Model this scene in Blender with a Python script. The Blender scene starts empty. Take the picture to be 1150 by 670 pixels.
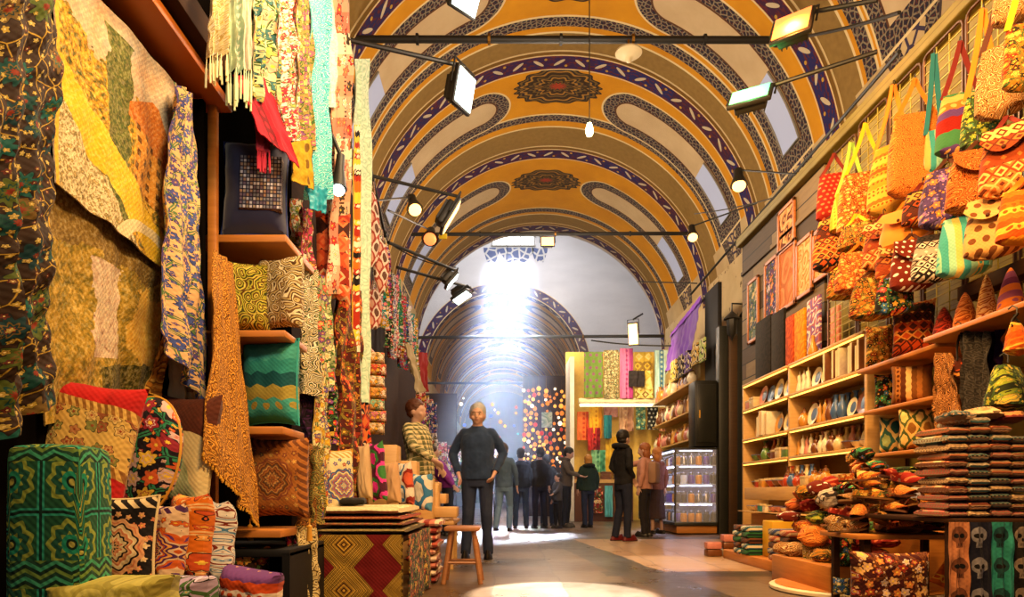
import bpy, bmesh, math, random
from mathutils import Vector, Matrix, Euler, noise as mnoise
PI = math.pi
random.seed(7)
C = bpy.context.scene.collection
F, VX, HY, CH = 800.0, 565.0, 555.0, 0.72

def P(px, py, Y):
    return Vector(((px - VX) / F * Y, Y, CH + (HY - py) / F * Y))
def W(px, py, X):
    Y = F * X / (px - VX)
    return P(px, py, Y)
def hx(s):
    s = s.lstrip('#')
    out = []
    for i in (0, 2, 4):
        c = int(s[i:i + 2], 16) / 255
        out.append(c / 12.92 if c <= .04045 else ((c + .055) / 1.055) ** 2.4)
    return (out[0], out[1], out[2], 1.0)

# ---------- shader expressions ----------
class N:
    __slots__ = ('m', 's')
    def __init__(self, m, s): self.m, self.s = m, s
    def __add__(a, b): return a.m.f('ADD', a, b)
    __radd__ = __add__
    def __sub__(a, b): return a.m.f('SUBTRACT', a, b)
    def __rsub__(a, b): return a.m.f('SUBTRACT', b, a)
    def __mul__(a, b): return a.m.f('MULTIPLY', a, b)
    __rmul__ = __mul__
    def __truediv__(a, b): return a.m.f('DIVIDE', a, b)
    def __lt__(a, b): return a.m.f('LESS_THAN', a, b)
    def __gt__(a, b): return a.m.f('GREATER_THAN', a, b)

class Mt:
    def __init__(self, name):
        self.mat = bpy.data.materials.new(name)
        self.mat.use_nodes = True
        self.t = self.mat.node_tree
        self.t.nodes.clear()
        self.n = self.t.nodes
    def link(self, v, inp):
        if isinstance(v, N): self.t.links.new(v.s, inp)
        else: inp.default_value = v
    def f(self, op, a, b=None, c=None):
        nd = self.n.new('ShaderNodeMath'); nd.operation = op
        self.link(a, nd.inputs[0])
        if b is not None: self.link(b, nd.inputs[1])
        if c is not None: self.link(c, nd.inputs[2])
        return N(self, nd.outputs[0])
    def abs(self, a): return self.f('ABSOLUTE', a)
    def fr(self, a): return self.f('FRACT', a)
    def fl(self, a): return self.f('FLOOR', a)
    def sin(self, a): return self.f('SINE', a)
    def cos(self, a): return self.f('COSINE', a)
    def mx(self, a, b): return self.f('MAXIMUM', a, b)
    def mn(self, a, b): return self.f('MINIMUM', a, b)
    def sqrt(self, a): return self.f('SQRT', a)
    def atan2(self, a, b): return self.f('ARCTAN2', a, b)
    def band(self, a, lo, hi): return self.f('GREATER_THAN', a, lo) * self.f('LESS_THAN', a, hi)
    def hyp(self, a, b): return self.sqrt(a * a + b * b)
    def xyz(self, v):
        nd = self.n.new('ShaderNodeSeparateXYZ'); self.link(v, nd.inputs[0])
        return [N(self, o) for o in nd.outputs]
    def vec(self, x, y, z=0.0):
        nd = self.n.new('ShaderNodeCombineXYZ')
        self.link(x, nd.inputs[0]); self.link(y, nd.inputs[1]); self.link(z, nd.inputs[2])
        return N(self, nd.outputs[0])
    def coord(self, kind='UV'):
        nd = self.n.new('ShaderNodeTexCoord')
        return N(self, nd.outputs[kind])
    def vscale(self, v, s, off=(0, 0, 0)):
        nd = self.n.new('ShaderNodeMapping')
        self.link(v, nd.inputs[0])
        nd.inputs['Scale'].default_value = s if hasattr(s, '__len__') else (s, s, s)
        nd.inputs['Location'].default_value = off
        return N(self, nd.outputs[0])
    def noise(self, v, scale=5, detail=3, rough=.5, dist=0, out=0):
        nd = self.n.new('ShaderNodeTexNoise'); self.link(v, nd.inputs['Vector'])
        nd.inputs['Scale'].default_value = scale; nd.inputs['Detail'].default_value = detail
        nd.inputs['Roughness'].default_value = rough; nd.inputs['Distortion'].default_value = dist
        return N(self, nd.outputs[out])
    def wobble(self, v, scale, amt):
        nz = self.noise(v, scale, 2, out=1)
        nd = self.n.new('ShaderNodeVectorMath'); nd.operation = 'MULTIPLY_ADD'
        self.link(nz, nd.inputs[0]); nd.inputs[1].default_value = (amt,) * 3
        self.link(v, nd.inputs[2])
        return N(self, nd.outputs[0])
    def voro(self, v, scale=5, feature='F1', rnd=1.0):
        nd = self.n.new('ShaderNodeTexVoronoi'); nd.feature = feature
        nd.voronoi_dimensions = '2D'
        self.link(v, nd.inputs['Vector'])
        nd.inputs['Scale'].default_value = scale; nd.inputs['Randomness'].default_value = rnd
        if feature == 'DISTANCE_TO_EDGE': return N(self, nd.outputs['Distance'])
        return N(self, nd.outputs['Distance']), N(self, nd.outputs['Color']), N(self, nd.outputs['Position'])
    def wn(self, x, y=0.0, z=0.0):
        nd = self.n.new('ShaderNodeTexWhiteNoise'); nd.noise_dimensions = '3D'
        self.link(self.vec(x, y, z), nd.inputs['Vector'])
        return N(self, nd.outputs['Value'])
    def mix(self, f, a, b):
        nd = self.n.new('ShaderNodeMix'); nd.data_type = 'RGBA'
        self.link(f, nd.inputs[0]); self.link(a, nd.inputs[6]); self.link(b, nd.inputs[7])
        return N(self, nd.outputs[2])
    def mul(self, a, b, f=1.0):
        nd = self.n.new('ShaderNodeMix'); nd.data_type = 'RGBA'; nd.blend_type = 'MULTIPLY'
        self.link(f, nd.inputs[0]); self.link(a, nd.inputs[6]); self.link(b, nd.inputs[7])
        return N(self, nd.outputs[2])
    def pick(self, v, cols, soft=False):
        nd = self.n.new('ShaderNodeValToRGB'); cr = nd.color_ramp
        cr.interpolation = 'LINEAR' if soft else 'CONSTANT'
        n = len(cols)
        while len(cr.elements) > 1: cr.elements.remove(cr.elements[-1])
        cr.elements[0].position = 0; cr.elements[0].color = cols[0]
        for i in range(1, n):
            e = cr.elements.new(i / (n - 1) if soft else i / n); e.color = cols[i]
        self.link(v, nd.inputs[0])
        return N(self, nd.outputs[0])
    def out(self, col, rough=.8, metal=0.0, bump=None, bs=.3, bd=.01, emit=None, es=0.0, spec=.3, alpha=None, sheen=0.0, trans=0.0):
        b = self.n.new('ShaderNodeBsdfPrincipled'); o = self.n.new('ShaderNodeOutputMaterial')
        self.link(col, b.inputs['Base Color']); self.link(rough, b.inputs['Roughness'])
        b.inputs['Metallic'].default_value = metal
        b.inputs['Specular IOR Level'].default_value = spec
        b.inputs['Sheen Weight'].default_value = sheen
        b.inputs['Transmission Weight'].default_value = trans
        if alpha is not None: b.inputs['Alpha'].default_value = alpha
        if emit is not None:
            self.link(emit, b.inputs['Emission Color']); b.inputs['Emission Strength'].default_value = es
        if bump is not None:
            bn = self.n.new('ShaderNodeBump'); bn.inputs['Strength'].default_value = bs
            bn.inputs['Distance'].default_value = bd
            self.link(bump, bn.inputs['Height']); self.t.links.new(bn.outputs[0], b.inputs['Normal'])
        self.t.links.new(b.outputs[0], o.inputs[0])
        return self.mat

# ---------- objects ----------
def link(o, parent=None):
    C.objects.link(o)
    if parent is not None: o.parent = parent
    return o
def tag(o, label=None, cat=None, group=None, kind=None):
    if label: o['label'] = label
    if cat: o['category'] = cat
    if group: o['group'] = group
    if kind: o['kind'] = kind
    return o
def thing(name, label, cat, loc=(0, 0, 0), rz=0, group=None):
    o = bpy.data.objects.new(name, None); link(o)
    o.location = loc; o.rotation_euler = (0, 0, rz)
    o.empty_display_size = .05
    return tag(o, label, cat, group)
def part(o, parent):
    """parent o keeping its world placement (parent only has loc and z rotation)"""
    o.parent = parent
    o.matrix_parent_inverse = (Matrix.Translation(parent.location) @ parent.rotation_euler.to_matrix().to_4x4()).inverted()
    return o
def copy_tree(o, parent=None):
    c = o.copy(); C.objects.link(c); c.parent = parent
    for ch in o.children: copy_tree(ch, c)
    return c
def lerp(a, b, t): return a + (b - a) * t

class MB:
    def __init__(self): self.v, self.f, self.uv, self.mi = [], [], [], []
    def add(self, vs, fs, uvs=None, mi=0):
        b = len(self.v); self.v += [Vector(p) for p in vs]
        for i, f in enumerate(fs):
            self.f.append(tuple(b + k for k in f)); self.mi.append(mi)
            self.uv.append([tuple(uvs[k]) for k in f] if uvs else None)
        return self
    def box(self, lo, hi, mi=0, M=None, bev=0.0):
        lo, hi = Vector(lo), Vector(hi)
        if bev <= 0:
            vs = [Vector(((lo, hi)[x].x, (lo, hi)[y].y, (lo, hi)[z].z)) for x in (0, 1) for y in (0, 1) for z in (0, 1)]
            fs = [(0, 1, 3, 2), (4, 6, 7, 5), (0, 4, 5, 1), (2, 3, 7, 6), (0, 2, 6, 4), (1, 5, 7, 3)]
        else:
            bm = bmesh.new()
            bmesh.ops.create_cube(bm, size=1, matrix=Matrix.Translation((lo + hi) / 2) @ Matrix.Diagonal((*(hi - lo), 1)))
            bmesh.ops.bevel(bm, geom=bm.edges[:], offset=min(bev, min(hi - lo) * .45), segments=2, affect='EDGES', profile=.5)
            bm.verts.index_update()
            vs = [v.co.copy() for v in bm.verts]; fs = [tuple(v.index for v in f.verts) for f in bm.faces]
            bm.free()
        if M is not None: vs = [M @ p for p in vs]
        self.add(vs, fs, None, mi); return self
    def grid(self, fn, nu, nv, mi=0, closeu=False, uvs=(1, 1), flip=False):
        vs, uv = [], []
        for j in range(nv + 1):
            for i in range(nu + 1):
                u, v = i / nu, j / nv
                vs.append(fn(u, v)); uv.append((u * uvs[0], v * uvs[1]))
        fs = []
        for j in range(nv):
            for i in range(nu):
                a = j * (nu + 1) + i
                q = (a, a + 1, a + nu + 2, a + nu + 1)
                fs.append(q[::-1] if flip else q)
        self.add(vs, fs, uv, mi); return self
    def tube(self, pts, r, n=8, mi=0, cap=True):
        pts = [Vector(p) for p in pts]
        rs = r if hasattr(r, '__len__') else [r] * len(pts)
        vs, uv = [], []
        prev = None
        L = 0
        for i, p in enumerate(pts):
            d = (pts[min(i + 1, len(pts) - 1)] - pts[max(i - 1, 0)])
            if d.length < 1e-9: d = Vector((0, 0, 1))
            d.normalize()
            if prev is None:
                a = d.cross(Vector((0, 0, 1)))
                if a.length < .05: a = d.cross(Vector((1, 0, 0)))
            else: a = prev - d * prev.dot(d)
            a.normalize(); prev = a; b = d.cross(a)
            if i: L += (p - pts[i - 1]).length
            for k in range(n):
                t = 2 * PI * k / n
                vs.append(p + (a * math.cos(t) + b * math.sin(t)) * rs[i]); uv.append((k / n, L))
        fs = []
        for i in range(len(pts) - 1):
            for k in range(n):
                k2 = (k + 1) % n
                fs.append((i * n + k, i * n + k2, (i + 1) * n + k2, (i + 1) * n + k))
        if cap:
            fs.append(tuple(range(n))[::-1]); fs.append(tuple((len(pts) - 1) * n + k for k in range(n)))
        self.add(vs, fs, uv, mi); return self
    def lathe(self, prof, c=(0, 0, 0), n=20, mi=0, M=None):
        c = Vector(c)
        vs, uv = [], []
        for j, (r, z) in enumerate(prof):
            for k in range(n):
                t = 2 * PI * k / n
                vs.append(c + Vector((r * math.cos(t), r * math.sin(t), z))); uv.append((k / n, z))
        if M is not None: vs = [M @ p for p in vs]
        fs = []
        for j in range(len(prof) - 1):
            for k in range(n):
                k2 = (k + 1) % n
                fs.append((j * n + k, j * n + k2, (j + 1) * n + k2, (j + 1) * n + k))
        fs.append(tuple(range(n))[::-1]); fs.append(tuple((len(prof) - 1) * n + k for k in range(n)))
        self.add(vs, fs, uv, mi); return self
    def ell(self, c, r, n=12, m=8, mi=0, M=None):
        c = Vector(c); r = r if hasattr(r, '__len__') else (r, r, r)
        def fn(u, v):
            t, f = 2 * PI * u, PI * (v - .5)
            p = Vector((r[0] * math.cos(f) * math.cos(t), r[1] * math.cos(f) * math.sin(t), r[2] * math.sin(f))) + c
            return M @ p if M is not None else p
        self.grid(fn, n, m, mi); return self
    def loft(self, rings, n=16, mi=0):
        """rings: (cx, cy, z, rx, ry)"""
        vs = []
        for cx, cy, z, rx, ry in rings:
            for k in range(n):
                t = 2 * PI * k / n
                vs.append(Vector((cx + rx * math.cos(t), cy + ry * math.sin(t), z)))
        fs = []
        for j in range(len(rings) - 1):
            for k in range(n):
                k2 = (k + 1) % n
                fs.append((j * n + k, j * n + k2, (j + 1) * n + k2, (j + 1) * n + k))
        fs.append(tuple(range(n))[::-1]); fs.append(tuple((len(rings) - 1) * n + k for k in range(n)))
        self.add(vs, fs, None, mi); return self
    def mesh(self, name, mats, origin=(0, 0, 0), smooth=True, weld=True):
        o = Vector(origin)
        me = bpy.data.meshes.new(name)
        me.from_pydata([p - o for p in self.v], [], self.f)
        uvl = me.uv_layers.new(name='UVMap')
        for p, u in zip(me.polygons, self.uv):
            if u is None:
                nr = p.normal; ax = max(range(3), key=lambda i: abs(nr[i])); q = [i for i in range(3) if i != ax]
                for li, vi in zip(p.loop_indices, p.vertices):
                    co = me.vertices[vi].co; uvl.data[li].uv = (co[q[0]], co[q[1]])
            else:
                for li, t in zip(p.loop_indices, u): uvl.data[li].uv = t
        for m in (mats if isinstance(mats, (list, tuple)) else [mats]): me.materials.append(m)
        for p, i in zip(me.polygons, self.mi): p.material_index = i
        if weld:
            bm = bmesh.new(); bm.from_mesh(me)
            bmesh.ops.remove_doubles(bm, verts=bm.verts, dist=1e-5)
            bm.to_mesh(me); bm.free()
        if smooth:
            for p in me.polygons: p.use_smooth = True
            me.set_sharp_from_angle(angle=math.radians(42))
        me.update()
        return me
    def build(self, name, mats, parent=None, origin=(0, 0, 0), smooth=True, weld=True):
        me = self.mesh(name, mats, origin, smooth, weld)
        o = bpy.data.objects.new(name, me); link(o)
        o.location = origin
        if parent is not None: part(o, parent)
        return o
def solid(o, t, off=0):
    m = o.modifiers.new('thick', 'SOLIDIFY'); m.thickness = t; m.offset = off
    return o
# ---------- materials ----------
def weave(M, p, s=300):
    x, y, z = M.xyz(p)
    return M.sin(x * s) * M.sin(y * s)
def plain(name, col, rough=.7, metal=0.0, spec=.3, var=.25, scale=8, **k):
    M = Mt(name); p = M.coord('Object')
    n = M.noise(p, scale, 4)
    c = hx(col) if isinstance(col, str) else col
    dk = tuple(v * (1 - var) for v in c[:3]) + (1,)
    lt = tuple(min(1, v * (1 + var * .6)) for v in c[:3]) + (1,)
    return M.out(M.mix(n, dk, lt), rough, metal, bump=n, bs=.15, bd=.01, spec=spec, **k)
def glow(name, col, s):
    M = Mt(name); return M.out(hx(col), .5, emit=hx(col), es=s)
def wood(name, col, dark, scale=1.0, rough=.45, spec=.4):
    M = Mt(name); p = M.coord('Object')
    q = M.vscale(p, (3 * scale, 3 * scale, 40 * scale))
    n = M.noise(M.wobble(q, 2, .5), 1.2, 4); n2 = M.noise(p, 3, 2)
    c = M.mix(n, hx(dark), hx(col)); c = M.mul(c, M.mix(n2, (.75, .72, .7, 1), (1, 1, 1, 1)))
    return M.out(c, rough, bump=n, bs=.1, bd=.005, spec=spec)
# coordinates: UV in metres for cloth, or Object
def _p(M, co, seed):
    v = M.coord('UV' if co == 'uv' else 'Object')
    if co != 'uv':
        x, y, z = M.xyz(v)
        v = M.vec(x + y * .8, z + y * .35)
    return M.vscale(v, 1, (seed * 1.37, seed * 2.11, 0))
def _fin(M, c, p, rough=.85, bs=.35, sheen=.04, spec=.15, bs_s=260):
    n = M.noise(p, 14, 3)
    c = M.mul(c, M.mix(n, (.72, .7, .68, 1), (1, 1, 1, 1)))
    return M.out(c, rough, bump=n + weave(M, p, bs_s) * .25, bs=bs, bd=.006, spec=spec, sheen=sheen)
def H(l): return [hx(c) for c in l]
def flower_layer(M, p, base, cols, scale, petals=5, size=.34, centre='#e8c040', seed=0, rnd=.75):
    p = M.vscale(p, 1, (seed * .37, seed * .71, 0))
    d, c, pos = M.voro(p, scale, rnd=rnd)
    px, py, _ = M.xyz(p); qx, qy, _ = M.xyz(pos)
    dx, dy = (px - qx) * scale, (py - qy) * scale
    r = M.hyp(dx, dy); a = M.atan2(dy, dx)
    cr, cg, cb = M.xyz(c)
    rad = (M.cos(a * petals + cr * 6.28) * .22 + 1.0) * (cg * .35 + .8) * size
    rr = r / rad
    out = M.mix(rr < 1.12, base, hx('#1c1410'))
    out = M.mix(rr < 1.0, out, M.pick(cb, H(cols)))
    out = M.mix(M.band(rr, .42, .55), out, M.pick(M.fr(cb * 3.7 + .3), H(cols)))
    out = M.mix(rr < .25, out, hx(centre))
    return out
def floral(name, bg, cols, scale=10, vine='#3c5a28', petals=5, size=.34, centre='#e8c040', co='uv', seed=0, **k):
    scale *= 1.35; M = Mt(name); p = _p(M, co, seed); w = M.wobble(p, scale * .6, .5 / scale)
    base = hx(bg)
    e = M.voro(w, scale * .8, 'DISTANCE_TO_EDGE')
    base = M.mix(M.band(e, .02, .09), base, hx(vine))
    lf = M.noise(w, scale * 2.4, 1)
    base = M.mix((lf > .62) * (e < .2), base, hx(vine))
    base = flower_layer(M, w, base, cols, scale * 1.9, 4, .2, centre, 3)
    return _fin(M, flower_layer(M, w, base, cols, scale, petals, size, centre), p, **k)
def scroll(name, cols, scale=8, co='uv', seed=0, **k):
    scale *= 1.35; M = Mt(name); p = _p(M, co, seed); w = M.wobble(p, scale * .7, 1.3 / scale)
    e, c, pos = M.voro(w, scale)
    v = M.fr(e * 2.6 + M.noise(w, scale * .5, 2) * .8)
    base = M.pick(v, H(cols))
    return _fin(M, base, p, **k)
def kilim(name, cols, scale=6, co='uv', seed=0, rows=2, **k):
    M = Mt(name); p = _p(M, co, seed); x, y, _ = M.xyz(p)
    x, y = x * scale, y * scale
    row = M.fl(y); d = M.abs(M.fr(x + .5 * M.wn(row, 3.0)) - .5) + M.abs(M.fr(y) - .5)
    st = M.fl(d * 5) + row * 3 + M.fl(x * .5) * 0
    base = M.pick(M.wn(st, row * .5, 1.5), H(cols))
    zz = M.abs(M.fr(x * 2) - .5) * .5 + M.fr(y)
    base = M.mix(M.band(zz, .02, .12), base, hx(cols[0]))
    return _fin(M, base, p, **k)
def stripes(name, cols, scale=20, axis=0, zig=0.0, co='uv', seed=0, **k):
    M = Mt(name); p = _p(M, co, seed); x, y, _ = M.xyz(p)
    if axis: x, y = y, x
    t = x * scale + M.abs(M.fr(y * scale * .8) - .5) * zig
    base = M.pick(M.wn(M.fl(t), 1.0 + seed), H(cols))
    d = M.hyp(M.fr(t) - .5, M.fr(y * scale) - .5)
    base = M.mix((d < .28) * (M.wn(M.fl(t), 9.0) > .55), base, hx(cols[-1]))
    return _fin(M, base, p, **k)
def ikat(name, cols, scale=5, asp=1.6, co='uv', seed=0, **k):
    M = Mt(name); p = _p(M, co, seed); w = M.wobble(p, 20, .02); x, y, _ = M.xyz(w)
    t = (M.cos(x * scale * 6.283) + M.cos(y * scale * 6.283 / asp)) * .25 + .5
    t = t + M.sin(M.atan2(M.fr(y * scale / asp) - .5, M.fr(x * scale) - .5) * 6) * .03
    return _fin(M, M.pick(t, H(cols)), p, **k)
def dots(name, bg, dot, scale=20, co='uv', seed=0, r=.25, **k):
    M = Mt(name); p = _p(M, co, seed); x, y, _ = M.xyz(p); x, y = x * scale, y * scale
    x = x + M.fl(y) * .5
    d = M.hyp(M.fr(x) - .5, M.fr(y) - .5)
    return _fin(M, M.mix(d < r, hx(bg), hx(dot)), p, **k)
def medallion(name, bg, ring, cols, w=.5, h=.5, co='uv', **k):
    """one rosette in the middle of a w x h cloth, floral field round it, striped border"""
    M = Mt(name); p = M.coord('UV'); x, y, _ = M.xyz(p)
    dx, dy = x - w / 2, y - h / 2; r = M.hyp(dx, dy) / (min(w, h) / 2); a = M.atan2(dy, dx)
    base = flower_layer(M, p, hx(bg), cols, 9 / max(w, h), 5, .25)
    rr = r + M.cos(a * 12) * .03
    t = M.pick(M.fr(rr * 4.3 + M.cos(a * 8) * .12), H([ring, bg] + list(cols)))
    base = M.mix(rr < .66, base, t)
    base = M.mix(M.band(rr, .62, .68), base, hx(cols[0]))
    ed = M.mn(M.mn(x, w - x), M.mn(y, h - y)) / min(w, h)
    base = M.mix(ed < .09, base, M.mix(M.fr((x + y) * 24) < .5, hx(ring), hx(bg)))
    return _fin(M, base, p, **k)
# ================= CLOTH, CUSHIONS, BAGS =================
def cloth_mesh(TL, TR, BR, BL, folds=4, amp=.02, nu=48, nv=40, top=.3, seed=0, hem=0.0, ruche=0.0, gather=0.0, thick=.006):
    TL, TR, BR, BL = map(Vector, (TL, TR, BR, BL))
    nrm = (TR - TL).cross(BL - TL); nrm = nrm.normalized() if nrm.length > 1e-9 else Vector((0, -1, 0))
    w = ((TR - TL).length + (BR - BL).length) / 2; h = ((BL - TL).length + (BR - TR).length) / 2
    def fn(u, v, off=0.0):
        g = gather * (1 - v) ** 2
        uu = u
        a, b = TL.lerp(TR, uu), BL.lerp(BR, uu)
        p = a.lerp(b, v)
        if gather:
            mid = TL.lerp(TR, .5).lerp(BL.lerp(BR, .5), v); p = p.lerp(mid, g)
        ph = 2 * PI * (folds * u + .35 * mnoise.noise(Vector((u * 3 + seed, v * 1.5, seed))))
        k = amp * (top + (1 - top) * v)
        d = k * math.sin(ph) + k * .5 * math.sin(ph * 2.3 + seed) + amp * 1.2 * mnoise.noise(Vector((u * 5, v * 6, seed * 3.1)))
        if ruche: d += ruche * math.sin(v * h * 60 + 2 * mnoise.noise(Vector((u * 4, v * 9, seed)))) 
        p = p + nrm * (d + off)
        if hem: p = p + (BL - TL).normalized() * (hem * v * v * math.sin(2 * PI * (folds * .5 * u + seed)))
        return p
    mb = MB()
    mb.grid(lambda u, v: fn(u, v, thick / 2), nu, nv, uvs=(w, -h))
    mb.grid(lambda u, v: fn(u, v, -thick / 2), nu, nv, uvs=(w, -h), flip=True)
    def edge(f, n): mb.grid(f, n, 1, uvs=(w, .01))
    edge(lambda u, v: fn(u, 1, thick * (.5 - v)), nu); edge(lambda u, v: fn(u, 0, thick * (v - .5)), nu)
    edge(lambda u, v: fn(0, u, thick * (.5 - v)), nv); edge(lambda u, v: fn(1, u, thick * (v - .5)), nv)
    mb.fn = fn
    return mb
def hang(name, label, cat, mat, q, group=None, fringe=None, fl=.08, fn_=24, parent=None, **k):
    """q = four (px, py, Y) corners: top left, top right, bottom right, bottom left"""
    pts = [P(*c) if not isinstance(c, Vector) else c for c in q]
    mb = cloth_mesh(*pts, **k)
    org = (pts[2] + pts[3]) / 2 if parent is None else Vector((0, 0, 0))
    o = mb.build(name, mat, parent, origin=org if parent is None else (0, 0, 0), weld=False)
    if label: tag(o, label, cat, group)
    if fringe is not None:
        fb = MB()
        for i in range(fn_):
            u = (i + .5) / fn_; a = mb.fn(u, 1)
            b = a + Vector((random.uniform(-.006, .006), random.uniform(-.006, .006), -fl * random.uniform(.8, 1.1)))
            fb.tube([a, a.lerp(b, .3), a.lerp(b, .35), b], [.002, .0035, .006, .005], 5)
        f = fb.build('fringe', fringe, None, weld=False)
        f.parent = o; f.matrix_parent_inverse = Matrix.Translation(-org)
    return o
def pillow_mb(w, h, t, seed=0, rnd=False, wr=.012, n=22):
    mb = MB()
    def half(sgn):
        def fn(a, b):
            u, v = a * 2 - 1, b * 2 - 1
            if rnd:   # square to disc
                x = u * math.sqrt(max(0, 1 - v * v / 2)); z = v * math.sqrt(max(0, 1 - u * u / 2))
                r2 = min(1, x * x + z * z); th = math.sqrt(1 - r2) ** .8
                X, Z = x * w / 2, z * h / 2
            else:
                X = w / 2 * u * (1 - .09 * (1 - v * v) * abs(u)); Z = h / 2 * v * (1 - .09 * (1 - u * u) * abs(v))
                th = ((1 - u ** 4) * (1 - v ** 4)) ** .45 if abs(u) < 1 and abs(v) < 1 else 0
            wv = wr * (mnoise.noise(Vector((u * 2.2, v * 2.2, seed + sgn))) + .5 * mnoise.noise(Vector((u * 5, v * 5, seed + 4 * sgn)))) * (th > .01)
            return Vector((X, sgn * (t / 2 * th + wv * min(1, th * 2)), Z + h / 2))
        return fn
    mb.grid(half(-1), n, n, uvs=(w, h)); mb.grid(half(1), n, n, uvs=(w, h), flip=True)
    return mb
def edge_tube(w, h, rnd, r=.006):
    pts = []
    n = 40
    for i in range(n + 1):
        t = i / n * 4
        if rnd: a = 2 * PI * i / n; pts.append((w / 2 * math.cos(a), 0, h / 2 + h / 2 * math.sin(a))); continue
        s = int(t) % 4; k = (t - int(t)) * 2 - 1
        b = 1 - .09 * (1 - k * k)
        x, z = [(k, -b), (b, k), (-k, b), (-b, -k)][s]
        pts.append((w / 2 * x, 0, h / 2 * z + h / 2))
    return MB().tube(pts, r, 6, cap=False)
def cushion(label, mat, px, pyb, Y, w, h, t=.14, yaw=0, lean=0, roll=0, rnd=False, piping=None, group=None, name='cushion', back=None, tassels=None, seed=None, patch=None, loop=False):
    """stands with its lower edge at pixel (px, pyb), depth Y"""
    loc = P(px, pyb, Y) if px is not None else pyb
    seed = random.random() * 50 if seed is None else seed
    root = thing(name, label, 'cushion', loc, 0, group)
    R = Euler((math.radians(lean), math.radians(roll), math.radians(yaw)), 'XYZ')
    R = Matrix.Rotation(math.radians(yaw), 4, 'Z') @ Matrix.Rotation(math.radians(lean), 4, 'X') @ Matrix.Rotation(math.radians(roll), 4, 'Y')
    def put(mb, nm, m):
        o = bpy.data.objects.new(nm, mb.mesh(nm, m, weld=(nm != 'cover'))); link(o, root); o.matrix_local = R; return o
    mbp = pillow_mb(w, h, t, seed, rnd)
    put(mbp, 'cover', mat)
    if piping: put(edge_tube(w, h, rnd), 'piping', piping)
    if patch:
        pm, x0, z0, x1, z1 = patch
        mb = MB(); mb.grid(lambda u, v: Vector((lerp(x0, x1, u), -t / 2 - .012, lerp(z0, z1, v))), 4, 4, uvs=(x1 - x0, z1 - z0))
        mb.grid(lambda u, v: Vector((lerp(x0, x1, u), -t / 2 * .6, lerp(z0, z1, v))), 1, 1, flip=True)
        for a, b in (((x0, z0), (x1, z0)), ((x1, z0), (x1, z1)), ((x1, z1), (x0, z1)), ((x0, z1), (x0, z0))):
            mb.grid(lambda u, v: Vector((lerp(a[0], b[0], u), -t / 2 * .6 - (t / 2 * .4 + .012) * v, lerp(a[1], b[1], u))), 1, 1)
        put(mb, 'embroidered_panel', pm)
    if loop: put(MB().tube([(-.03, 0, h * .97), (-.015, 0, h + .1), (.015, 0, h + .1), (.03, 0, h * .97)], .006, 6), 'hanging_loop', mat)
    if tassels:
        for sx in (-1, 1):
            tb = MB(); c = Vector((sx * w / 2, 0, 0))
            tb.tube([c, c + Vector((0, 0, -.03))], .004, 6); tb.lathe([(.003, 0), (.014, -.01), (.012, -.03), (.018, -.09), (.004, -.092)], c + Vector((0, 0, -.03)), 10)
            put(tb, 'tassel', tassels)
    return root
def fold_mb(w, d, h, layers=2, seed=0):
    """folded cloth: soft stacked layers with rounded noses at the front; centred in x, front at y=0, base z=0"""
    mb = MB(); lh = h / layers
    for L in range(layers):
        def fn(u, v, L=L):
            x = w * (u - .5)
            prof = v * 2 * PI
            # superellipse in y-z
            cy, cz = math.cos(prof), math.sin(prof)
            e = .45
            yy = (abs(cy) ** e) * (1 if cy > 0 else -1); zz = (abs(cz) ** (e * 1.5)) * (1 if cz > 0 else -1)
            n1 = mnoise.noise(Vector((u * 4 + seed, L * 2.7, cy))) * .18
            s = 1 if 0.001 < u < .999 else .55
            return Vector((x + .02 * w * mnoise.noise(Vector((L, seed, cz))), d / 2 - yy * d / 2 * (1 + .04 * n1), lh * (L + .5) + zz * lh / 2 * .98 * s + n1 * lh * .5))
        mb.grid(fn, 10, 18, uvs=(w, d * 2))
        for u in (0, 1):
            vs = [fn(u, k / 18) for k in range(18)]
            mb.add(vs, [tuple(range(18)) if u == 0 else tuple(range(18))[::-1]])
    return mb
def bag_mb(w, h, t, seed=0, sag=.15):
    mb = MB()
    def fn(a, b):
        th = 2 * PI * a; v = b
        wid = (.72 + .28 * math.sin(min(1, v * 1.25) * PI / 2)) if sag > 0 else 1
        k = min(1, (1 - v) * 9) ** .5 if v > .89 else 1.0
        cx, cy = math.cos(th), math.sin(th); e = .7
        x = w / 2 * wid * k * (abs(cx) ** e) * (1 if cx > 0 else -1)
        thick = t / 2 * (.25 + .75 * math.sin(min(1.0, v * 1.15) * PI * .5)) * (k if v > .89 else 1)
        y = thick * (abs(cy) ** .9) * (1 if cy > 0 else -1)
        n = mnoise.noise(Vector((cx * 1.5, v * 3, seed))) + .5 * mnoise.noise(Vector((cx * 4, v * 5, seed)))
        return Vector((x * (1 + .05 * n), y + .015 * n, -v * h + .01 * n))
    mb.grid(fn, 28, 16, uvs=(w * 2.2, -h))
    mb.add([fn(i / 28, 0) for i in range(28)], [tuple(range(28))])
    return mb
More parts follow.
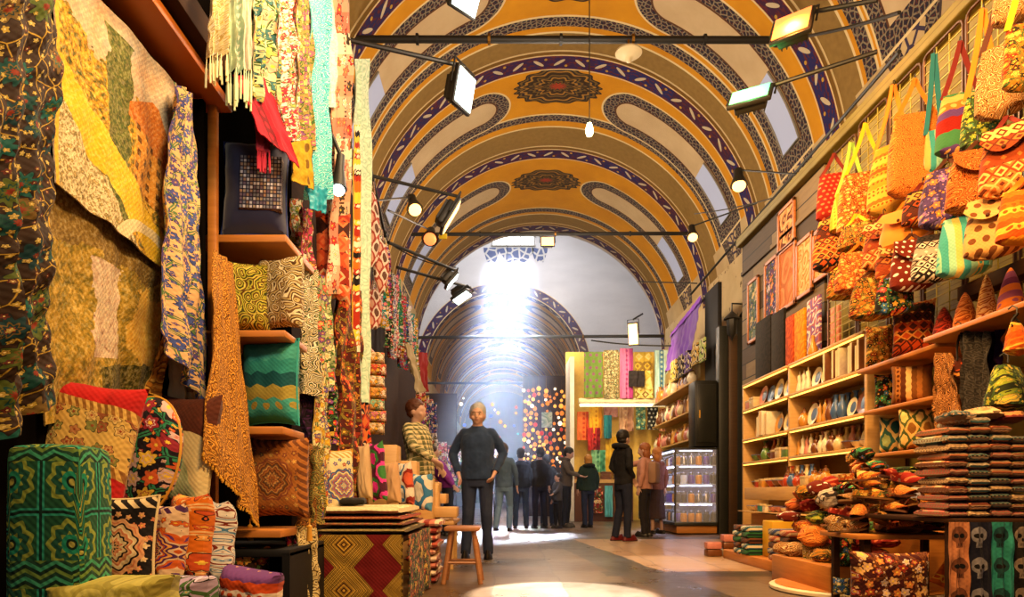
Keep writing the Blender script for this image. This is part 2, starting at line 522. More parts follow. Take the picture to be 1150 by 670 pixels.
def hbag(label, mat, hook, w, h, t, drop, yaw=90, strapm=None, flap=None, group=None, trim=None, name='shoulder_bag', cat='bag', sw=.02):
    """bag hanging by a strap from world point hook; pouch top is drop below"""
    root = thing(name, label, cat, hook, math.radians(yaw), group)
    sd = random.random() * 40
    def put(mb, nm, m, parent=root):
        o = bpy.data.objects.new(nm, mb.mesh(nm, m, weld=False)); link(o, parent); return o
    mb = bag_mb(w, h, t, sd)
    for i, p in enumerate(mb.v): mb.v[i] = p + Vector((0, 0, -drop))
    put(mb, 'pouch', mat)
    if drop > .03:
        sb = MB()
        for s in (-1, 1):
            n = 10
            def rib_(u, v, s=s):
                t_ = v; x = s * (w * .34 * t_ ** 1.3 + .006); z = -drop * t_ - .02 * t_
                return Vector((x + (u - .5) * sw * (1 if t_ > .1 else .8), s * .004 + .008 * math.sin(t_ * 5 + s), z))
            sb.grid(rib_, 3, n, uvs=(sw, drop)); sb.grid(lambda u, v: rib_(u, v) + Vector((0, .006, 0)), 3, n, uvs=(sw, drop), flip=True)
            for e in (0, 1): sb.grid(lambda u, v: rib_(e, v) + Vector((0, .006 * u, 0)), 1, n)
        put(sb, 'strap', strapm or mat)
    if flap is not None:
        fb = MB()
        def ff(u, v, o=0):
            a = (u * 2 - 1)
            z = -drop + .012 - v * h * .42 * (1 - .45 * a * a)
            return Vector((a * w * .4, -(t / 2 * (.4 + .62 * v)) - .014 - o + .02 * (1 - v), z))
        fb.grid(lambda u, v: ff(u, v, .004), 12, 8, uvs=(w * .8, h * .4)); fb.grid(ff, 12, 8, flip=True)
        fb.grid(lambda u, v: ff(u, 1, .004 * v), 12, 1)
        f = put(fb, 'flap', flap)
        if trim: put(MB().ell(ff(.5, .85, .012), .012, 8, 6), 'button', trim, f)
    if name in ('shoulder_bag', 'handbag', 'sack', 'pouch_bag') : put(MB().tube([(0, 0, -.01), (0, 0, .03), (0, .02, .045), (0, .04, .03)], .004, 5), 'hanging_hook', IRON)
    return root
from mathutils.bvhtree import BVHTree
SET = {}
def _bv(root):
    vs, fs = [], []
    Mr = Matrix.LocRotScale(root.location, root.rotation_euler, root.scale)
    for o in ([root] if root.type == 'MESH' else list(root.children)):
        Mo = Mr if o == root else Mr @ o.matrix_parent_inverse @ o.matrix_basis
        b = len(vs); vs += [Mo @ v.co for v in o.data.vertices]; fs += [tuple(b + i for i in p.vertices) for p in o.data.polygons]
    lo = Vector([min(v[i] for v in vs) for i in range(3)]); hi = Vector([max(v[i] for v in vs) for i in range(3)])
    return vs, fs, lo, hi
def settle(root, pile, zbase=None, step=.012, top=9):
    """lift an item until it touches nothing already lying in the pile"""
    vs, fs, lo, hi = _bv(root); L = SET.setdefault(pile, []); dz = 0.0
    if zbase is not None: dz = zbase - lo.z
    while True:
        l2, h2 = lo + Vector((0, 0, dz)), hi + Vector((0, 0, dz)); near = [e for e in L if all(l2[i] < e[2][i] and h2[i] > e[1][i] for i in range(3))]
        if not near: t = None; break
        t = BVHTree.FromPolygons([v + Vector((0, 0, dz)) for v in vs], fs)
        if not any(t.overlap(e[0]) for e in near): break
        dz += step
    if l2.z > top: bpy.data.objects.remove(root) if root.type == 'MESH' else [bpy.data.objects.remove(c) for c in list(root.children)] + [bpy.data.objects.remove(root)]; return None
    L.append((t or BVHTree.FromPolygons([v + Vector((0, 0, dz)) for v in vs], fs), l2, h2)); root.location.z += dz
    return root
def board(name, label, cat, lo, hi, mat, group=None, bev=.006):
    lo, hi = Vector(lo), Vector(hi); org = Vector(((lo.x + hi.x) / 2, (lo.y + hi.y) / 2, lo.z))
    o = MB().box(lo, hi, bev=bev).build(name, mat, origin=org)
    return tag(o, label, cat, group)
def place(mb, name, mat, loc, yaw=0, label=None, cat=None, group=None):
    o = bpy.data.objects.new(name, mb.mesh(name, mat)); link(o); o.location = loc; o.rotation_euler = (0, 0, math.radians(yaw))
    return tag(o, label, cat, group)
WOODO = wood('orange pine', '#d08a3a', '#9a5a1e'); WOODD = wood('dark timber', '#452a16', '#1e1109', rough=.75, spec=.1); WOODL = wood('pale pine', '#d8b072', '#b08648')
BLACK = plain('black cloth', '#15120f', .8); IRON = plain('black iron', '#16140f', .5, spec=.5); GOLDC = plain('gold thread', '#c9902c', .5)
# ================= THE HALL =================
def struct(o): o['kind'] = 'structure'; return o
CX, R0 = 1.17, 3.9
RIBS = [(0.2, 5.78), (3.7, 5.72), (7.15, 5.66), (10.6, 5.6), (14.1, 5.52), (17.6, 5.35), (22.3, 5.26)]
def m_floor():
    M = Mt('worn stone paving'); p = M.coord('Object'); x, y, _ = M.xyz(p)
    w = M.wobble(p, 1.2, .16); wx, wy, _ = M.xyz(w)
    n1 = M.noise(p, 1.1, 5, .6); n2 = M.noise(p, 9, 4, .6)
    slab = M.wn(M.fl(wx / .55), M.fl((wy + M.fl(wx / .55) * .4) / .9))
    c = M.pick(n1, H(['#4c4238', '#6c5d4e', '#8a7860']), soft=True)
    c = M.mul(c, M.pick(slab, H(['#b0a694', '#f4e6d2', '#d2bfa4', '#ffffff'])))
    # darker bands that frame the big pale panels
    bx = M.band(wx + (wy - 9) * .078, .92, 1.4) 
    by = M.band(wy, 6.35, 6.75) * (wx > .98)
    by2 = M.band(wy, 11.6, 12.0) * (wx > .98)
    b = M.mx(M.mx(bx, by), by2)
    pale = ((wx + (wy - 9) * .078) > 1.4) * M.band(wy, 6.75, 11.6)
    c = M.mix(pale * .75, c, M.mix(n2, hx('#a07c58'), hx('#c8a680')))
    c = M.mix(b, c, M.mix(n2, hx('#262119'), hx('#443d2e')))
    j = M.mx(M.fr(wx / .55) < .03, M.fr((wy + M.fl(wx / .55) * .4) / .9) < .02)
    c = M.mix(j * .6, c, hx('#3a3026'))
    c = M.mul(c, M.mix(n2, (.7, .68, .66, 1), (1, 1, 1, 1)))
    r = n1 * .35 + n2 * .2 + .06
    return M.out(c, r, bump=n2 + j * -1.5, bs=.25, bd=.01, spec=.6)
def floor_strip(x0, x1, y0, y1):
    mb = MB()
    mb.grid(lambda u, v: Vector((lerp(x0, x1, u), lerp(y0, y1, v), 0)), 6, 30)
    mb.box((x0, y0, -.3), (x1, y1, -.004))
    return mb
fl = floor_strip(-6, 9, -2, 70).build('floor', m_floor()); struct(fl)

GOLD = '#c98a1c'
def dark_tile(M, w):
    e = M.voro(w, 11, 'DISTANCE_TO_EDGE'); d, c, _ = M.voro(w, 17)
    a = M.mix(e < .13, hx('#262031'), hx('#857a64'))
    return M.mix(d < .16, a, hx('#6b2a22'))
def m_bay(name, L, R, tc, hw, s0, s1, td, tw, to, tm, ornate=True, fan=False):
    """one painted vault bay. U = angle/90, V = metres along the hall from the bay's front"""
    M = Mt(name); p = M.coord('UV'); U, V, _ = M.xyz(p)
    a = M.abs(U); s = a * (R * PI / 2); ss = U * (R * PI / 2)
    q = M.vec(ss, V)
    n = M.noise(q, 1.3, 5, .6); n2 = M.noise(q, 10, 3)
    tile = dark_tile(M, q)
    cream = M.mix(n, hx('#bfa67e'), hx('#d8c49c'))
    c = M.mix(n, hx('#c2800a'), hx('#dea01a'))
    olive = M.mix(n2, hx('#7d6230'), hx('#9c7e42'))
    line = hx('#e2cf9c')
    c = M.mix(V > to, c, olive)
    c = M.mix(M.band(V, to - .05, to + .0), c, line)
    c = M.mix(M.band(V, L - .05, L), c, line)
    c = M.mix(V < .07, c, line)
    c = M.mix(M.band(V, td, td + tw) , c, tile)
    c = M.mix(M.band(V, td - .05, td), c, line)
    # long window panel on each flank
    dv = M.abs(V - tc)
    taper = M.mn((s - s0) * .35 + .05, hw)
    cap = M.hyp(s - (s0 + hw), dv)
    d = M.mix((s < s0 + hw), M.vec(dv, 0, 0), M.vec(cap, 0, 0))
    d = M.xyz(d)[0]
    low = s < s1
    c = M.mix((d < hw + .34) * (s < s1 + .30), c, line)
    c = M.mix((d < hw + .30) * (s < s1 + .26), c, tile)
    c = M.mix((d < hw + .04) * low, c, hx('#5c3a22'))
    c = M.mix((d < hw) * low, c, cream)
    if ornate:
        # gold tongue that follows the panel, then plaster with hanging scroll ornaments
        k = (s > s1 + .30) * (V < to + .2)
        c = M.mix(k, c, M.mix(n, hx('#b59b6c'), hx('#d6c092')))
        tri = (dv + (s - s1 - .3) * .42) 
        c = M.mix(k * (tri < .62), c, hx('#4a3c3a'))
        c = M.mix(k * (tri < .57), c, tile)
        c = M.mix(k * (tri < .3), c, M.mix(M.voro(q, 5, 'DISTANCE_TO_EDGE') < .12, hx('#c5ae80'), hx('#3b3450')))
    # ceiling medallion
    r = M.hyp(ss / .92, (V - tm) / .6); an = M.atan2((V - tm) * 2.2, ss)
    rr = r + M.cos(an * 16) * .05
    md = M.pick(M.fr(rr * 2.9 + M.cos(an * 10) * .12), H(['#3c2c18', '#a47a2c', '#2a2426', '#6e5622', '#31221a']))
    md = M.mix(rr < .16, md, hx('#a03a20'))
    c = M.mix(rr < 1.0, c, hx('#2c2018')); c = M.mix(rr < .95, c, md)
    c = M.mul(c, M.mix(n, (.78, .75, .72, 1), (1, 1, 1, 1)))
    return M.out(c, .75, bump=n2, bs=.12, bd=.01, spec=.2)
def m_rib():
    M = Mt('painted rib band'); p = M.coord('UV'); x, y, _ = M.xyz(p)   # x metres along, y 0..1 across
    f = M.fr(x / .42) - .5; side = M.f('MODULO', M.fl(x / .42), 2.0) * 2 - 1
    g = y - .5
    u = f * .42; v = g * .42
    ru = u * .78 + v * side * .62; rv = v * .78 - u * side * .62
    n = M.noise(p, 6, 3)
    reg = M.fl(x / 1.7)
    base = M.pick(M.wn(reg, 4.0), H(['#241a4e', '#3a1238', '#1d1c5c', '#30154a']))
    base = M.mix((M.noise(p, 9, 1) > .56), base, hx('#5a1a22'))
    leaf = M.hyp(ru / .135, rv / .036) < 1
    c = M.mix(leaf, base, hx('#c9bb9a'))
    c = M.mix(M.hyp(u - .14, v + .09 * side) < .03, c, hx('#b89030'))
    e = M.abs(g)
    c = M.mix(e > .40, c, hx('#7a1f1c')); c = M.mix(e > .43, c, hx('#dcc792'))
    c = M.mul(c, M.mix(n, (.75, .73, .72, 1), (1, 1, 1, 1)))
    return M.out(c, .7, bump=n, bs=.1, bd=.005, spec=.2)
RIBM = m_rib(); RIBFACE = plain('rib plaster', '#8a6c3c', .8)
PLASTER = plain('aged plaster', '#c8b48c', .85, scale=2)
def vault_bay(name, mat, y0, y1, z0, z1, cx, R, thick=.12):
    mb = MB()
    def fn(r):
        def g(u, v):
            a = (u * 2 - 1) * PI / 2
            return Vector((cx + r * math.sin(a), lerp(y0, y1, v), lerp(z0, z1, v) + r * math.cos(a)))
        return g
    mb.grid(fn(R), 72, 8)
    L = y1 - y0
    for f in range(len(mb.uv)):
        mb.uv[f] = [(t[0] * 2 - 1, t[1] * L) for t in mb.uv[f]]
    mb.grid(fn(R + thick), 36, 1, 1, flip=True)
    return struct(mb.build(name, [mat, PLASTER], weld=False))
def rib(name, y, z, cx, R, w=.5, d=.3, da=(-90, 90), pf=False):
    mb = MB()
    def ring(r0, r1, ya, yb, mi, uvm):
        def fn(u, v):
            a = math.radians(lerp(da[0], da[1], u)); r = lerp(r0, r1, v)
            return Vector((cx + r * math.sin(a), lerp(ya, yb, v), z + r * math.cos(a)))
        k = len(mb.uv); mb.grid(fn, 72, 1, mi)
        if uvm:
            for i in range(k, len(mb.uv)): mb.uv[i] = [(t[0] * PI * R, t[1]) for t in mb.uv[i]]
    ring(R, R, y, y + w, 0, True)
    ring(R + d, R, y, y, 0 if pf else 1, pf)
    ring(R, R + d, y + w, y + w, 1, False)
    return struct(mb.build(name, [RIBM, RIBFACE], weld=False))
BAYP = {  # tc, hw, s0, s1, td, tw, to, tm  (metres)
    3: (1.55, .36, 1.45, 5.1, 2.5, .26, 2.95, 1.5), 4: (1.45, .36, 1.35, 4.9, 2.15, .24, 2.65, 1.1), 5: (1.9, .38, 1.3, 4.9, 3.6, .26, 4.05, 1.8)}
nglow = 0
PANEGLOW = glow('daylight glow on plaster', '#a8b4d4', .2)  # pane glow imitates bluish daylight on the vault plaster
MUNT = plain('window bars', '#8d8676', .6)
for i in range(len(RIBS) - 1):
    (ya, za), (yb, zb) = RIBS[i], RIBS[i + 1]
    tc, hw, s0, s1, td, tw, to, tm = BAYP.get(i, (1.55, .36, 1.45, 5.1, 2.45, .26, 2.85, 1.35))
    RV = R0 + .06
    mat = m_bay('painted vault %d' % i, yb - ya, RV, tc + .1, hw, s0, s1, td, tw, to, tm)
    vault_bay('ceiling', mat, ya, yb, za, zb, CX, RV)
    if i < 3: continue
    for sd in (-1, 1):   # glowing pane added at each panel's foot, in place of daylight falling on plaster
        nglow += 1
        mb = MB()
        def wf(u, v, sd=sd, r=RV - .02):
            s = lerp(s1 - 1.25, s1 - .02, v); a = sd * s / RV; t = tc + .1 + lerp(-hw, hw, u) * .93
            return Vector((CX + r * math.sin(a), ya + t, lerp(za, zb, t / (yb - ya)) + r * math.cos(a)))
        mb.grid(wf, 4, 8)
        mb.tube([wf(0, t / 6) for t in range(7)] , .02, 6, 1); mb.tube([wf(1, t / 6) for t in range(7)], .02, 6, 1)
        mb.tube([wf(0, 1), wf(1, 1)], .02, 6, 1); mb.tube([wf(0, 1), wf(1, 1)], .02, 6, 1)
        struct(mb.build('window_%d' % nglow, [PANEGLOW, MUNT], weld=False))
for k, (y, z) in enumerate(RIBS): rib('trim_%d' % (k + 1), y, z, CX, R0)
# side walls under the vault
def m_wall():
    M = Mt('stained plaster'); p = M.coord('Object'); n = M.noise(p, .8, 6, .65); n2 = M.noise(p, 6, 4)
    c = M.pick(n, H(['#8d7a58', '#b8a278', '#cdb88c', '#bda67c']), soft=True)
    c = M.mix((n2 > .66), c, hx('#6f5c40'))
    return M.out(c, .85, bump=n2, bs=.2, bd=.02, spec=.15)
WALLM = m_wall()
for nm, x0, x1 in (('wall_left', CX - R0 - .35, CX - R0), ('wall_right', CX + R0, CX + R0 + .35)):
    mb = MB(); mb.box((x0, -1.5, 0), (x1, 22.8, 5.86)); struct(mb.build(nm, WALLM, smooth=False))
    # buttress piers carrying each rib
for sd, k0 in ((-1, 20), (1, 30)):
    for k, (y, z) in enumerate(RIBS[2:]):
        x = CX + sd * R0
        mb = MB(); mb.box((min(x, x - sd * .07), y, 0), (max(x, x - sd * .07), y + .5, z + .01), bev=.02)
        struct(mb.build('trim_%d' % (k0 + k), PLASTER))
# ---------- crossing and its white far wall ----------
def m_white():
    M = Mt('grey white limewash'); p = M.coord('Object'); x, y, z = M.xyz(p)
    n = M.noise(M.vscale(p, (.5, .5, 1.6)), .9, 5, .6); n2 = M.noise(p, 5, 5, .6)
    c = M.mix(n, hx('#a9a4a2'), hx('#dad6d2')); c = M.mix(n2 * .5, c, hx('#c3bdb8'))
    return M.out(c, .85, bump=n2, bs=.1, bd=.02, spec=.1)
WHITE = m_white()
YE, RE, ZE, CE = 30.0, 3.34, 5.93, 0.0
X0, X1, ZT = -5.2, 8.2, 12.6
def arch_wall(name, y, th, cx, R, zs, x0, x1, zt, mat, z0=0):
    mb = MB(); n = 48
    inner, outer = [], []
    pts = [(cx - R, z0)] + [(cx - R * math.cos(PI * k / n), zs + R * math.sin(PI * k / n)) for k in range(n + 1)] + [(cx + R, z0)]
    for k, (x, z) in enumerate(pts):
        if k == 0: o = (x0, z0)
        elif k == len(pts) - 1: o = (x1, z0)
        else:
            a = PI * (k - 1) / n; dx, dz = -math.cos(a), math.sin(a)
            if abs(dx) < 1e-6: t = (zt - z) / dz
            else:
                tx = ((x0 - x) / dx) if dx < 0 else ((x1 - x) / dx)
                tz = (zt - z) / dz if dz > 1e-6 else 1e9
                t = min(tx, tz)
            o = (x + dx * t, z + dz * t)
        inner.append((x, z)); outer.append(o)
    vs = []
    for yy in (y, y + th):
        vs += [Vector((a, yy, b)) for a, b in inner] + [Vector((a, yy, b)) for a, b in outer]
    m = len(pts); fs = []
    for k in range(m - 1):
        fs.append((k, k + 1, m + k + 1, m + k))
        fs.append((2 * m + k, 3 * m + k, 3 * m + k + 1, 2 * m + k + 1))
        fs.append((k, 2 * m + k, 2 * m + k + 1, k + 1))
    # the two top corners
    mb.add(vs, fs)
    for xx in (x0, x1):
        near = [o for o in outer if abs(o[0] - xx) < 1e-4]; top = [o for o in outer if abs(o[1] - zt) < 1e-4]
        zc = max(o[1] for o in near); xc = min(top, key=lambda o: abs(o[0] - xx))[0]
        for yy in (y, y + th): mb.add([(xx, yy, zc), (xc, yy, zt), (xx, yy, zt)], [(0, 1, 2)])
    o = mb.build(name, mat, smooth=False); return struct(o)
arch_wall('wall_back', YE, .45, CE, RE, ZE, X0, X1, ZT, WHITE)
arch_wall('wall_middle', 22.8, .3, CX, R0 + .05, 5.26, X0, X1, ZT, WHITE)
for nm, a, b in (('wall_crossing_left', X0 - .3, X0), ('wall_crossing_right', X1, X1 + .3)):
    mb = MB(); mb.box((a, 22.8, 0), (b, YE + .4, ZT)); struct(mb.build(nm, WHITE, smooth=False))
mb = MB(); mb.box((X0, 22.8, ZT), (-1.2, YE + .4, ZT + .2)); mb.box((2.4, 22.8, ZT), (X1, YE + .4, ZT + .2))
mb.box((-1.2, 22.8, ZT), (2.4, 24.2, ZT + .2)); mb.box((-1.2, 27.6, ZT), (2.4, YE + .4, ZT + .2))
struct(mb.build('ceiling', WHITE, smooth=False))
def far_window(k, px0, py0, px1, py1, bars):
    a, b = P(px0, py1, YE - .03), P(px1, py0, YE - .03)
    mb = MB(); mb.box((a.x, a.y, a.z), (b.x, a.y + .02, b.z), 0)
    mb.box((a.x - .06, a.y - .03, a.z - .06), (b.x + .06, a.y + .05, a.z), 1); mb.box((a.x - .06, a.y - .03, b.z), (b.x + .06, a.y + .05, b.z + .06), 1)
    for t in range(bars + 1):
        x = lerp(a.x, b.x, t / bars); mb.box((x - .02, a.y - .02, a.z), (x + .02, a.y + .04, b.z), 1)
    struct(mb.build('window_%d' % k, [glow('bright sky pane %d' % k, '#f4f8ff', 5), MUNT], smooth=False))
far_window(11, 553, 266, 600, 275, 3); far_window(12, 584, 256, 613, 263, 2)
def m_orn():
    M = Mt('painted scroll ornament'); p = M.coord('Object'); e = M.voro(M.vec(*M.xyz(p)[0:3:2]), 3.4, 'DISTANCE_TO_EDGE')
    return M.out(M.mix(e < .12, hx('#4a5478'), hx('#b9b4aa')), .8)
mb = MB()
for cxp, w in ((552, 9), (580, 20), (606, 9)):
    a = P(cxp, 278, YE - .02); hw_ = w / F * YE; n = 14
    vs = [Vector((a.x + hw_ * math.cos(PI * k / n) , a.y, a.z - abs(math.sin(PI * k / n)) * .6 * (1 + .15 * math.cos(6 * PI * k / n)))) for k in range(n + 1)]
    vs += [v + Vector((0, .03, 0)) for v in vs]
    mb.add(vs, [tuple(range(n + 1))] + [(k, k + 1, n + 2 + k, n + 1 + k) for k in range(n)])
struct(mb.build('trim_40', m_orn(), smooth=False))
# ---------- the arcade beyond ----------
FR = [(30.0, 5.93), (34.5, 5.95), (39, 5.97), (43.5, 6.0), (48, 6.02), (53, 6.05), (60, 6.1)]
farm = m_bay('painted far vault', 4.5, RE, 1.9, .36, 1.3, 4.3, 3.2, .26, 3.6, 1.9, ornate=False)
for k, (y, z) in enumerate(FR):
    rib('trim_%d' % (50 + k), y - .06 if k == 0 else y, z, CE, RE - .05, .55, pf=(k == 0), d=.42 if k == 0 else .3)
    if k + 1 < len(FR): vault_bay('ceiling', farm, y, FR[k + 1][0], z, FR[k + 1][1], CE, RE)
for nm, a, b in (('wall_far_left', CE - RE - .3, CE - RE), ('wall_far_right', CE + RE, CE + RE + .3)):
    mb = MB(); mb.box((a, YE + .4, 0), (b, 60.4, 6.15)); struct(mb.build(nm, WALLM, smooth=False))
mb = MB(); mb.box((X0, 60.2, 0), (X1, 60.5, 10)); struct(mb.build('wall_far_end', plain('blue grey end wall', '#2c3040', .8), smooth=False))
# ---------- wooden cladding where the pictures hang ----------
def m_planks():
    M = Mt('weathered plank cladding'); p = M.coord('Object'); x, y, z = M.xyz(p)
    r = M.wn(M.fl(z / .22), M.fl((y + M.fl(z / .22) * .7) / 1.3))
    c = M.pick(r, H(['#4a3a28', '#6b563a', '#7d6848', '#55422c'])); n = M.noise(M.vscale(p, (1, 1, 8)), 4, 4)
    c = M.mul(c, M.mix(n, (.6, .6, .6, 1), (1.1, 1.1, 1.1, 1)))
    g = M.fr(z / .22) < .07
    return M.out(M.mix(g, c, hx('#17110a')), .7, bump=n + g * -2.0, bs=.3, bd=.01)
mb = MB(); mb.box((3.585, 7.95, 2.2), (3.62, 10.68, 4.42)); mb.box((3.56, 7.95, 3.98), (3.60, 10.68, 4.04), bev=.01)
struct(mb.build('trim_60', m_planks(), smooth=False))
# back wall of the right-hand shop
def m_shopback():
    M = Mt('shop lining boards'); p = M.coord('Object'); x, y, z = M.xyz(p); n = M.noise(p, 3, 4)
    c = M.mix(n, hx('#5a5024'), hx('#8a7c3c')); g = M.fr(z / .16) < .05
    return M.out(M.mix(g, c, hx('#5a4c1c')), .6, bump=g * -1.0, bs=.2, bd=.01)
mb = MB(); mb.box((3.62, 2.2, 0), (3.74, 10.7, 4.42)); mb.box((3.50, 2.2, 4.42), (3.80, 10.72, 4.55), bev=.02)
struct(mb.build('wall_shop_right', m_shopback(), smooth=False))
# ================= LEFT-HAND TEXTILE STALLS =================
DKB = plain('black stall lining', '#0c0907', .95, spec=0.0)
# stall carcass
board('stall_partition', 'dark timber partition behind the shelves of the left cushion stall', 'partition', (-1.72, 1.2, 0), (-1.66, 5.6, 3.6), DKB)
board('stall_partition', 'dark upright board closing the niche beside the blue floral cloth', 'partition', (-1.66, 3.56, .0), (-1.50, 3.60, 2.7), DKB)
board('stall_upright', 'orange pine upright at the near end of the navy cushion shelf', 'upright', (-1.52, 3.66, .5), (-1.475, 3.70, 2.9), WOODO)
board('cornice_board', 'broad orange painted cornice board above the landscape tapestries', 'board', (-1.68, 1.2, 2.72), (-1.42, 3.74, 2.77), wood('lit orange board', '#c8701c', '#a85510', .5))
board('cornice_beam', 'dark narrow beam along the hall side of the orange cornice', 'beam', (-1.44, 1.2, 2.79), (-1.36, 3.5, 2.92), WOODD)
board('stall_roof', 'dark roof boarding above the hanging scarves of the left stalls', 'roof', (-1.72, 3.7, 3.9), (-1.4, 5.6, 3.97), WOODD)

def m_seq():
    M = Mt('sequinned brown velvet'); p = M.coord('UV'); w = M.wobble(p, 6, .08)
    base = M.mix(M.noise(w, 12, 3), hx('#120b06'), hx('#3e2612'))
    e = M.voro(w, 14, 'DISTANCE_TO_EDGE'); base = M.mix(e < .03, base, hx('#7a6024'))
    base = M.mix(e < .012, base, hx('#b8902c')); base = flower_layer(M, w, base, ['#0c3c36', '#14524a', '#4a561c', '#0b3034', '#6a5020'], 8, 9, .30, '#7a2c14')
    base = flower_layer(M, w, base, ['#a08430', '#b0984c', '#5a2418'], 30, 5, .2, '#d8c080', 5)
    return _fin(M, base, p, rough=.7, spec=.15, bs=.6)
hang('hanging_textile', 'dark brown gathered velvet embroidered with green and gold flowers, nearest cloth on the left', 'textile', m_seq(),
     [(-70, -30, 1.75), (63, -30, 2.3), (47, 450, 2.3), (-70, 560, 1.75)], folds=3, amp=.03, ruche=.006, nu=60, nv=160)
# landscape tapestries
def m_land(name, w, h, kind):
    M = Mt(name); p = M.coord('UV'); x, y, _ = M.xyz(p); x = x / w; y = y / h + 1   # y 0 bottom..1 top
    q = M.wobble(p, 5, .06); n = M.noise(q, 5, 4, .65); n2 = (M.noise(q, 34, 5, .65) - .5) * 2.4 + .5; n3 = M.noise(q, 9, 2)
    if kind == 0:
        sky = M.pick(n, H(['#5f6f7a', '#8d9a96', '#c8b49a', '#d8a070', '#a8a892']), soft=True)
        fol = M.pick(n2, H(['#1c2c12', '#3c5020', '#8a6a1c', '#d8a028', '#e8c048', '#5c4818']), soft=True)
        c = sky
        c = M.mix((y + (n - .5) * .5 + x * .25) < .86, c, fol)
        c = M.mix(M.band(x + (n3 - .5) * .12, .28, .42) * (y < .93), c, M.mix(n2, hx('#26351a'), hx('#5f7030')))
        # orange manor house with dark windows and steep roof
        hy = y - (x - .5) * -.35
        house = M.band(x, .46, .88) * M.band(hy, .36, .62 )
        roof = M.band(x, .42, .92) * M.band(hy, .60, .84) * ((M.abs(x - .62) * 1.0 + hy) < .86)
        wnd = (M.fr(x * 17) < .4) * (M.fr(hy * 17) < .5)
        c = M.mix(house, c, M.mix(n2, hx('#c8781c'), hx('#eaa848'))); c = M.mix(roof, c, M.mix(n2, hx('#b0501a'), hx('#d98030')))
        c = M.mix(house * wnd, c, hx('#5a2c10'))
        path = M.band(y + x * .55 + (n - .5) * .12, .42, .62)
        c = M.mix(path, c, M.mix(n2, hx('#d8a818'), hx('#f2cc30')))
        low = (y + x * .75 + (n - .5) * .14) < .46
        brook = M.pick(n2, H(['#4a3c24', '#a08c60', '#e0d0a0', '#857448', '#d0b070']))
        c = M.mix(low, c, brook)
        arc = M.abs(M.hyp((x - .62) * 1.0, (y - .05) * 1.6) - .22) < .035
        c = M.mix(arc, c, hx('#e0cfa0'))
    else:
        c = M.pick(n2 * .6 + n * .4, H(['#241c0c', '#4a4218', '#7a6a20', '#b08c2c', '#d8b860', '#8a5a28']), soft=True)
        c = M.mix((y > .72 + (n - .5) * .3), c, M.mix(n, hx('#463414'), hx('#8a6a2c')))
        fall = M.band(x + (n - .5) * .2, .28, .5) * M.band(y, .3, .72)
        c = M.mix(fall, c, M.pick(n2, H(['#7c5c50', '#c8a890', '#e0cfb0', '#9a7c60']), soft=True))
        gl = M.hyp((x - .72) * 1.1, y - .45) + (n - .5) * .3 < .2
        c = M.mix(gl, c, M.mix(n2, hx('#d09028'), hx('#f0c858')))
        c = M.mix(M.band(x, .36, .74) * M.band(y + (n3 - .5) * .1, .14, .27), c, M.mix(M.fr(x * 22) < .3, hx('#2c3010'), hx('#4c4a18')))
    n4 = (M.noise(q, 60, 4, .7) - .5) * 3 + .5; sp = M.pick(n4, H(['#14120a', '#3c3814', '#9a7a2c', '#d8c07c', '#e0d4a0']), soft=True); c = M.mix(.24, c, sp)
    ed = M.mn(M.mn(x * w, (1 - x) * w), y * h) < .02
    c = M.mix(ed, c, hx('#d8a838'))
    return _fin(M, c, p, bs=.5, spec=.1)
hang('landscape_tapestry', 'yellow tapestry of a country house, trees and a brook, hung under the orange cornice', 'tapestry', m_land('country house tapestry', 1.1, .95, 0),
     [(60, -62, 2.48), (197, 96, 3.38), (186, 302, 3.24), (63, 205, 2.48)], folds=1.5, amp=.012, seed=3, nu=60, nv=50, fringe=None)
hang('landscape_tapestry', 'tapestry of a waterfall garden in ochre and green, lower of the two landscapes', 'tapestry', m_land('garden tapestry', 1.0, .9, 1),
     [(55, 175, 2.50), (186, 270, 3.32), (172, 455, 3.30), (45, 478, 2.50)], folds=2, amp=.015, seed=8, nu=60, nv=50)
hang('floral_hanging', 'long cream cloth printed with blue carnations and green leaves beside the tapestries', 'textile',
     floral('blue carnation print', '#dcb078', ['#3a4880', '#4a5898', '#5c4a7e'], 13, '#5c7a4a', 7, .3, '#c89050'),
     [(196, 92, 3.12), (214, 108, 3.48), (238, 488, 3.42), (184, 366, 3.05)], folds=2.5, amp=.03, seed=2, hem=.04, nu=50, nv=70)
hang('rolled_cloth', 'narrow orange cloth edge hanging crooked between garden tapestry and carnation cloth', 'textile', scroll('amber scroll', ['#b8741c', '#d8a040', '#7a4a14'], 10),
     [(186, 372, 3.25), (196, 370, 3.3), (180, 446, 3.28), (164, 440, 3.2)], folds=1, amp=.01, nu=12, nv=16)
hang('cream_runner', 'plain cream cloth with ochre lining hanging behind the portrait cushion', 'textile', stripes('cream stripe', ['#d8b878', '#e8cf9c', '#b88c48'], 14),
     [(186, 368, 3.4), (214, 380, 3.5), (222, 470, 3.5), (192, 450, 3.38)], folds=2, amp=.015, nu=24, nv=24)
hang('patterned_throw', 'long ochre throw closely patterned with brown scrolls, hanging slantwise past the shelves', 'throw',
     scroll('ochre brown scrollwork', ['#c88a2c', '#5a3410', '#a86a1c', '#2c1a0a', '#d89a3c'], 22),
     [(240, 280, 3.35), (262, 296, 3.62), (293, 592, 3.62), (232, 505, 3.10)], folds=1.5, amp=.015, seed=5, hem=.02, nu=50, nv=70, fringe=GOLDC, fl=.02, fn_=40)
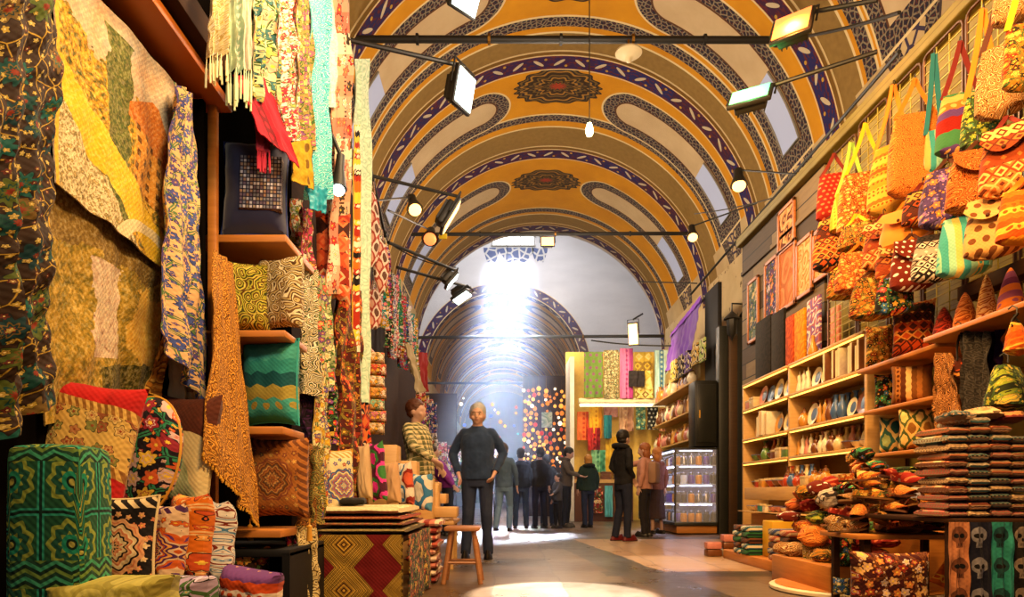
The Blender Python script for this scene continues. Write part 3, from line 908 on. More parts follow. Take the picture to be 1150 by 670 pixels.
# shelves
SH = 'pine shelves of the left cushion stall'
board('shelf_board', 'pine shelf under the navy cushion, highest of the cushion shelves', 'shelf', (-1.62, 3.74, 2.045), (-1.14, 4.30, 2.085), WOODO, SH)
board('shelf_board', 'pine shelf under the yellow-green scroll cushions', 'shelf', (-1.62, 3.66, 1.53), (-1.12, 4.08, 1.565), WOODO, SH)
board('shelf_board', 'pine shelf under the teal cushion', 'shelf', (-1.62, 3.66, 1.03), (-1.13, 4.05, 1.07), WOODO, SH)
board('shelf_board', 'pine shelf under the tan medallion cushion, lowest of the cushion shelves', 'shelf', (-1.66, 3.62, .50), (-1.13, 4.05, .54), WOODO, SH)
mot = Mt('navy cloth embroidered with little squares')
def m_sq():
    M = mot; p = M.coord('UV'); x, y, _ = M.xyz(p); x, y = x * 56, y * 46
    d = M.mx(M.abs(M.fr(x) - .5), M.abs(M.fr(y) - .5)); r = M.wn(M.fl(x), M.fl(y))
    c = M.mix(d < .36, hx('#171226'), M.pick(r, H(['#8a7a6a', '#5a4a5c', '#b8b0b8', '#6a6a78', '#8a6a5a'])))
    return _fin(M, c, p)
cushion('navy velvet cushion with a panel of small embroidered squares on the top pine shelf', plain('navy velvet', '#0e1236', .8, sheen=.4), 286, 268, 3.95, .36, .56, .2, yaw=6, lean=-6, piping=plain('navy cord', '#1c2c6a', .6), patch=(m_sq(), -.06, .12, .16, .42))
cushion('yellow-green cushion with brown scroll leaves, left on the second pine shelf', scroll('green gold paisley', ['#a8a030', '#3c3c10', '#c8b848', '#5a3a14'], 11), 275, 373, 3.80, .26, .38, .15, yaw=20)
cushion('cream and brown paisley cushion, right on the second pine shelf', scroll('cream paisley', ['#d8cca0', '#4a3018', '#b8a468', '#6a4a28'], 12), 316, 371, 3.86, .27, .40, .15, yaw=-18)
cushion('teal cushion with gold bands and loose threads on the third pine shelf', stripes('teal banded cloth', ['#1f6a66', '#2c8a80', '#0f4c50', '#3f9a8c', '#9a8c3c'], 14, axis=1, zig=.6), 305, 478, 3.88, .32, .47, .2, yaw=-10, piping=plain('teal cord', '#2c9a90', .6))
cushion('tan cushion with a worn rosette on the lowest pine shelf', medallion('tan rosette', '#a8682c', '#6a3c1c', ['#8a4a2c', '#c89048', '#7a5a3c'], .34, .42), 314, 582, 3.86, .34, .44, .18, yaw=-8, tassels=GOLDC)
# column of hanging bordered cloths at the shelf fronts
HG = 'narrow cloths hanging at the shelf ends'
def strip(label, mat, x0, x1, y0, y1, Y, dy=.22, **k):
    hang('hanging_cloth', label, 'textile', mat, [(x0, y0, Y), (x1, y0 + 3, Y + dy), (x1 + 1, y1, Y + dy), (x0, y1 - 4, Y)], folds=k.pop('folds', 2), amp=k.pop('amp', .02), nu=20, nv=60, seed=x0, **k)
strip('cream and black paisley cloth hanging below the top pine shelf end', scroll('black cream paisley', ['#e0d8b8', '#2c241c', '#c8b888', '#3c4c2c'], 14), 338, 356, 300, 445, 4.15)
strip('sage floral cloth hanging behind the kilim bag', floral('sage floral', '#9aa070', ['#c85a3c', '#e8d8a0', '#6a4a7a'], 14), 356, 372, 308, 440, 4.5)
strip('dark purple velvet cloth below the paisley one', scroll('purple velvet', ['#2c1830', '#4a2450', '#1c1018'], 12), 340, 354, 402, 500, 4.3)
strip('pale floral strip trailing beside the purple velvet', floral('pale yellow floral', '#d8cc90', ['#a8482c', '#5a4a8a', '#c8a030'], 16), 354, 366, 405, 585, 4.35)
strip('black cloth with coloured flowers between paisley and kilim', floral('black floral', '#17120f', ['#c83c2c', '#3c8a5a', '#d8a83c', '#8a4c8a'], 16), 366, 377, 380, 500, 4.7)
strip('brown fringed cloth hanging beside the tan rosette cushion', scroll('umber scroll', ['#5a3418', '#8a5424', '#2c1a0c', '#a8742c'], 16), 333, 352, 495, 592, 4.1, fringe=GOLDC)
strip('green edged paisley cloth left of the cream cushion', scroll('moss paisley', ['#4c6a3c', '#8a6a30', '#2c3018', '#b89848'], 16), 352, 362, 500, 590, 4.25)
strip('spotted cream and brown cloth hanging in front of the rug table corner', scroll('animal spots', ['#c8b070', '#4a3418', '#d8c890'], 20), 334, 356, 590, 690, 3.9)
strip('pink and red printed strip beside the black box', floral('pink strip', '#b82848', ['#e8a83c', '#e8d8c0', '#3c2c6a'], 14), 322, 334, 592, 690, 3.85)
strip('pink floral cloth hanging right of the navy cushion', floral('pink floral', '#c8486a', ['#e8d8c0', '#d8a03c', '#7a2c4a'], 14), 338, 349, 232, 312, 4.45)
strip('white sprigged cloth hanging between navy cushion and pink floral', floral('white sprig', '#d8d0b8', ['#8a9a3c', '#c85a3c'], 16), 328, 340, 222, 300, 4.6)
# scarves hanging from the stall roof
def scarf(label, mat, x0, x1, y1, Y, dy=.25, y0=-30, y1r=None, **k):
    return hang('hanging_scarf', label, 'scarf', mat, [(x0 + 2, y0, Y), (x1 - 1, y0, Y + dy), (x1, y1r or y1, Y + dy), (x0, y1, Y)], folds=k.pop('folds', 3), amp=k.pop('amp', .025), nu=36, nv=50, seed=x0 * .1, **k)
LACE = stripes('pale lace', ['#d8d8b0', '#c0d0a8', '#e8e0c0', '#a8c0a0', '#f0e8d0'], 30)
scarf('cream and gold crocheted scarf with ragged pointed ends, nearest of the hanging scarves', scroll('gold crochet', ['#e8d490', '#f8f0cc', '#d0b060', '#f0e0a8'], 20), 234, 257, 62, 3.12, dy=.06, fringe=plain('cream fringe', '#e0d4a0', .8), fl=.12, fn_=12)
scarf('mint green lace scarf with long fringe beside the gold crocheted one', LACE, 255, 284, 80, 3.2, dy=.06, fringe=plain('mint fringe', '#ccd8ac', .8), fl=.16, fn_=14)
scarf('pale green leaf-print scarf hanging over the crimson cloth', floral('pale leaf print', '#c8cc98', ['#3c6a6a', '#a8a858', '#d8a888'], 9), 284, 313, 108, 3.6, y1r=150)
scarf('white scarf printed with small red flowers', floral('white red floral', '#e8dcc8', ['#b8283c', '#c83c4c', '#7a8a5a'], 22), 312, 333, 158, 3.8)
scarf('olive and violet striped scarf beside the white flowered one', floral('olive violet', '#8a7a40', ['#7a4a7a', '#a85c6a', '#c8b068'], 16), 332, 349, 168, 4.0)
scarf('turquoise glittering scarf hanging past the navy cushion', scroll('turquoise brocade', ['#2ca0b0', '#6accd0', '#1c7a90', '#a8e0d8'], 26), 347, 369, 224, 4.2)
scarf('pale blue thin scarf between turquoise and embroidered panel', scroll('sky chiffon', ['#a8ccc8', '#d0e0d0', '#8ab8b8'], 14), 367, 375, 120, 4.5)
hang('crimson_shawl', 'crimson satin shawl with tassels bunched under the pale scarves', 'shawl', stripes('crimson satin', ['#8a1020', '#b81c30', '#6a0c1c', '#a01428'], 16), [(262, 84, 3.55), (300, 88, 3.75), (337, 188, 3.8), (294, 150, 3.55)], folds=1.5, amp=.008, nu=30, nv=24)
hang('crimson_shawl', 'darker red fringed shawl hanging down in front of the dark niche', 'shawl', plain('dark crimson wool', '#7a1024', .8), [(286, 135, 3.62), (302, 140, 3.68), (303, 172, 3.68), (289, 168, 3.62)], folds=2, amp=.006, nu=16, nv=20, fringe=plain('red fringe', '#a82038', .8), fl=.1, fn_=10)
hang('olive_shawl', 'olive gold velvet cloth folded above the navy cushion', 'shawl', stripes('olive velvet', ['#8a6a14', '#b08c20', '#6a4c10'], 12), [(326, 160, 3.86), (350, 156, 4.0), (353, 213, 4.0), (330, 203, 3.86)], folds=1.5, amp=.01, nu=24, nv=20)
hang('turquoise_shawl', 'bunched turquoise cloth lying at the corner of the navy cushion', 'shawl', plain('turquoise satin', '#1c8aa0', .45), [(342, 206, 4.0), (368, 212, 4.1), (366, 240, 4.1), (350, 234, 4.0)], folds=1.5, amp=.01, nu=16, nv=16)
def m_suz():
    M = Mt('coral embroidered suzani'); p = M.coord('UV'); x, y, _ = M.xyz(p)
    base = M.pick(M.fr(y * 1.4), H(['#c88c6c', '#d8a888', '#d8ccb0', '#c07860', '#c8a080']))
    bar = (M.fr(y * 34) < .4) * (M.mn(M.abs(x - .03), M.abs(x - .25)) < .025)
    base = M.mix(bar, base, hx('#3c2014'))
    base = flower_layer(M, p, base, ['#a82c24', '#d8d0b8', '#3c3428', '#c86a4c'], 10, 6, .3, '#e8b83c')
    return _fin(M, base, p)
scarf('coral suzani panel with red flowers and comb borders', m_suz(), 371, 393, 330, 4.6, dy=.45, y0=-10, folds=1.5)
scarf('black, orange and yellow beaded wool strip in the middle of the pale cotton', stripes('beaded wool', ['#d86a1c', '#e8c03c', '#17120f', '#a02c18', '#e8dcc0'], 24, axis=1, zig=.8), 396, 405, 395, 5.35, dy=.12, y0=140, folds=1, amp=.01)
scarf('long pale mint cotton cloth hanging to shelf height', scroll('mint cotton', ['#c0d8c0', '#d8e4cc', '#a8c8b0'], 9), 397, 415, 445, 5.5, dy=.3, y0=66, folds=2, y1r=455)
scarf('narrow orange embroidered band at the left of the mint cotton', stripes('orange comb band', ['#c86a2c', '#e0a060', '#6a2c18', '#d8ccA0'], 30, axis=1), 385, 392, 210, 5.2, dy=.15, y0=40, folds=1, amp=.008)
sr = thing('scarf_rail', 'dark wooden rail from which the scarves of the left stall hang', 'rail', P(300, -36, 3.75))
part(MB().tube([P(228, -36, 3.0), P(258, -36, 3.2), P(290, -36, 3.7), P(335, -36, 4.1), P(372, -36, 4.55), P(400, -36, 5.1)], .016, 8).build('hanging_bar', WOODD), sr)
for q in ((240, 3.1), (335, 4.1), (395, 5.0)): part(MB().tube([P(q[0], -36, q[1]), P(q[0], -36, q[1]) + Vector((-.35, 0, .2))], .012, 6).build('wall_mount', WOODD), sr)
# kilim bag and carpets
cushion('round-bottomed coral kilim bag hanging under the lit clamp lamp', kilim('coral kilim', ['#3c1c14', '#c84c28', '#d8a878', '#8a2818', '#d86a3c'], 9), 374, 340, 4.8, .24, .62, .1, yaw=28, name='kilim_bag')
hang('hanging_carpet', 'dark red and olive patterned carpet hanging vertically beside the stepped shelf', 'carpet', floral('claret carpet', '#4a1814', ['#8a2c1c', '#a8742c', '#5a4a1c', '#c8502c'], 9, '#7a6a24'),
     [(380, 300, 5.0), (404, 330, 5.6), (405, 566, 5.6), (382, 566, 5.0)], folds=2, amp=.04, nu=30, nv=60)
hang('hanging_carpet', 'red kilim strip with pale diamonds hanging behind the claret carpet', 'carpet', kilim('red kilim', ['#7a1c18', '#c83c28', '#e0c8a0', '#2c2430', '#d8783c'], 8),
     [(402, 300, 6.0), (414, 310, 6.5), (414, 520, 6.5), (402, 520, 6.0)], folds=2, amp=.03, nu=16, nv=50)
# cream round cushion on the rug table
cushion('plump cream cushion with a blue and rust flower leaning beside the rug table', medallion('cream flower cushion', '#d8c898', '#a8904c', ['#3c5a8a', '#a8502c', '#7a6a9a'], .34, .46), 377, 586, 4.75, .27, .5, .2, yaw=30, lean=-8, piping=GOLDC)
# rug-draped table
def m_rug():
    M = Mt('maroon kilim rug'); p = M.coord('UV'); x, y, _ = M.xyz(p); X = M.abs(M.fr(x / .42) - .5) * .84; Y = M.abs(M.fr((y + .06) / .56) - .5) * 1.12
    d = M.abs(X - M.abs(Y - .28) * .9)
    base = hx('#6a1414')
    c = M.mix(M.band(d, .0, .12), base, M.pick(M.fr(d * 20), H(['#a8842c', '#5a4414', '#c8a040', '#3c2c14'])))
    e = M.abs(X - .0) + M.abs(Y - .0); c = M.mix(e < .14, c, M.pick(M.fr(e * 16), H(['#c89a38', '#3c1c10', '#8a6a20'])))
    e = X + M.abs(Y - .56); c = M.mix(e < .14, c, M.pick(M.fr(e * 16), H(['#c89a38', '#3c1c10', '#8a6a20'])))
    bor = M.mn(x, .62 - x); c = M.mix(bor < .06, c, M.mix((M.fr(y * 24) < .5) * (bor > .02), hx('#3c2c10'), hx('#8a7028')))
    return _fin(M, c, p, bs=.5)
RUG = m_rug(); DARKR = floral('black floral rug', '#17130f', ['#8a2420', '#c8a850', '#5a6a3c', '#b0502c'], 11)
table_root = thing('display_table', 'low table wholly draped with a maroon kilim rug, at the foot of the left stall', 'table', (-.88, 4.9, 0))
part(MB().box((-1.16, 4.40, .42), (-.62, 5.6, .46), bev=.01).build('tabletop', WOODD), table_root)
for x in (-1.14, -.66):
    for y in (4.44, 5.54): part(MB().box((x - .02, y - .02, 0), (x + .03, y + .03, .42)).build('leg', WOODD), table_root)
def drape(name, label, mat, a, b, c, ztop, zbot, amp=.015, **k):
    """cloth hanging from the line a-b (xy) between ztop and zbot"""
    A, B = Vector((*a, ztop)), Vector((*b, ztop)); A2, B2 = Vector((*a, zbot)), Vector((*b, zbot))
    mb = cloth_mesh(A, B, B2, A2, folds=k.pop('folds', 2), amp=amp, nu=30, nv=30, **k)
    return tag(mb.build(name, mat, origin=(A2 + B2) / 2, weld=False), label, 'rug')
drape('kilim_rug', 'maroon kilim rug with gold hooked diamonds covering the front of the low table', RUG, (-1.18, 4.34), (-.61, 4.34), 0, .475, .01, folds=1, amp=.006)
drape('flower_rug', 'black rug with red and cream flowers covering the aisle side of the low table', DARKR, (-.575, 4.36), (-.575, 5.6), 0, .47, .01, folds=2, amp=.01)
FM = [stripes('rug pile cream', ['#d0c090', '#e8dcb0', '#b0a068'], 30, axis=1), stripes('rug pile red', ['#7a2018', '#a8482c', '#3c1c14', '#c8a868'], 40, axis=1),
      kilim('rug pile kilim', ['#2c1c14', '#8a2c1c', '#c8a860', '#4a4a2c'], 20), stripes('rug pile olive', ['#4a4024', '#6a5a30', '#a89860'], 26, axis=1)]
z = .475
for i, (m, lb) in enumerate([(3, 'olive grey folded rug at the bottom of the pile on the draped table'), (2, 'folded rug with a dark diamond border in the pile on the draped table'), (1, 'red edged folded rug in the upper pile on the draped table'), (0, 'cream folded rug on top of the pile on the draped table')]):
    h = (.04, .034, .034, .055)[i]
    place(fold_mb(.56 - i * .015, 1.15, h, 1, i), 'folded_rug', FM[m], (-.885 - .01 * i, 4.38 + .02 * i, z), 0, lb, 'rug'); z += h + .003
place(fold_mb(.16, .3, .05, 1, 4), 'folded_cloth', BLACK, (-.98, 4.62, z), 8, 'black folded cloth lying on top of the rug pile', 'cloth')
# cushions stood up on the stepped shelf
cushion('slim beige cushion at the left of the stepped shelf', plain('beige linen', '#b89c74', .85), 411, 562, 5.35, .12, .44, .10, yaw=-20, lean=-6, roll=-8)
cushion('magenta, green and brown ikat cushion leaning on the beige one', ikat('magenta ikat', ['#c8288a', '#2c6a2c', '#4a1c30', '#d83c9a', '#3c7a3c'], 7), 427, 563, 5.4, .14, .46, .08, yaw=-30, roll=-6)
cushion('second plain beige cushion, between the two patterned ones on the stepped shelf', plain('beige linen warm', '#b49068', .85), 443, 566, 5.6, .12, .34, .12, yaw=-20, roll=-6)
cushion('cream cushion with blue and red ikat flames on the stepped shelf', ikat('blue red ikat', ['#e0d8c8', '#2c6a9a', '#d8ccb8', '#8a2c20', '#c85a3c'], 7), 457, 568, 5.75, .15, .36, .09, yaw=-35, roll=-5)
cushion('cream cushion with large blue rings, lowest on the stepped shelf', ikat('blue ring ikat', ['#e4dcc8', '#3c7aa8', '#e0d8c4', '#4c8ab0'], 4.5), 474, 574, 6.0, .2, .32, .12, yaw=-30, rnd=False)
# stepped shelf: stair of pale boxes
for i, (x0, x1, pyt, pyb, lb) in enumerate([(412, 446, 499, 530, 'top'), (424, 468, 517, 552, 'second'), (440, 486, 536, 572, 'third'), (478, 492, 543, 560, 'fourth')]):
    Y = 6.15 + i * .25
    a, b = P(x0, pyb, Y), P(x1, pyt, Y)
    board('pine_box', 'pale pine box forming the %s step behind the ikat cushions' % lb, 'box', (a.x, Y, 0), (b.x, Y + .24, b.z), WOODL, bev=.012)
for i, (x0, x1, pyt) in enumerate([(481, 493, 541), (485, 501, 554), (486, 513, 569)]):
    Y = 7.5 - i * .35; a, b = P(x0, 600, Y), P(x1, pyt, Y)
    board('pine_step', '%s pale pine step beside the standing man' % ('upper', 'middle', 'lower')[i], 'step', (a.x, Y, b.z - .1), (b.x, Y + .34, b.z), WOODL, bev=.01)
trolley = thing('step_stand', 'pale pine stand carrying the steps beside the standing man', 'stand', (-.56, 7.2, 0))
for x, y in ((-.70, 6.86), (-.50, 6.86), (-.70, 7.72), (-.52, 7.72)):
    part(MB().box((x - .02, y - .02, 0), (x + .02, y + .02, .49)).build('leg', WOODL), trolley)
part(MB().box((-.73, 6.82, .43), (-.47, 7.78, .465), bev=.005).build('top_panel', WOODL), trolley)
# red stacks below the steps
TERR = ['#a84c38', '#c87860', '#8a3428', '#d89880']
z = .0
for i in range(9):
    h = .055
    place(fold_mb(.24 + random.uniform(-.02, .02), .5, h, 1, i), 'folded_kilim', stripes('terracotta fold %d' % i, random.sample(TERR, 4) + ['#e0c8a8'], 22, axis=0, seed=i), (-.655 + random.uniform(-.01, .01), 5.74, z), random.uniform(-2, 2),
          'folded terracotta kilim in the floor pile beside the stool, %s' % ['at the very bottom', 'second from the bottom', 'third from the bottom', 'fourth from the bottom', 'in the middle', 'fourth from the top', 'third from the top', 'second from the top', 'on top'][i], 'kilim')
    z += h + .002
# three legged... the wooden stool
st = thing('wooden_stool', 'small round-topped wooden stool standing in front of the man in the aisle', 'stool', (-.33, 5.86, 0))
STW = wood('stool wood', '#b07a4c', '#7a4a28')
part(MB().box((-.475, 5.70, .425), (-.185, 6.0, .462), bev=.012).build('seat', STW), st)
for sx, sy in ((-1, -1), (1, -1), (-1, 1), (1, 1)):
    part(MB().tube([(-.33 + sx * .09, 5.86 + sy * .09, .43), (-.33 + sx * .15, 5.86 + sy * .15, 0)], [.02, .02], 8).build('leg', STW), st)
for sy in (-1, 1): part(MB().tube([(-.33 - .125, 5.86 + sy * .125, .17), (-.33 + .125, 5.86 + sy * .125, .17)], .013, 6).build('stretcher', STW), st)
# ---------- near left heap of cushions ----------
bench = thing('cushion_bench', 'dark bench under the heap of cushions at the lower left', 'bench', (-1.35, 2.7, 0))
part(MB().box((-1.64, 1.9, .06), (-1.05, 3.5, .12), bev=.01).build('top_panel', WOODD), bench)
for x in (-1.6, -1.12):
    for y in (1.96, 3.42): part(MB().box((x - .02, y - .02, 0), (x + .02, y + .02, .06)).build('leg', WOODD), bench)
def m_green():
    M = Mt('green stamped cloth'); p = M.coord('UV'); x, y, _ = M.xyz(p)
    gx, gy = x * 6, y * 5.5
    cx_, cy_ = M.fr(gx) - .5, M.fr(gy) - .5; r = M.hyp(cx_, cy_); a = M.atan2(cy_, cx_)
    base = M.mix(M.noise(p, 8, 3), hx('#123c28'), hx('#28643f'))
    st = r + M.abs(M.fr(a * 9 / 6.283) - .5) * .16
    c = M.mix(M.band(st, .16, .42), base, hx('#8a9a3c')); c = M.mix(M.band(st, .22, .34), c, hx('#1c5440'))
    c = M.mix(r < .16, c, hx('#1c8a6a')); c = M.mix(r < .09, c, hx('#0e2c1c')); c = M.mix(r < .05, c, hx('#a8a44c'))
    e = M.mx(M.abs(cx_), M.abs(cy_)); c = M.mix(e > .44, c, hx('#2c9a7c')); c = M.mix(e > .475, c, hx('#0c2c20'))
    ban = M.fr(gy / 2 + .1) < .22; t = M.pick(M.fr(M.abs(M.fr(gx * 2) - .5) + gy * 4), H(['#1c4430', '#6a8a3c', '#123020', '#3c9a70']))
    return _fin(M, M.mix(ban, c, t), p, bs=.5)
GR = m_green()
o = place(MB().box((-.115, -.1, 0), (.115, .12, .745), bev=.04), 'bolster', GR, Vector((-1.32, 2.12, .125)), 4, 'tall green bolster with stamped suns and pomegranates at the lower left corner', 'bolster')
dfm = o.modifiers.new('sub', 'SUBSURF'); dfm.levels = dfm.render_levels = 1
cushion('scarlet velvet cushion with a gold brocade middle leaning on the green bolster', None, 92, 572, 2.55, .34, .48, .2, yaw=14, lean=-10, roll=12, name='cushion') if 0 else None
def m_band():
    M = Mt('scarlet cushion with brocade middle'); p = M.coord('UV'); x, y, _ = M.xyz(p)
    red = M.mix(M.noise(p, 9, 3), hx('#8a0f10'), hx('#c81c14'))
    bro = flower_layer(M, p, hx('#c8a454'), ['#9a5a34', '#c8a860', '#a87040', '#7a7a3c'], 19, 5, .36, '#8a3c20')
    t = y + x * .12
    c = M.mix(M.band(t, .20, .47), red, bro)
    k = M.mx(M.band(t, .20, .24), M.band(t, .43, .47))
    c = M.mix(k, c, M.mix(M.fr((x + y * .3) * 40) < .5, hx('#c8a050'), hx('#8a5c24')))
    return _fin(M, c, p, bs=.5)
cushion('scarlet velvet cushion with a broad gold brocade band, leaning behind the green bolster', m_band(), 80, 585, 2.62, .33, .55, .2, yaw=12, lean=-12, roll=8)
cushion('round black cushion with coral and green flower garlands behind the scarlet one', floral('black garland', '#171018', ['#c85a2c', '#d8b03c', '#8a2430', '#c8a8a0'], 9, '#2c7a54', 6, .4), 146, 586, 2.9, .34, .53, .17, yaw=-12, lean=-10, roll=5, rnd=True, piping=GOLDC)
def m_port():
    M = Mt('portrait print cushion'); p = M.coord('UV'); x, y, _ = M.xyz(p); w = M.wobble(p, 7, .05); wx, wy, _ = M.xyz(w)
    n = M.noise(p, 20, 3)
    c = M.mix(n, hx('#3c1c14'), hx('#6a3420'))
    c = M.mix(M.hyp(wx - .24, wy - .20) < .19, c, hx('#d8c48a'))
    dress = (M.abs(wx - .2) * 1.1 + (wy - .30) * .45) < .07
    c = M.mix(dress * M.band(wy, .04, .32), c, M.mix(n, hx('#8a9a5a'), hx('#dce0b0')))
    c = M.mix(M.hyp(wx - .2, (wy - .36) * .9) < .035, c, hx('#e0b088'))
    c = M.mix(M.hyp(wx - .2, (wy - .40)) < .035, c, hx('#2c2018'))
    c = M.mix(M.hyp((wx - .16), (wy - .09)) < .06, c, hx('#17181c'))
    c = M.mix(M.hyp((wx - .07), (wy - .30)) < .05, c, hx('#c8742c'))
    return _fin(M, c, p)
cushion('brown cushion printed with a seated figure in a pale dress', m_port(), 196, 573, 3.22, .36, .54, .13, yaw=-20, lean=-8, roll=3)
cushion('cream bordered cushion with a pink rose on black, in front of the garland cushion', medallion('rose on black', '#17110f', '#d8c090', ['#d8a070', '#c87850', '#e8d0a0'], .30, .34), 128, 670, 2.5, .27, .36, .13, yaw=6, lean=-8, piping=plain('cream cord', '#d8c08a', .7))
cushion('cream cushion with concentric violet and orange oval beside the rose cushion', medallion('violet oval', '#d8b890', '#4a2450', ['#c85a1c', '#5a2c6a', '#e0a04c'], .26, .34), 176, 668, 2.75, .2, .36, .13, yaw=-25, lean=-8)
cushion('bright orange cushion with pale chain-stitch tulips', floral('orange tulip', '#d06a14', ['#e8a04c', '#e8c888', '#c04c1c'], 8, '#e0b070'), 208, 652, 2.9, .2, .36, .14, yaw=-30, lean=-6)
cushion('white cushion with rust and blue vine pattern, right end of the heap', scroll('rust blue vine', ['#e0dccc', '#7a2c1c', '#dcd8c8', '#4c7a9a', '#d8d4c4'], 16), 238, 650, 3.05, .15, .34, .14, yaw=-40, lean=-6)
cushion('lime green satin cushion lying flat at the bottom edge of the heap', scroll('lime satin', ['#a8a048', '#b8b058', '#98903c'], 8), 130, 690, 2.15, .36, .12, .3, yaw=0)
cushion('lilac and green leaf cushion lying low beside the lime one', floral('lilac leaf', '#a894b0', ['#4c8a4c', '#8a5a9a', '#d8c8e0'], 10), 206, 690, 2.5, .2, .14, .26, yaw=-10)
cushion('orange and violet striped cushion below the black box', stripes('sunset stripe', ['#d8742c', '#e8b070', '#6a3c7a', '#e8d8c0', '#c84c1c'], 24, axis=1, zig=.4), 280, 680, 3.0, .26, .16, .22, yaw=-12, roll=8)
cushion('dark cushion with orange flowers inside the black box', floral('dark orange floral', '#2c1810', ['#c8742c', '#8a3c1c', '#d8a040'], 12), 268, 655, 3.75, .34, .2, .18, yaw=0)
bx = thing('display_box', 'black painted open box under the lowest pine shelf', 'box', (-1.35, 3.8, 0))
DKP = plain('black paint', '#0d0c0b', .6)
part(MB().box((-1.6, 4.3, .0), (-1.12, 4.34, .42)).build('back_panel', DKP), bx); part(MB().box((-1.62, 3.64, .0), (-1.58, 4.34, .42)).build('side_panel', DKP), bx)
part(MB().box((-1.13, 3.64, .0), (-1.09, 4.34, .42)).build('side_panel', DKP), bx); part(MB().box((-1.62, 3.64, .40), (-1.09, 4.34, .44), bev=.005).build('lid', DKP), bx)
part(MB().box((-1.6, 3.66, .08), (-1.11, 4.32, .11)).build('base_panel', DKP), bx)
# ---------- further left stalls ----------
board('stall_partition', 'dark timber wall of the farthest left stalls beyond the checked shirt', 'partition', (-2.3, 12.7, 0), (-2.2, 18.5, 4.2), WOODD)
board('stall_partition', 'dark timber wall behind the far left stalls', 'partition', (-1.95, 5.7, 0), (-1.85, 12.6, 4.4), WOODD)
board('shelf_board', 'pine shelf on the left stall beyond the claret carpet, above the packed pillows', 'shelf', (-1.62, 6.9, 2.15), (-1.32, 7.9, 2.19), WOODO)
SC = ['#c83c4c', '#2c4c9a', '#e8e0d8', '#1c8a8a', '#d8a02c', '#7a2c8a', '#17181c', '#c8c0d0', '#e87a8a', '#3c8a4c', '#a81c24']
nm_ = ['rose', 'blue', 'white', 'teal', 'yellow', 'violet', 'black', 'silver grey', 'pink', 'green', 'dark red']
rows = [(417, 300, 250, .4), (424, 345, 262, .5), (431, 370, 270, .6), (437, 392, 300, .7), (443, 400, 306, .8), (449, 404, 325, .9), (455, 396, 335, 1.0), (462, 410, 350, 1.1)]
k = 0
for j, (px, yb, yt, _) in enumerate(rows):
    for s in range(2):
        c = k % 11; k += 1
        Y = 7.6 + j * .75 + s * .35
        x = px + s * 3.5
        m = floral('far scarf %d' % k, SC[c], [SC[(c + 3) % 11], SC[(c + 5) % 11], '#e8e0d0'], 12)
        yb2 = yb + (12 if s else 0) * (1 if j % 2 else -1)
        hang('hanging_scarf', '%s patterned scarf, far left row, %s of the line' % (nm_[c], ['start', 'near part', 'near middle', 'middle', 'far middle', 'far part', 'far end', 'last hook'][j]) + (' and lower' if s and j > 4 else ''),
             'scarf', m, [(x - 5, yt + s * 5, Y), (x + 3, yt + 3 + s * 5, Y + .25), (x + 4, yb2, Y + .25), (x - 4, yb2 - 3, Y)], folds=2, amp=.03, nu=14, nv=30, seed=k)
for j, (px, py0, py1, w_, lb) in enumerate([(418, 215, 300, .16, 'pink and cream oval'), (428, 268, 330, .18, 'rust and white oval'), (420, 325, 370, .2, 'brown')]):
    cushion('%s embroidered bag hanging at the top of the far scarf line' % lb, ikat('oval bag %d' % j, ['#d8a890', '#a8483c', '#e8d8c8', '#6a4a3c'], 8), px, py1, 7.2 + j * .5, w_, (py1 - py0) / F * (7.2 + j * .5), .08, yaw=35, rnd=True, name='embroidered_bag', loop=True)
PK = ['#e0c8a0', '#c84c3c', '#e8dcc8', '#d89a4c', '#8ac0a0', '#c8788a']
for j in range(7):
    yb = 400 + j * 13
    cushion('plastic-wrapped %s pillow in the tower beside the claret carpet, %s' % (['cream', 'red', 'white', 'amber', 'mint', 'pink', 'gold'][j], ['topmost', 'second from top', 'third from top', 'in the middle', 'third from the bottom', 'second from the bottom', 'lowest'][j]),
            floral('packed pillow %d' % j, PK[j % 6], ['#c83c2c', '#e8e0d0', '#d8a03c'], 14), 419 + (j % 2) * 2, yb + 10, 6.7, .22, .12, .26, yaw=20)
hang('hanging_cloth', 'dark red cloth hanging from the vault side above the far scarves', 'textile', plain('far red cloth', '#8a1c18', .8), [(470, 395, 14.2), (480, 396, 14.6), (480, 440, 14.6), (472, 440, 14.2)], folds=2, amp=.03, nu=14, nv=20)
hang('hanging_cloth', 'cream curtain hanging diagonally above the man in the checked shirt', 'textile', plain('far cream cloth', '#a89878', .8), [(455, 385, 11.2), (462, 388, 11.4), (476, 440, 11.4), (470, 440, 11.2)], folds=2, amp=.03, nu=14, nv=20)
for j in range(16):
    px = 472 + (j * 37) % 36; py = 440 + (j * 23) % 88; Y = 13 + (j % 5) * .8
    c = j % 11
    hang('hanging_garment', '%s garment on the crowded rail behind the checked shirt, %s' % (nm_[c], ['upper', 'middle', 'lower'][min(2, int((py - 440) / 30))] + (' left' if px < 484 else ' centre' if px < 496 else ' right')), 'garment',
         floral('rail garment %d' % j, SC[c], [SC[(c + 4) % 11], '#e8d8c0'], 9), [(px - 5, py, Y), (px + 6, py, Y + .1), (px + 7, py + 34, Y + .1), (px - 6, py + 34, Y)], folds=2, amp=.04, nu=12, nv=16, seed=j)
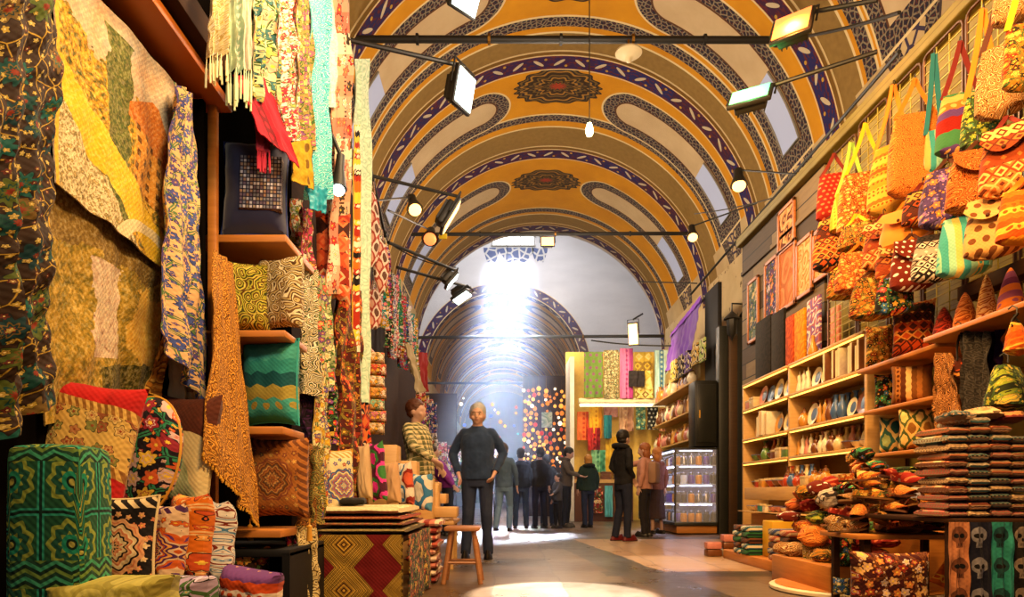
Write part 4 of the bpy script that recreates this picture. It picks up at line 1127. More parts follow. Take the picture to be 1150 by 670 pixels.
# ================= RIGHT-HAND BAG AND SOUVENIR SHOP =================
# wire display grids
YB = plain('yellow coated wire', '#a89a3c', .4, .3); DKM = plain('dark bent tube', '#4a2c10', .4, .5, .5)
XR = 3.36
for j, (px0, px1) in enumerate([(931, 962), (965, 997), (1000, 1035), (1038, 1082), (1086, 1140), (1146, 1210)]):
    y0, y1 = F * XR / (px1 - VX), F * XR / (px0 - VX)
    zt, zb = 4.20 if j else 4.16, 1.95
    root = thing('display_grid', 'tall wire display grid behind the hanging bags, %s' % ['farthest and smallest', 'second from the far end', 'third from the far end', 'third from the near end', 'second from the near end', 'nearest, cut by the picture edge'][j], 'display grid', (XR, (y0 + y1) / 2, zb))
    r = .05; pts = [(XR, y0, zb), (XR, y0, zt - r), (XR, y0 + .015, zt - .015), (XR, y0 + r, zt), (XR, y1 - r, zt), (XR, y1 - .015, zt - .015), (XR, y1, zt - r), (XR, y1, zb), (XR, y0, zb)]
    part(MB().tube(pts, .013, 6).build('frame', DKM), root)
    mb = MB(); n = int((zt - zb) / .075)
    for k in range(1, n): mb.box((XR - .004, y0, zb + k * .075 - .003), (XR + .004, y1, zb + k * .075 + .003))
    m = max(3, int((y1 - y0) / .13))
    for k in range(1, m): yy = lerp(y0, y1, k / m); mb.box((XR - .004, yy - .003, zb), (XR + .004, yy + .003, zt))
    part(mb.build('wire_mesh', YB, smooth=False), root)
# bag cloths
OR = ['#c8600c', '#e8921c', '#8a2c0c', '#f0b83c', '#5a2410']
BM = {
 'orq': scroll('orange quilt', ['#c8641c', '#d88438', '#8a380c', '#e09840'], 20, co='obj'),
 'orf': floral('orange floral bag', '#c05a1c', ['#d89038', '#7a2410', '#e0b86c'], 22, '#7a3c14', co='obj'),
 'yel': stripes('yellow radiating bag', ['#c8a81c', '#d8b83c', '#8a9a24', '#c8841c'], 26, co='obj'),
 'yos': stripes('yellow orange stripes', ['#d88a1c', '#c86414', '#e0a83c', '#b84c0c'], 30, axis=1, zig=.5, co='obj'),
 'stp': stripes('kilim bands', ['#8a1c10', '#3c7a4c', '#d8702c', '#5a3c7a', '#e8a85c'], 18, axis=1, zig=.4, co='obj'),
 'brk': kilim('brown kilim bag', ['#5a240c', '#c8682c', '#e8a860', '#8a3814'], 13, co='obj'),
 'red': dots('maroon dotted', '#8a1c10', '#d87048', 22, co='obj'),
 'pat': scroll('cream figured bag', ['#d8b880', '#7a3c1c', '#b88848', '#4a2410'], 20, co='obj'),
 'grn': floral('green black bag', '#2c3418', ['#8a9a2c', '#c8b04c', '#4a7a4c'], 14, co='obj'),
 'pur': floral('violet quilted bag', '#4a3468', ['#c87838', '#6a5490', '#8a68a8'], 12, '#382850', co='obj'),
 'bat': scroll('orange batik', ['#c8641c', '#4a1a08', '#d8843c', '#6a280c'], 18, co='obj'),
 'wdt': dots('brown with white dots', '#6a2010', '#f0e8d8', 20, co='obj', r=.2),
 'bwi': kilim('black white ikat bag', ['#141212', '#d8ccb8', '#2a2220', '#a89888'], 18, co='obj'),
 'tea': stripes('teal pale stripes', ['#2c8a84', '#8ac0a0', '#c8b060', '#3c9a9a'], 26, co='obj'),
 'tan': dots('tan brown spots', '#c89858', '#6a3c18', 14, co='obj', r=.28),
 'yef': floral('yellow floral bag', '#a86c1c', ['#2c2410', '#8a2c14', '#d8a84c'], 18, co='obj'),
 'blk': floral('black multicolour bag', '#16120e', ['#c83c28', '#3c6a9a', '#d8a03c', '#3c8a5c'], 13, co='obj'),
 'rbk': kilim('rust black bag', ['#1c120e', '#b84414', '#d88c3c', '#4a1c0c'], 14, co='obj'),
 'pln': plain('orange plain felt', '#d87c10', .85, sheen=.3),
}
ST = {'o': plain('orange strap', '#d87818', .8), 'y': plain('yellow strap', '#d8b41c', .8), 'r': plain('maroon strap', '#6a1c14', .8), 't': plain('teal strap', '#1c6a70', .8), 'b': plain('brown strap', '#4a2410', .8), 'g': plain('leaf green strap', '#8ab03c', .8)}
# name, label, material key, px, hook y, pouch top, pouch bottom, pouch px width, X, strap
bags = [
 ('shoulder_bag', 'orange-banded kilim bag on a long maroon strap, high on the fourth grid', 'stp', 1079, 46, 108, 172, 33, 3.22, 'r'),
 ('shoulder_bag', 'green and tan bag on a broad orange strap near the top right', 'grn', 1104, 10, 108, 166, 30, 3.12, 'o'),
 ('shoulder_bag', 'cream figured bag hanging highest near the right edge of the picture', 'pat', 1124, -20, 55, 128, 34, 3.05, 'b'),
 ('shoulder_bag', 'yellow plain bag cut by the picture edge at the top right', 'yef', 1148, -30, 30, 98, 26, 2.95, 'y'),
 ('shoulder_bag', 'cream and brown bag in the very top right corner', 'pat', 1140, -60, -30, 22, 30, 3.1, 'b'),
 ('shoulder_bag', 'large orange quilted bag hanging from its long broad straps', 'orq', 1028, 88, 130, 216, 38, 3.18, 'o'),
 ('shoulder_bag', 'orange and yellow striped bag left of the large quilted one', 'yos', 1003, 95, 165, 236, 38, 3.2, 'o'),
 ('shoulder_bag', 'orange floral bag on a yellow strap at the second grid', 'orf', 972, 138, 196, 262, 40, 3.22, 'y'),
 ('shoulder_bag', 'bright yellow-green radiating striped bag, low at the second grid', 'yel', 956, 160, 215, 258, 32, 3.15, 'g'),
 ('shoulder_bag', 'thin teal tasselled pouch on a long teal strap', 'tea', 1049, 60, 150, 192, 14, 3.25, 't'),
 ('shoulder_bag', 'maroon leaf-shaped dotted bag at the far end of the bags', 'red', 937, 172, 196, 246, 26, 3.2, 'r'),
 ('shoulder_bag', 'glossy red-orange bag with a black seam below the maroon leaf-shaped bag', 'rbk', 940, 236, 246, 300, 34, 3.1, 'b'),
 ('handbag', 'yellow bag with a dark base hanging under the radiating striped one', 'yef', 962, 240, 252, 278, 28, 3.05, 'y'),
 ('handbag', 'orange felt bag with a square flap in the middle of the second row', 'pln', 1017, 226, 238, 276, 38, 3.05, 'o'),
 ('handbag', 'red and black kilim bag beside the violet quilted bag', 'rbk', 1036, 205, 214, 250, 28, 3.05, 'r'),
 ('handbag', 'violet quilted bag with orange stars', 'pur', 1064, 178, 190, 250, 38, 3.0, 'b'),
 ('handbag', 'orange batik bag with dark brown line drawing', 'bat', 1098, 158, 172, 234, 42, 2.95, 'b'),
 ('handbag', 'striped tan and rust bag at the right edge below the cream figured one', 'brk', 1132, 130, 145, 214, 38, 2.85, 'r'),
 ('handbag', 'rust kilim bag with fringed edge left of the orange felt bag', 'brk', 992, 240, 250, 298, 30, 3.0, 'r'),
 ('handbag', 'multicoloured orange bag in the third row at the far end', 'orf', 966, 272, 284, 326, 36, 3.0, 'o'),
 ('handbag', 'small mustard bag lowest at the far end of the third row', 'yef', 948, 294, 302, 334, 24, 3.05, 'y'),
 ('handbag', 'red-brown bag with white dots in the third row', 'wdt', 1024, 262, 272, 322, 30, 2.98, 'b'),
 ('handbag', 'black and white ikat bag in the third row', 'bwi', 1051, 254, 264, 312, 33, 2.95, 'b'),
 ('handbag', 'pale teal pleated bag in the middle of the third row', 'tea', 1082, 232, 244, 306, 36, 2.9, 't'),
 ('handbag', 'tan bag with brown spots and green top', 'tan', 1116, 212, 224, 284, 40, 2.85, 'b'),
 ('handbag', 'orange yellow floral bag at the right edge beside the spotted tan one', 'yos', 1150, 200, 214, 270, 36, 2.75, 'o'),
 ('handbag', 'dark bag with yellow squares at the left end of the fourth row', 'yef', 980, 302, 312, 356, 32, 2.95, 'b'),
 ('handbag', 'black bag with coloured flowers beside the dark yellow-squared bag', 'blk', 1004, 304, 312, 350, 26, 2.95, 'b'),
 ('handbag', 'small brown kilim bag between the felt bag and the white-dotted bag', 'brk', 1001, 268, 276, 312, 22, 2.98, 'r'),
 ('handbag', 'dark green bag half hidden under the thin teal pouch', 'grn', 1058, 196, 206, 240, 20, 3.2, 'g'),
 ('handbag', 'yellow-green bag peeping out below the orange floral one', 'yel', 985, 255, 262, 296, 22, 3.1, 'g'),
]
for nm, lb, mk, px, yh, yt, yb, w_, X, s in bags:
    Y = F * X / (px - VX); k = Y / F
    hook = W(px, yh, X)
    hbag(lb, BM[mk], hook, w_ * k * 1.5, (yb - yt) * k * 1.12, min(.22, w_ * k * .75), (yt - yh) * k * .96, yaw=random.uniform(-55, -20), strapm=ST[s], name=nm, flap=BM[mk] if nm == 'handbag' and mk in ('pln', 'bat', 'tan', 'brk', 'wdt') else None, trim=ST['b'], sw=.035)
# shelves of the shop
SHR = 'lit pine shelves of the souvenir shop'
board('shelf_board', 'long pine shelf carrying the pointed felt hats at the upper right', 'shelf', (2.9, 2.9, 1.765), (3.5, 4.92, 1.80), WOODO)
board('shelf_beam', 'dark beam above the pointed hats under the lowest bags', 'beam', (3.25, 3.0, 2.1), (3.4, 5.1, 2.2), WOODD)
board('shelf_board', 'pine shelf holding the floral and studded bags left of the pointed hats', 'shelf', (3.08, 5.05, 1.765), (3.55, 6.2, 1.80), WOODO)
board('shelf_board', 'pine shelf holding the black and the banded cushions', 'shelf', (3.08, 5.05, 1.40), (3.55, 6.1, 1.43), WOODO)
board('shelf_board', 'pine shelf holding the two ikat cushions', 'shelf', (3.08, 5.0, 1.03), (3.55, 6.1, 1.06), WOODO)
def stand(lb, mat, px, pyb, X, w_, h, t=.14, rx=0, yaw=-35, z=None, **k):
    p = W(px, pyb, X); p.z = p.z if z is None else z; return cushion(lb, mat, None, p, 0, w_ * p.y / F, h * p.y / F, t, yaw=yaw, **k)
stand('black, yellow and orange patchwork bag standing on the pine shelf', BM['yef'], 988, 402, 3.25, 30, 50, .16, z=1.802, name='patchwork_bag')
stand('large brown studded bag standing at the right of the patchwork bag', BM['rbk'], 1026, 398, 3.2, 44, 62, .2, z=1.802, name='studded_bag')
stand('black cushion with blue and red leaves on the middle shelf', BM['blk'], 994, 460, 3.25, 22, 42, .12, z=1.432)
stand('banded cream and tan kilim cushion on the middle shelf', stripes('banded kilim', ['#c89858', '#7a4a1c', '#e0b870', '#a86a2c', '#5a2c10'], 26, zig=.3), 1024, 456, 3.2, 42, 44, .16, z=1.432)
stand('teal and gold ikat cushion on the lower shelf', ikat('teal ikat cushion', ['#8a9a60', '#2c5a50', '#c8b070', '#1c4a48'], 7), 1001, 510, 3.25, 25, 42, .14, z=1.062)
stand('cream and green ikat cushion on the lower shelf', ikat('cream green ikat', ['#e0c070', '#4a5a2c', '#d8b060', '#8a5a20'], 9), 1030, 507, 3.2, 38, 48, .16, z=1.062)
# pointed felt hats
def hat(lb, col, px, pyb, X, w_, h_, tilt=0):
    p = W(px, pyb, X); p.z = 1.801; k = p.y / F; w, h = w_ * k / 2, h_ * k
    prof = [(w * .96, 0), (w, h * .03), (w * .98, h * .12), (w * .86, h * .38), (w * .6, h * .68), (w * .3, h * .9), (w * .1, h * .985), (.002, h)]
    root = thing('felt_hat', lb, 'hat', p)
    o = bpy.data.objects.new('crown', MB().lathe(prof, n=20).mesh('crown', col)); link(o, root)
    o = bpy.data.objects.new('brim_band', MB().lathe([(w * .95, .0), (w * 1.03, .002), (w * 1.03, h * .09), (w * .95, h * .1)], n=20).mesh('brim_band', GOLDC)); link(o, root)
    root.rotation_euler = (0, math.radians(tilt), 0)
hat('dark red pointed felt hat, leftmost of the hats on the long shelf', scroll('red felt', ['#6a140c', '#9a2c18', '#4a0e0a'], 16, co='obj'), 1060, 366, 3.1, 24, 38)
hat('orange pointed felt hat second from the left on the long shelf', scroll('orange felt', ['#b85c1c', '#d88438', '#8a3c10'], 14, co='obj'), 1084, 360, 3.1, 26, 46)
hat('tall cream cone hat with red scrollwork', scroll('cream cone', ['#d8b078', '#8a3c1c', '#c89858'], 18, co='obj'), 1108, 354, 3.1, 22, 58)
hat('violet and orange banded cone hat, rightmost on the long shelf', stripes('violet cone', ['#6a2c4a', '#d87a2c', '#8a4a6a'], 22, axis=1, co='obj'), 1135, 346, 3.1, 28, 56)
# lower right: dark bags and leopard scarf
hang('leopard_scarf', 'leopard spotted scarf draped over the end of the middle shelf', 'scarf', scroll('leopard', ['#a86c34', '#2c1408', '#c88c4c', '#3c1c0c'], 24), [(1050, 396, 4.8), (1068, 396, 4.6), (1086, 500, 4.5), (1050, 508, 4.8)], folds=3, amp=.03, nu=30, nv=40)
hang('woven_shawl', 'dark grey woven shawl hanging behind the green sack', 'shawl', scroll('charcoal weave', ['#1c1a18', '#3c3834', '#2a2420'], 20), [(1078, 372, 4.6), (1112, 372, 4.4), (1112, 500, 4.3), (1082, 500, 4.5)], folds=3, amp=.03)
hang('violet_cloth', 'violet cloth strips hanging in shadow at the right', 'textile', stripes('violet strips', ['#5a1c8a', '#2a0e3a', '#7a2ca8', '#1a1018'], 16), [(1084, 372, 4.75), (1128, 366, 4.5), (1126, 425, 4.5), (1086, 430, 4.7)], folds=3, amp=.03)
hbag('black round handbag with a looped handle under the shelf end', BM['rbk'], W(1079, 368, 3.0), .14, .14, .08, .2, yaw=30, strapm=BLACK, name='handbag')
hbag('olive and black patchwork sack at the right edge', BM['grn'], W(1132, 405, 2.7), .28, .24, .2, .03, yaw=30, strapm=BLACK, name='sack')
hbag('ochre diamond-pattern pouch above the patchwork sack', BM['yos'], W(1142, 352, 2.6), .15, .16, .1, .05, yaw=30, strapm=BLACK, name='pouch_bag')
# ----- scarf table at lower right -----
tb = thing('scarf_table', 'table with the folded shawls at the right edge, skull scarves hanging from it', 'table', (2.75, 3.7, 0))
part(MB().box((2.26, 3.52, .575), (3.1, 4.6, .60), bev=.004).build('tabletop', WOODD), tb)
for x in (2.30, 3.04):
    for y in (3.66, 4.54): part(MB().box((x - .02, y - .02, 0), (x + .02, y + .02, .575)).build('leg', WOODD), tb)
def m_skull(name, bg, fg):
    M = Mt(name); p = M.coord('UV'); x, y, _ = M.xyz(p); gx, gy = x / .105, y / .15; gx = gx + .04; gy = gy + M.fl(gx) * .5
    u, v = (M.fr(gx) - .5) * .105, (M.fr(gy) - .5) * .15
    n = M.noise(p, 30, 2)
    hd = M.hyp(u / .036, (v - .012) / .042) < 1; jw = (M.abs(u) < .02) * M.band(v, -.05, 0)
    c = M.mix(M.mx(hd, jw), hx(bg), M.mix(n, hx(fg), tuple(q * .6 for q in hx(fg)[:3]) + (1,)))
    eye = M.hyp((M.abs(u) - .015) / .011, (v - .008) / .012) < 1; ns = M.hyp(u / .005, (v + .012) / .009) < 1
    tt = (M.abs(u) < .016) * M.band(v, -.042, -.028) * (M.fr(u * 160) < .35)
    c = M.mix(M.mx(M.mx(eye, ns), tt), c, hx('#0f0d0c'))
    return _fin(M, c, p, bs=.2)
for x0, x1, bg, fg, lb in [(1066, 1088, '#b87850', '#7a4830', 'salmon'), (1088, 1113, '#17182a', '#8a8890', 'navy'), (1113, 1137, '#2c8a7c', '#1c4a48', 'turquoise'), (1137, 1166, '#16120f', '#8a7a6a', 'black')]:
    hang('skull_scarf', '%s scarf printed with skulls hanging from the table edge at the lower right' % lb, 'scarf', m_skull('skull print ' + lb, bg, fg), [(x0, 586, 3.5), (x1, 586, 3.5), (x1 + 1, 700, 3.5), (x0 + 1, 700, 3.5)], folds=2, amp=.012, nu=24, nv=24, seed=x0)
FOLDC = [['#6a2a18', '#a8603c', '#2c1a14'], ['#8a6a4c', '#c8a878', '#4a3424'], ['#2c2824', '#6a5c50', '#17140f'], ['#4a6a68', '#2c3c40', '#a8a890'], ['#b87848', '#e0b080', '#6a3c20'], ['#6a2420', '#a8584c', '#3c1410'], ['#a89058', '#d8c490', '#5a4a2c']]
FN = ['rust', 'sand', 'charcoal', 'teal blue', 'apricot', 'wine red', 'straw']
FMAT = [stripes('shawl fold ' + FN[i], FOLDC[i] + [FOLDC[(i + 1) % 7][0], '#8a7058'], 44, axis=1, zig=.5, seed=i) for i in range(7)]
ordn = ['bottom', 'second', 'third', 'fourth', 'fifth', 'sixth', 'seventh', 'eighth', 'ninth', 'tenth', 'eleventh', 'twelfth']
for ci, (xa, xb, Y, n, nm2) in enumerate([(1063, 1086, 3.62, 11, 'leftmost'), (1087, 1110, 3.6, 12, 'second from left'), (1111, 1134, 3.6, 11, 'third from left'), (1135, 1162, 3.6, 10, 'rightmost')]):
    a, b = P(xa, 585, Y), P(xb, 585, Y); z = .602
    for i in range(n):
        h = random.uniform(.036, .048); f = random.randrange(7)
        place(fold_mb((b.x - a.x) * .95, .3, h, 1, ci * 20 + i), 'folded_shawl', FMAT[f], ((a.x + b.x) / 2 + random.uniform(-.004, .004), Y - .02, z), random.uniform(-3, 3), '%s shawl, %s from the bottom of the %s table pile' % (FN[f], ordn[i] if i else 'first', nm2), 'shawl', 'folded shawls on the scarf table')
        z += h + .001
# crumpled heap on top of the piles
def lump(r, seed, sq=.5, n=18):
    mb = MB()
    def fn(u, v):
        t, f = 2 * PI * u, PI * (v - .5)
        d = Vector((math.cos(f) * math.cos(t), math.cos(f) * math.sin(t), math.sin(f)))
        k = 1 + .28 * mnoise.noise(d * 1.6 + Vector((seed, 0, 0))) + .12 * mnoise.noise(d * 4 + Vector((0, seed, 0)))
        return Vector((d.x * r[0] * k, d.y * r[1] * k, max(-r[2] * .9, d.z * r[2] * k) + r[2] * .9))
    mb.grid(fn, n, n // 2 + 2, uvs=(r[0] * 6, r[2] * 3)); return mb
for j, (px, py, w_, mk, lb) in enumerate([(1072, 470, 30, 3, 'teal'), (1100, 466, 34, 1, 'leopard sand'), (1128, 470, 30, 4, 'apricot')]):
    p = P(px, py + 6, 3.7); p.z = max(p.z, .602)
    place(lump((w_ * 3.7 / F / 2 * 1.05, .12, .035), j), 'crumpled_shawl', FMAT[mk], p, 0, '%s shawl lying crumpled on top of the table piles' % lb, 'shawl')
# ----- low display table with slippers -----
t2 = thing('slipper_table', 'low table heaped with embroidered slippers and purses, right foreground', 'table', (2.45, 4.5, 0))
part(MB().box((2.16, 4.34, .445), (2.95, 4.86, .475), bev=.004).build('tabletop', WOODO), t2)
for x in (2.24, 2.84):
    for y in (4.4, 4.8): part(MB().box((x - .02, y - .02, 0), (x + .02, y + .02, .445)).build('leg', WOODD), t2)
def slipper_protos():
    out = []
    for i, (m, sole) in enumerate([('orf', '#5a3014'), ('red', '#3c1c10'), ('yef', '#6a4418'), ('orq', '#4a2410'), ('blk', '#2c1810'), ('pat', '#6a4c2c')]):
        L, w, h = .24, .085, .075
        mb = MB()
        def sole_fn(u, v):  # flat foot outline
            t = 2 * PI * u; y = math.cos(t) * L / 2; k = 1 - .22 * math.sin(y / L * PI * 1.2 - .6)
            return Vector((math.sin(t) * w / 2 * k, y, .0 if v < .5 else .012))
        mb.grid(sole_fn, 20, 1); mb.add([sole_fn(k / 20, 1) for k in range(20)], [tuple(range(20))[::-1]]); mb.add([sole_fn(k / 20, 0) for k in range(20)], [tuple(range(20))])
        up = MB()
        def upf(u, v):  # vamp over the toes with a turned-up point
            t = PI * u; y = -L / 2 - .01 + v * L * .58; k = math.sin(min(1, v * 1.6) * PI / 2) ** .6
            z = .012 + h * .8 * math.sin(t) ** .7 * (.35 + .65 * v) * k + (1 - v) ** 3 * .03
            return Vector((-math.cos(t) * w / 2 * 1.03 * k, y, z))
        up.grid(upf, 12, 10, uvs=(.12, .14)); up.grid(lambda u, v: upf(u, v) * .97 + Vector((0, 0, -.002)), 12, 10, flip=True)
        def heel(u, v):
            t = PI * u; return Vector((math.cos(t) * w / 2 * 1.02, L * .12 + math.sin(t) * L * .38, .012 + v * .035))
        up.grid(heel, 12, 2, uvs=(.2, .04)); up.grid(lambda u, v: heel(u, v) * .97 + Vector((0, 0, .0)), 12, 2, flip=True)
        out.append((mb.mesh('sole', plain('sole %d' % i, sole)), up.mesh('upper', BM[m], weld=False)))
    return out
LASTS = []
SLP = slipper_protos(); SLN = ['orange flowered', 'maroon dotted', 'mustard flowered', 'orange quilted', 'black flowered', 'cream figured']
def slipper(loc, rot, kind, label, group, s=1.0):
    r = thing('slipper', label, 'slipper', loc, 0, group); r.rotation_euler = rot; r.scale = (s, s, s)
    for nm, me in zip(('sole', 'upper'), SLP[kind]): link(bpy.data.objects.new(nm, me), r)
    LASTS.append(r)
    return r
def heap(cx, cy, z0, rx, ry, hgt, n, where, group, kinds=range(6), s=1.0):
    rr = random.Random(int(cx * 100 + cy * 31)); cnt = {}
    for i in range(n):
        t = i / n; L = t ** .8
        rad = (1 - L * .85); a = i * 2.399
        x, y = cx + rx * rad * math.cos(a), cy + ry * rad * math.sin(a); z = z0 + hgt * L
        k = rr.choice(list(kinds)); kk = SLN[k]
        side = 'left' if x < cx - rx * .25 else 'right' if x > cx + rx * .25 else 'middle'; hh = 'foot' if L < .34 else 'waist' if L < .67 else 'top'
        slipper((x, y, z), (rr.uniform(-.25, .25), rr.uniform(-.3, .3), rr.uniform(-1.3, 1.3)), k, '%s slipper at the %s of the heap %s, %s side' % (kk, hh, where, side), group, s); settle(C.objects[-1] if 0 else LASTS[-1], 'slip', z0 + .001, top=z0 + hgt * 1.6)
heap(2.46, 4.60, .475, .27, .20, .22, 90, 'on the low table', 'slippers heaped on the low table')
# second tier behind: folded purses and cloths
bm2 = thing('display_step', 'white-edged tray behind the slipper heap', 'tray', (3.15, 5.3, 0))
part(MB().box((2.95, 5.02, .0), (3.4, 5.58, .75), bev=.01).build('tray_base', WOODO), bm2); part(MB().box((2.9, 4.98, .75), (3.44, 5.6, .77), bev=.004).build('tray_top', plain('white cloth', '#d8ccb4', .8)), bm2)
for i in range(9):
    c = ['pat', 'brk', 'orf', 'blk', 'bwi', 'pat', 'grn', 'brk', 'wdt'][i]
    x = 2.99 + (i % 3) * .155; z = .771 + (i // 3) * .052
    place(fold_mb(.145, .34, .05, 2, i + 50), 'folded_scarf', BM[c], (x, 5.03 + (i // 3) * .03, z), random.uniform(-5, 5), 'folded patterned scarf on the white tray, %s of the %s column' % (['bottom', 'middle', 'top'][i // 3], ['left', 'middle', 'right'][i % 3]), 'scarf')
for i, (px, pyb, w_, h_, mk, lb) in enumerate([(1022, 590, 22, 32, plain('silver grey quilting', '#7a7a88', .5), 'silver grey'), (1052, 590, 26, 34, BM['yos'], 'yellow striped')]):
    p = P(px, pyb, 4.95); p.z = .49
    cushion('%s rolled cushion standing behind the slippers' % lb, mk, None, p, 0, w_ * 4.95 / F, h_ * 4.95 / F + .05, .1, yaw=-10)
# piles behind/left: stepped heap of purses and hats
for i, (px, pyb, Y, w_, h_, mk, lb) in enumerate([
    (938, 560, 5.6, 40, 30, 'pat', 'cream figured purse heap top left'), (958, 545, 5.8, 34, 24, 'yef', 'mustard purse at the top of the heap'), (975, 555, 5.5, 34, 24, 'orf', 'orange floral purse beside the mustard one'),
    (990, 540, 5.7, 40, 20, 'blk', 'black flowered purse near the white tray'), (922, 580, 5.5, 30, 26, 'grn', 'green leaf purse at the left of the heap'), (950, 578, 5.35, 30, 26, 'bat', 'batik purse in the middle of the heap'),
    (975, 580, 5.3, 34, 24, 'blk', 'dark purse low in the heap'), (915, 605, 5.5, 34, 40, 'orq', 'quilted orange purse at the left foot of the heap'), (935, 610, 5.3, 28, 40, 'bwi', 'black and white purse at the heap foot'),
    (952, 612, 5.2, 30, 40, 'red', 'maroon dotted purse at the heap foot'), (905, 590, 5.8, 26, 26, 'orf', 'orange flowered purse behind the left foot of the heap')]):
    p = P(px, pyb + 8, Y); k = Y / F
    oo = place(lump((w_ * k / 2, .13, h_ * k / 2 * .6), i * 3.3), 'purse', BM[mk], p, random.uniform(-20, 20), lb + ' in the right foreground' if len(lb.split()) < 12 else lb, 'purse'); settle(oo, 'purse', None, top=9)
rp_ = random.Random(5)
for lvl, (y0, xa, xb, z, n) in enumerate([(5.14, 2.52, 2.74, .221, 7), (5.5, 2.56, 2.72, .221, 6), (5.36, 2.76, 3.0, .481, 7), (5.75, 2.78, 3.0, .481, 6), (5.5, 2.8, 2.95, .56, 6), (5.15, 2.6, 2.8, .30, 6), (4.98, 2.34, 2.5, .221, 11), (5.1, 2.36, 2.6, .221, 10)]):
    for i in range(n):
        mk = rp_.choice(['orf', 'red', 'yef', 'orq', 'blk', 'pat', 'bat', 'brk', 'grn', 'wdt'])
        oo = place(lump((rp_.uniform(.07, .1), rp_.uniform(.08, .11), rp_.uniform(.045, .06)), lvl * 9 + i), 'purse', BM[mk], (lerp(xa, xb, rp_.random()), y0 + .1 * i, z), rp_.uniform(0, 90),
              '%s purse in the heap of purses between counter and slippers, %s' % ({'orf': 'orange floral', 'red': 'maroon dotted', 'yef': 'mustard floral', 'orq': 'orange quilted', 'blk': 'black floral', 'pat': 'cream figured', 'bat': 'batik', 'brk': 'brown kilim', 'grn': 'dark green', 'wdt': 'white-dotted brown'}[mk], ['lower front', 'lower back', 'upper front', 'upper back', 'very top', 'front edge', 'aisle side', 'aisle corner'][lvl]), 'purse', 'purses heaped right of the counter'); settle(oo, 'purse', z, top=z + .5)
pt = thing('purse_stand', 'stepped wooden stand under the purses in the right foreground', 'stand', (2.5, 5.4, 0))
part(MB().box((2.26, 4.92, 0), (2.9, 6.0, .22), bev=.01).build('lower_step', WOODO), pt)
part(MB().box((2.72, 5.3, .22), (3.05, 6.3, .48), bev=.01).build('upper_step', WOODO), pt)
# lower ground items
stand('dark red bag with embroidered flowers standing on the floor under the slipper table', floral('red flower velvet', '#3c0e0c', ['#c87838', '#d8a868', '#8a2c1c', '#c8b0a0'], 12, '#6a3c1c'), 998, 690, 2.05, 86, 72, .2, yaw=-8, name='embroidered_bag')
stand('yellow cushion corner standing beside the skull scarves', BM['yos'], 1056, 660, 2.6, 26, 42, .1, yaw=-40, roll=30)
stand('cream and green patterned bag on the low round platform', scroll('cream green bag', ['#e0cc90', '#3c4a1c', '#c8a850', '#6a3c1c'], 16), 918, 655, 2.45, 34, 48, .16, name='tote_bag')
stand('black and orange bag on the low round platform', BM['blk'], 948, 640, 2.4, 26, 44, .14, name='tote_bag')
stand('small blue box-shaped bag at the front of the round platform', floral('blue bag', '#2c4a7a', ['#6a8ab0', '#c8b070'], 20), 945, 668, 2.25, 18, 20, .08, name='small_bag')
stand('red bag at the right of the round platform', BM['red'], 968, 650, 2.35, 22, 40, .14, name='tote_bag')
rp = thing('round_platform', 'low round white-edged platform under the foreground bags', 'platform', (2.62, 5.3, 0))
part(MB().lathe([(.62, 0), (.64, .01), (.64, .03), (.62, .04)], (2.68, 5.35, 0), 40).build('rim', plain('white edging', '#d8c8a8', .5)), rp)
part(MB().lathe([(.60, .036), (.60, .046)], (2.68, 5.35, 0), 40).build('top_panel', WOODO), rp)
# ----- souvenir shelving: two bays of lit shelves -----
SB = thing('souvenir_shelving', 'long lit pine shelving full of books, boxes and ceramics along the right wall', 'shelving', (3.45, 8.0, 0))
LED = glow('warm shelf light', '#ffc050', 3.2)
for zz in (2.19, 1.85, 1.455, 1.15, .87):
    for (ya, yb_) in ((6.38, 8.05), (8.11, 9.6)):
        if zz < 1.0: continue
        part(MB().box((3.22, ya, zz - .03), (3.60, yb_, zz), bev=.004).build('shelf', WOODL), SB)
        part(MB().box((3.225, ya + .03, zz - .042), (3.245, yb_ - .03, zz - .031)).build('light_strip', LED), SB)
for yy in (6.34, 8.05, 9.6): part(MB().box((3.24, yy, .1), (3.60, yy + .05, 2.2), bev=.004).build('side_panel', WOODL), SB)
part(MB().box((3.58, 6.34, .1), (3.61, 9.62, 2.2)).build('back_panel', wood('golden back board', '#8a5c18', '#5c3a0e')), SB)
# counter ledge
CT = thing('counter', 'stepped pine counter below the lit souvenir shelves', 'counter', (3.1, 7.5, 0))
part(MB().box((2.88, 6.4, .66), (3.24, 8.5, .80), bev=.006).build('upper_tray', WOODL), CT)
part(MB().box((2.80, 6.42, .52), (3.24, 8.5, .53), bev=.004).build('lower_tray', WOODL), CT)
part(MB().box((2.96, 6.45, 0), (3.24, 8.5, .50)).build('cupboard', wood('golden board', '#d8a838', '#a87820')), CT)
board('storage_chest', 'plain yellow chest standing open-faced under the pine counter', 'chest', (2.62, 6.93, .102), (2.94, 7.2, .46), plain('yellow paint', '#c89a20', .5), bev=.01)
board('low_platform', 'long low pine platform carrying the packs on the floor', 'platform', (2.5, 6.2, 0), (2.95, 8.1, .10), WOODO, bev=.01)
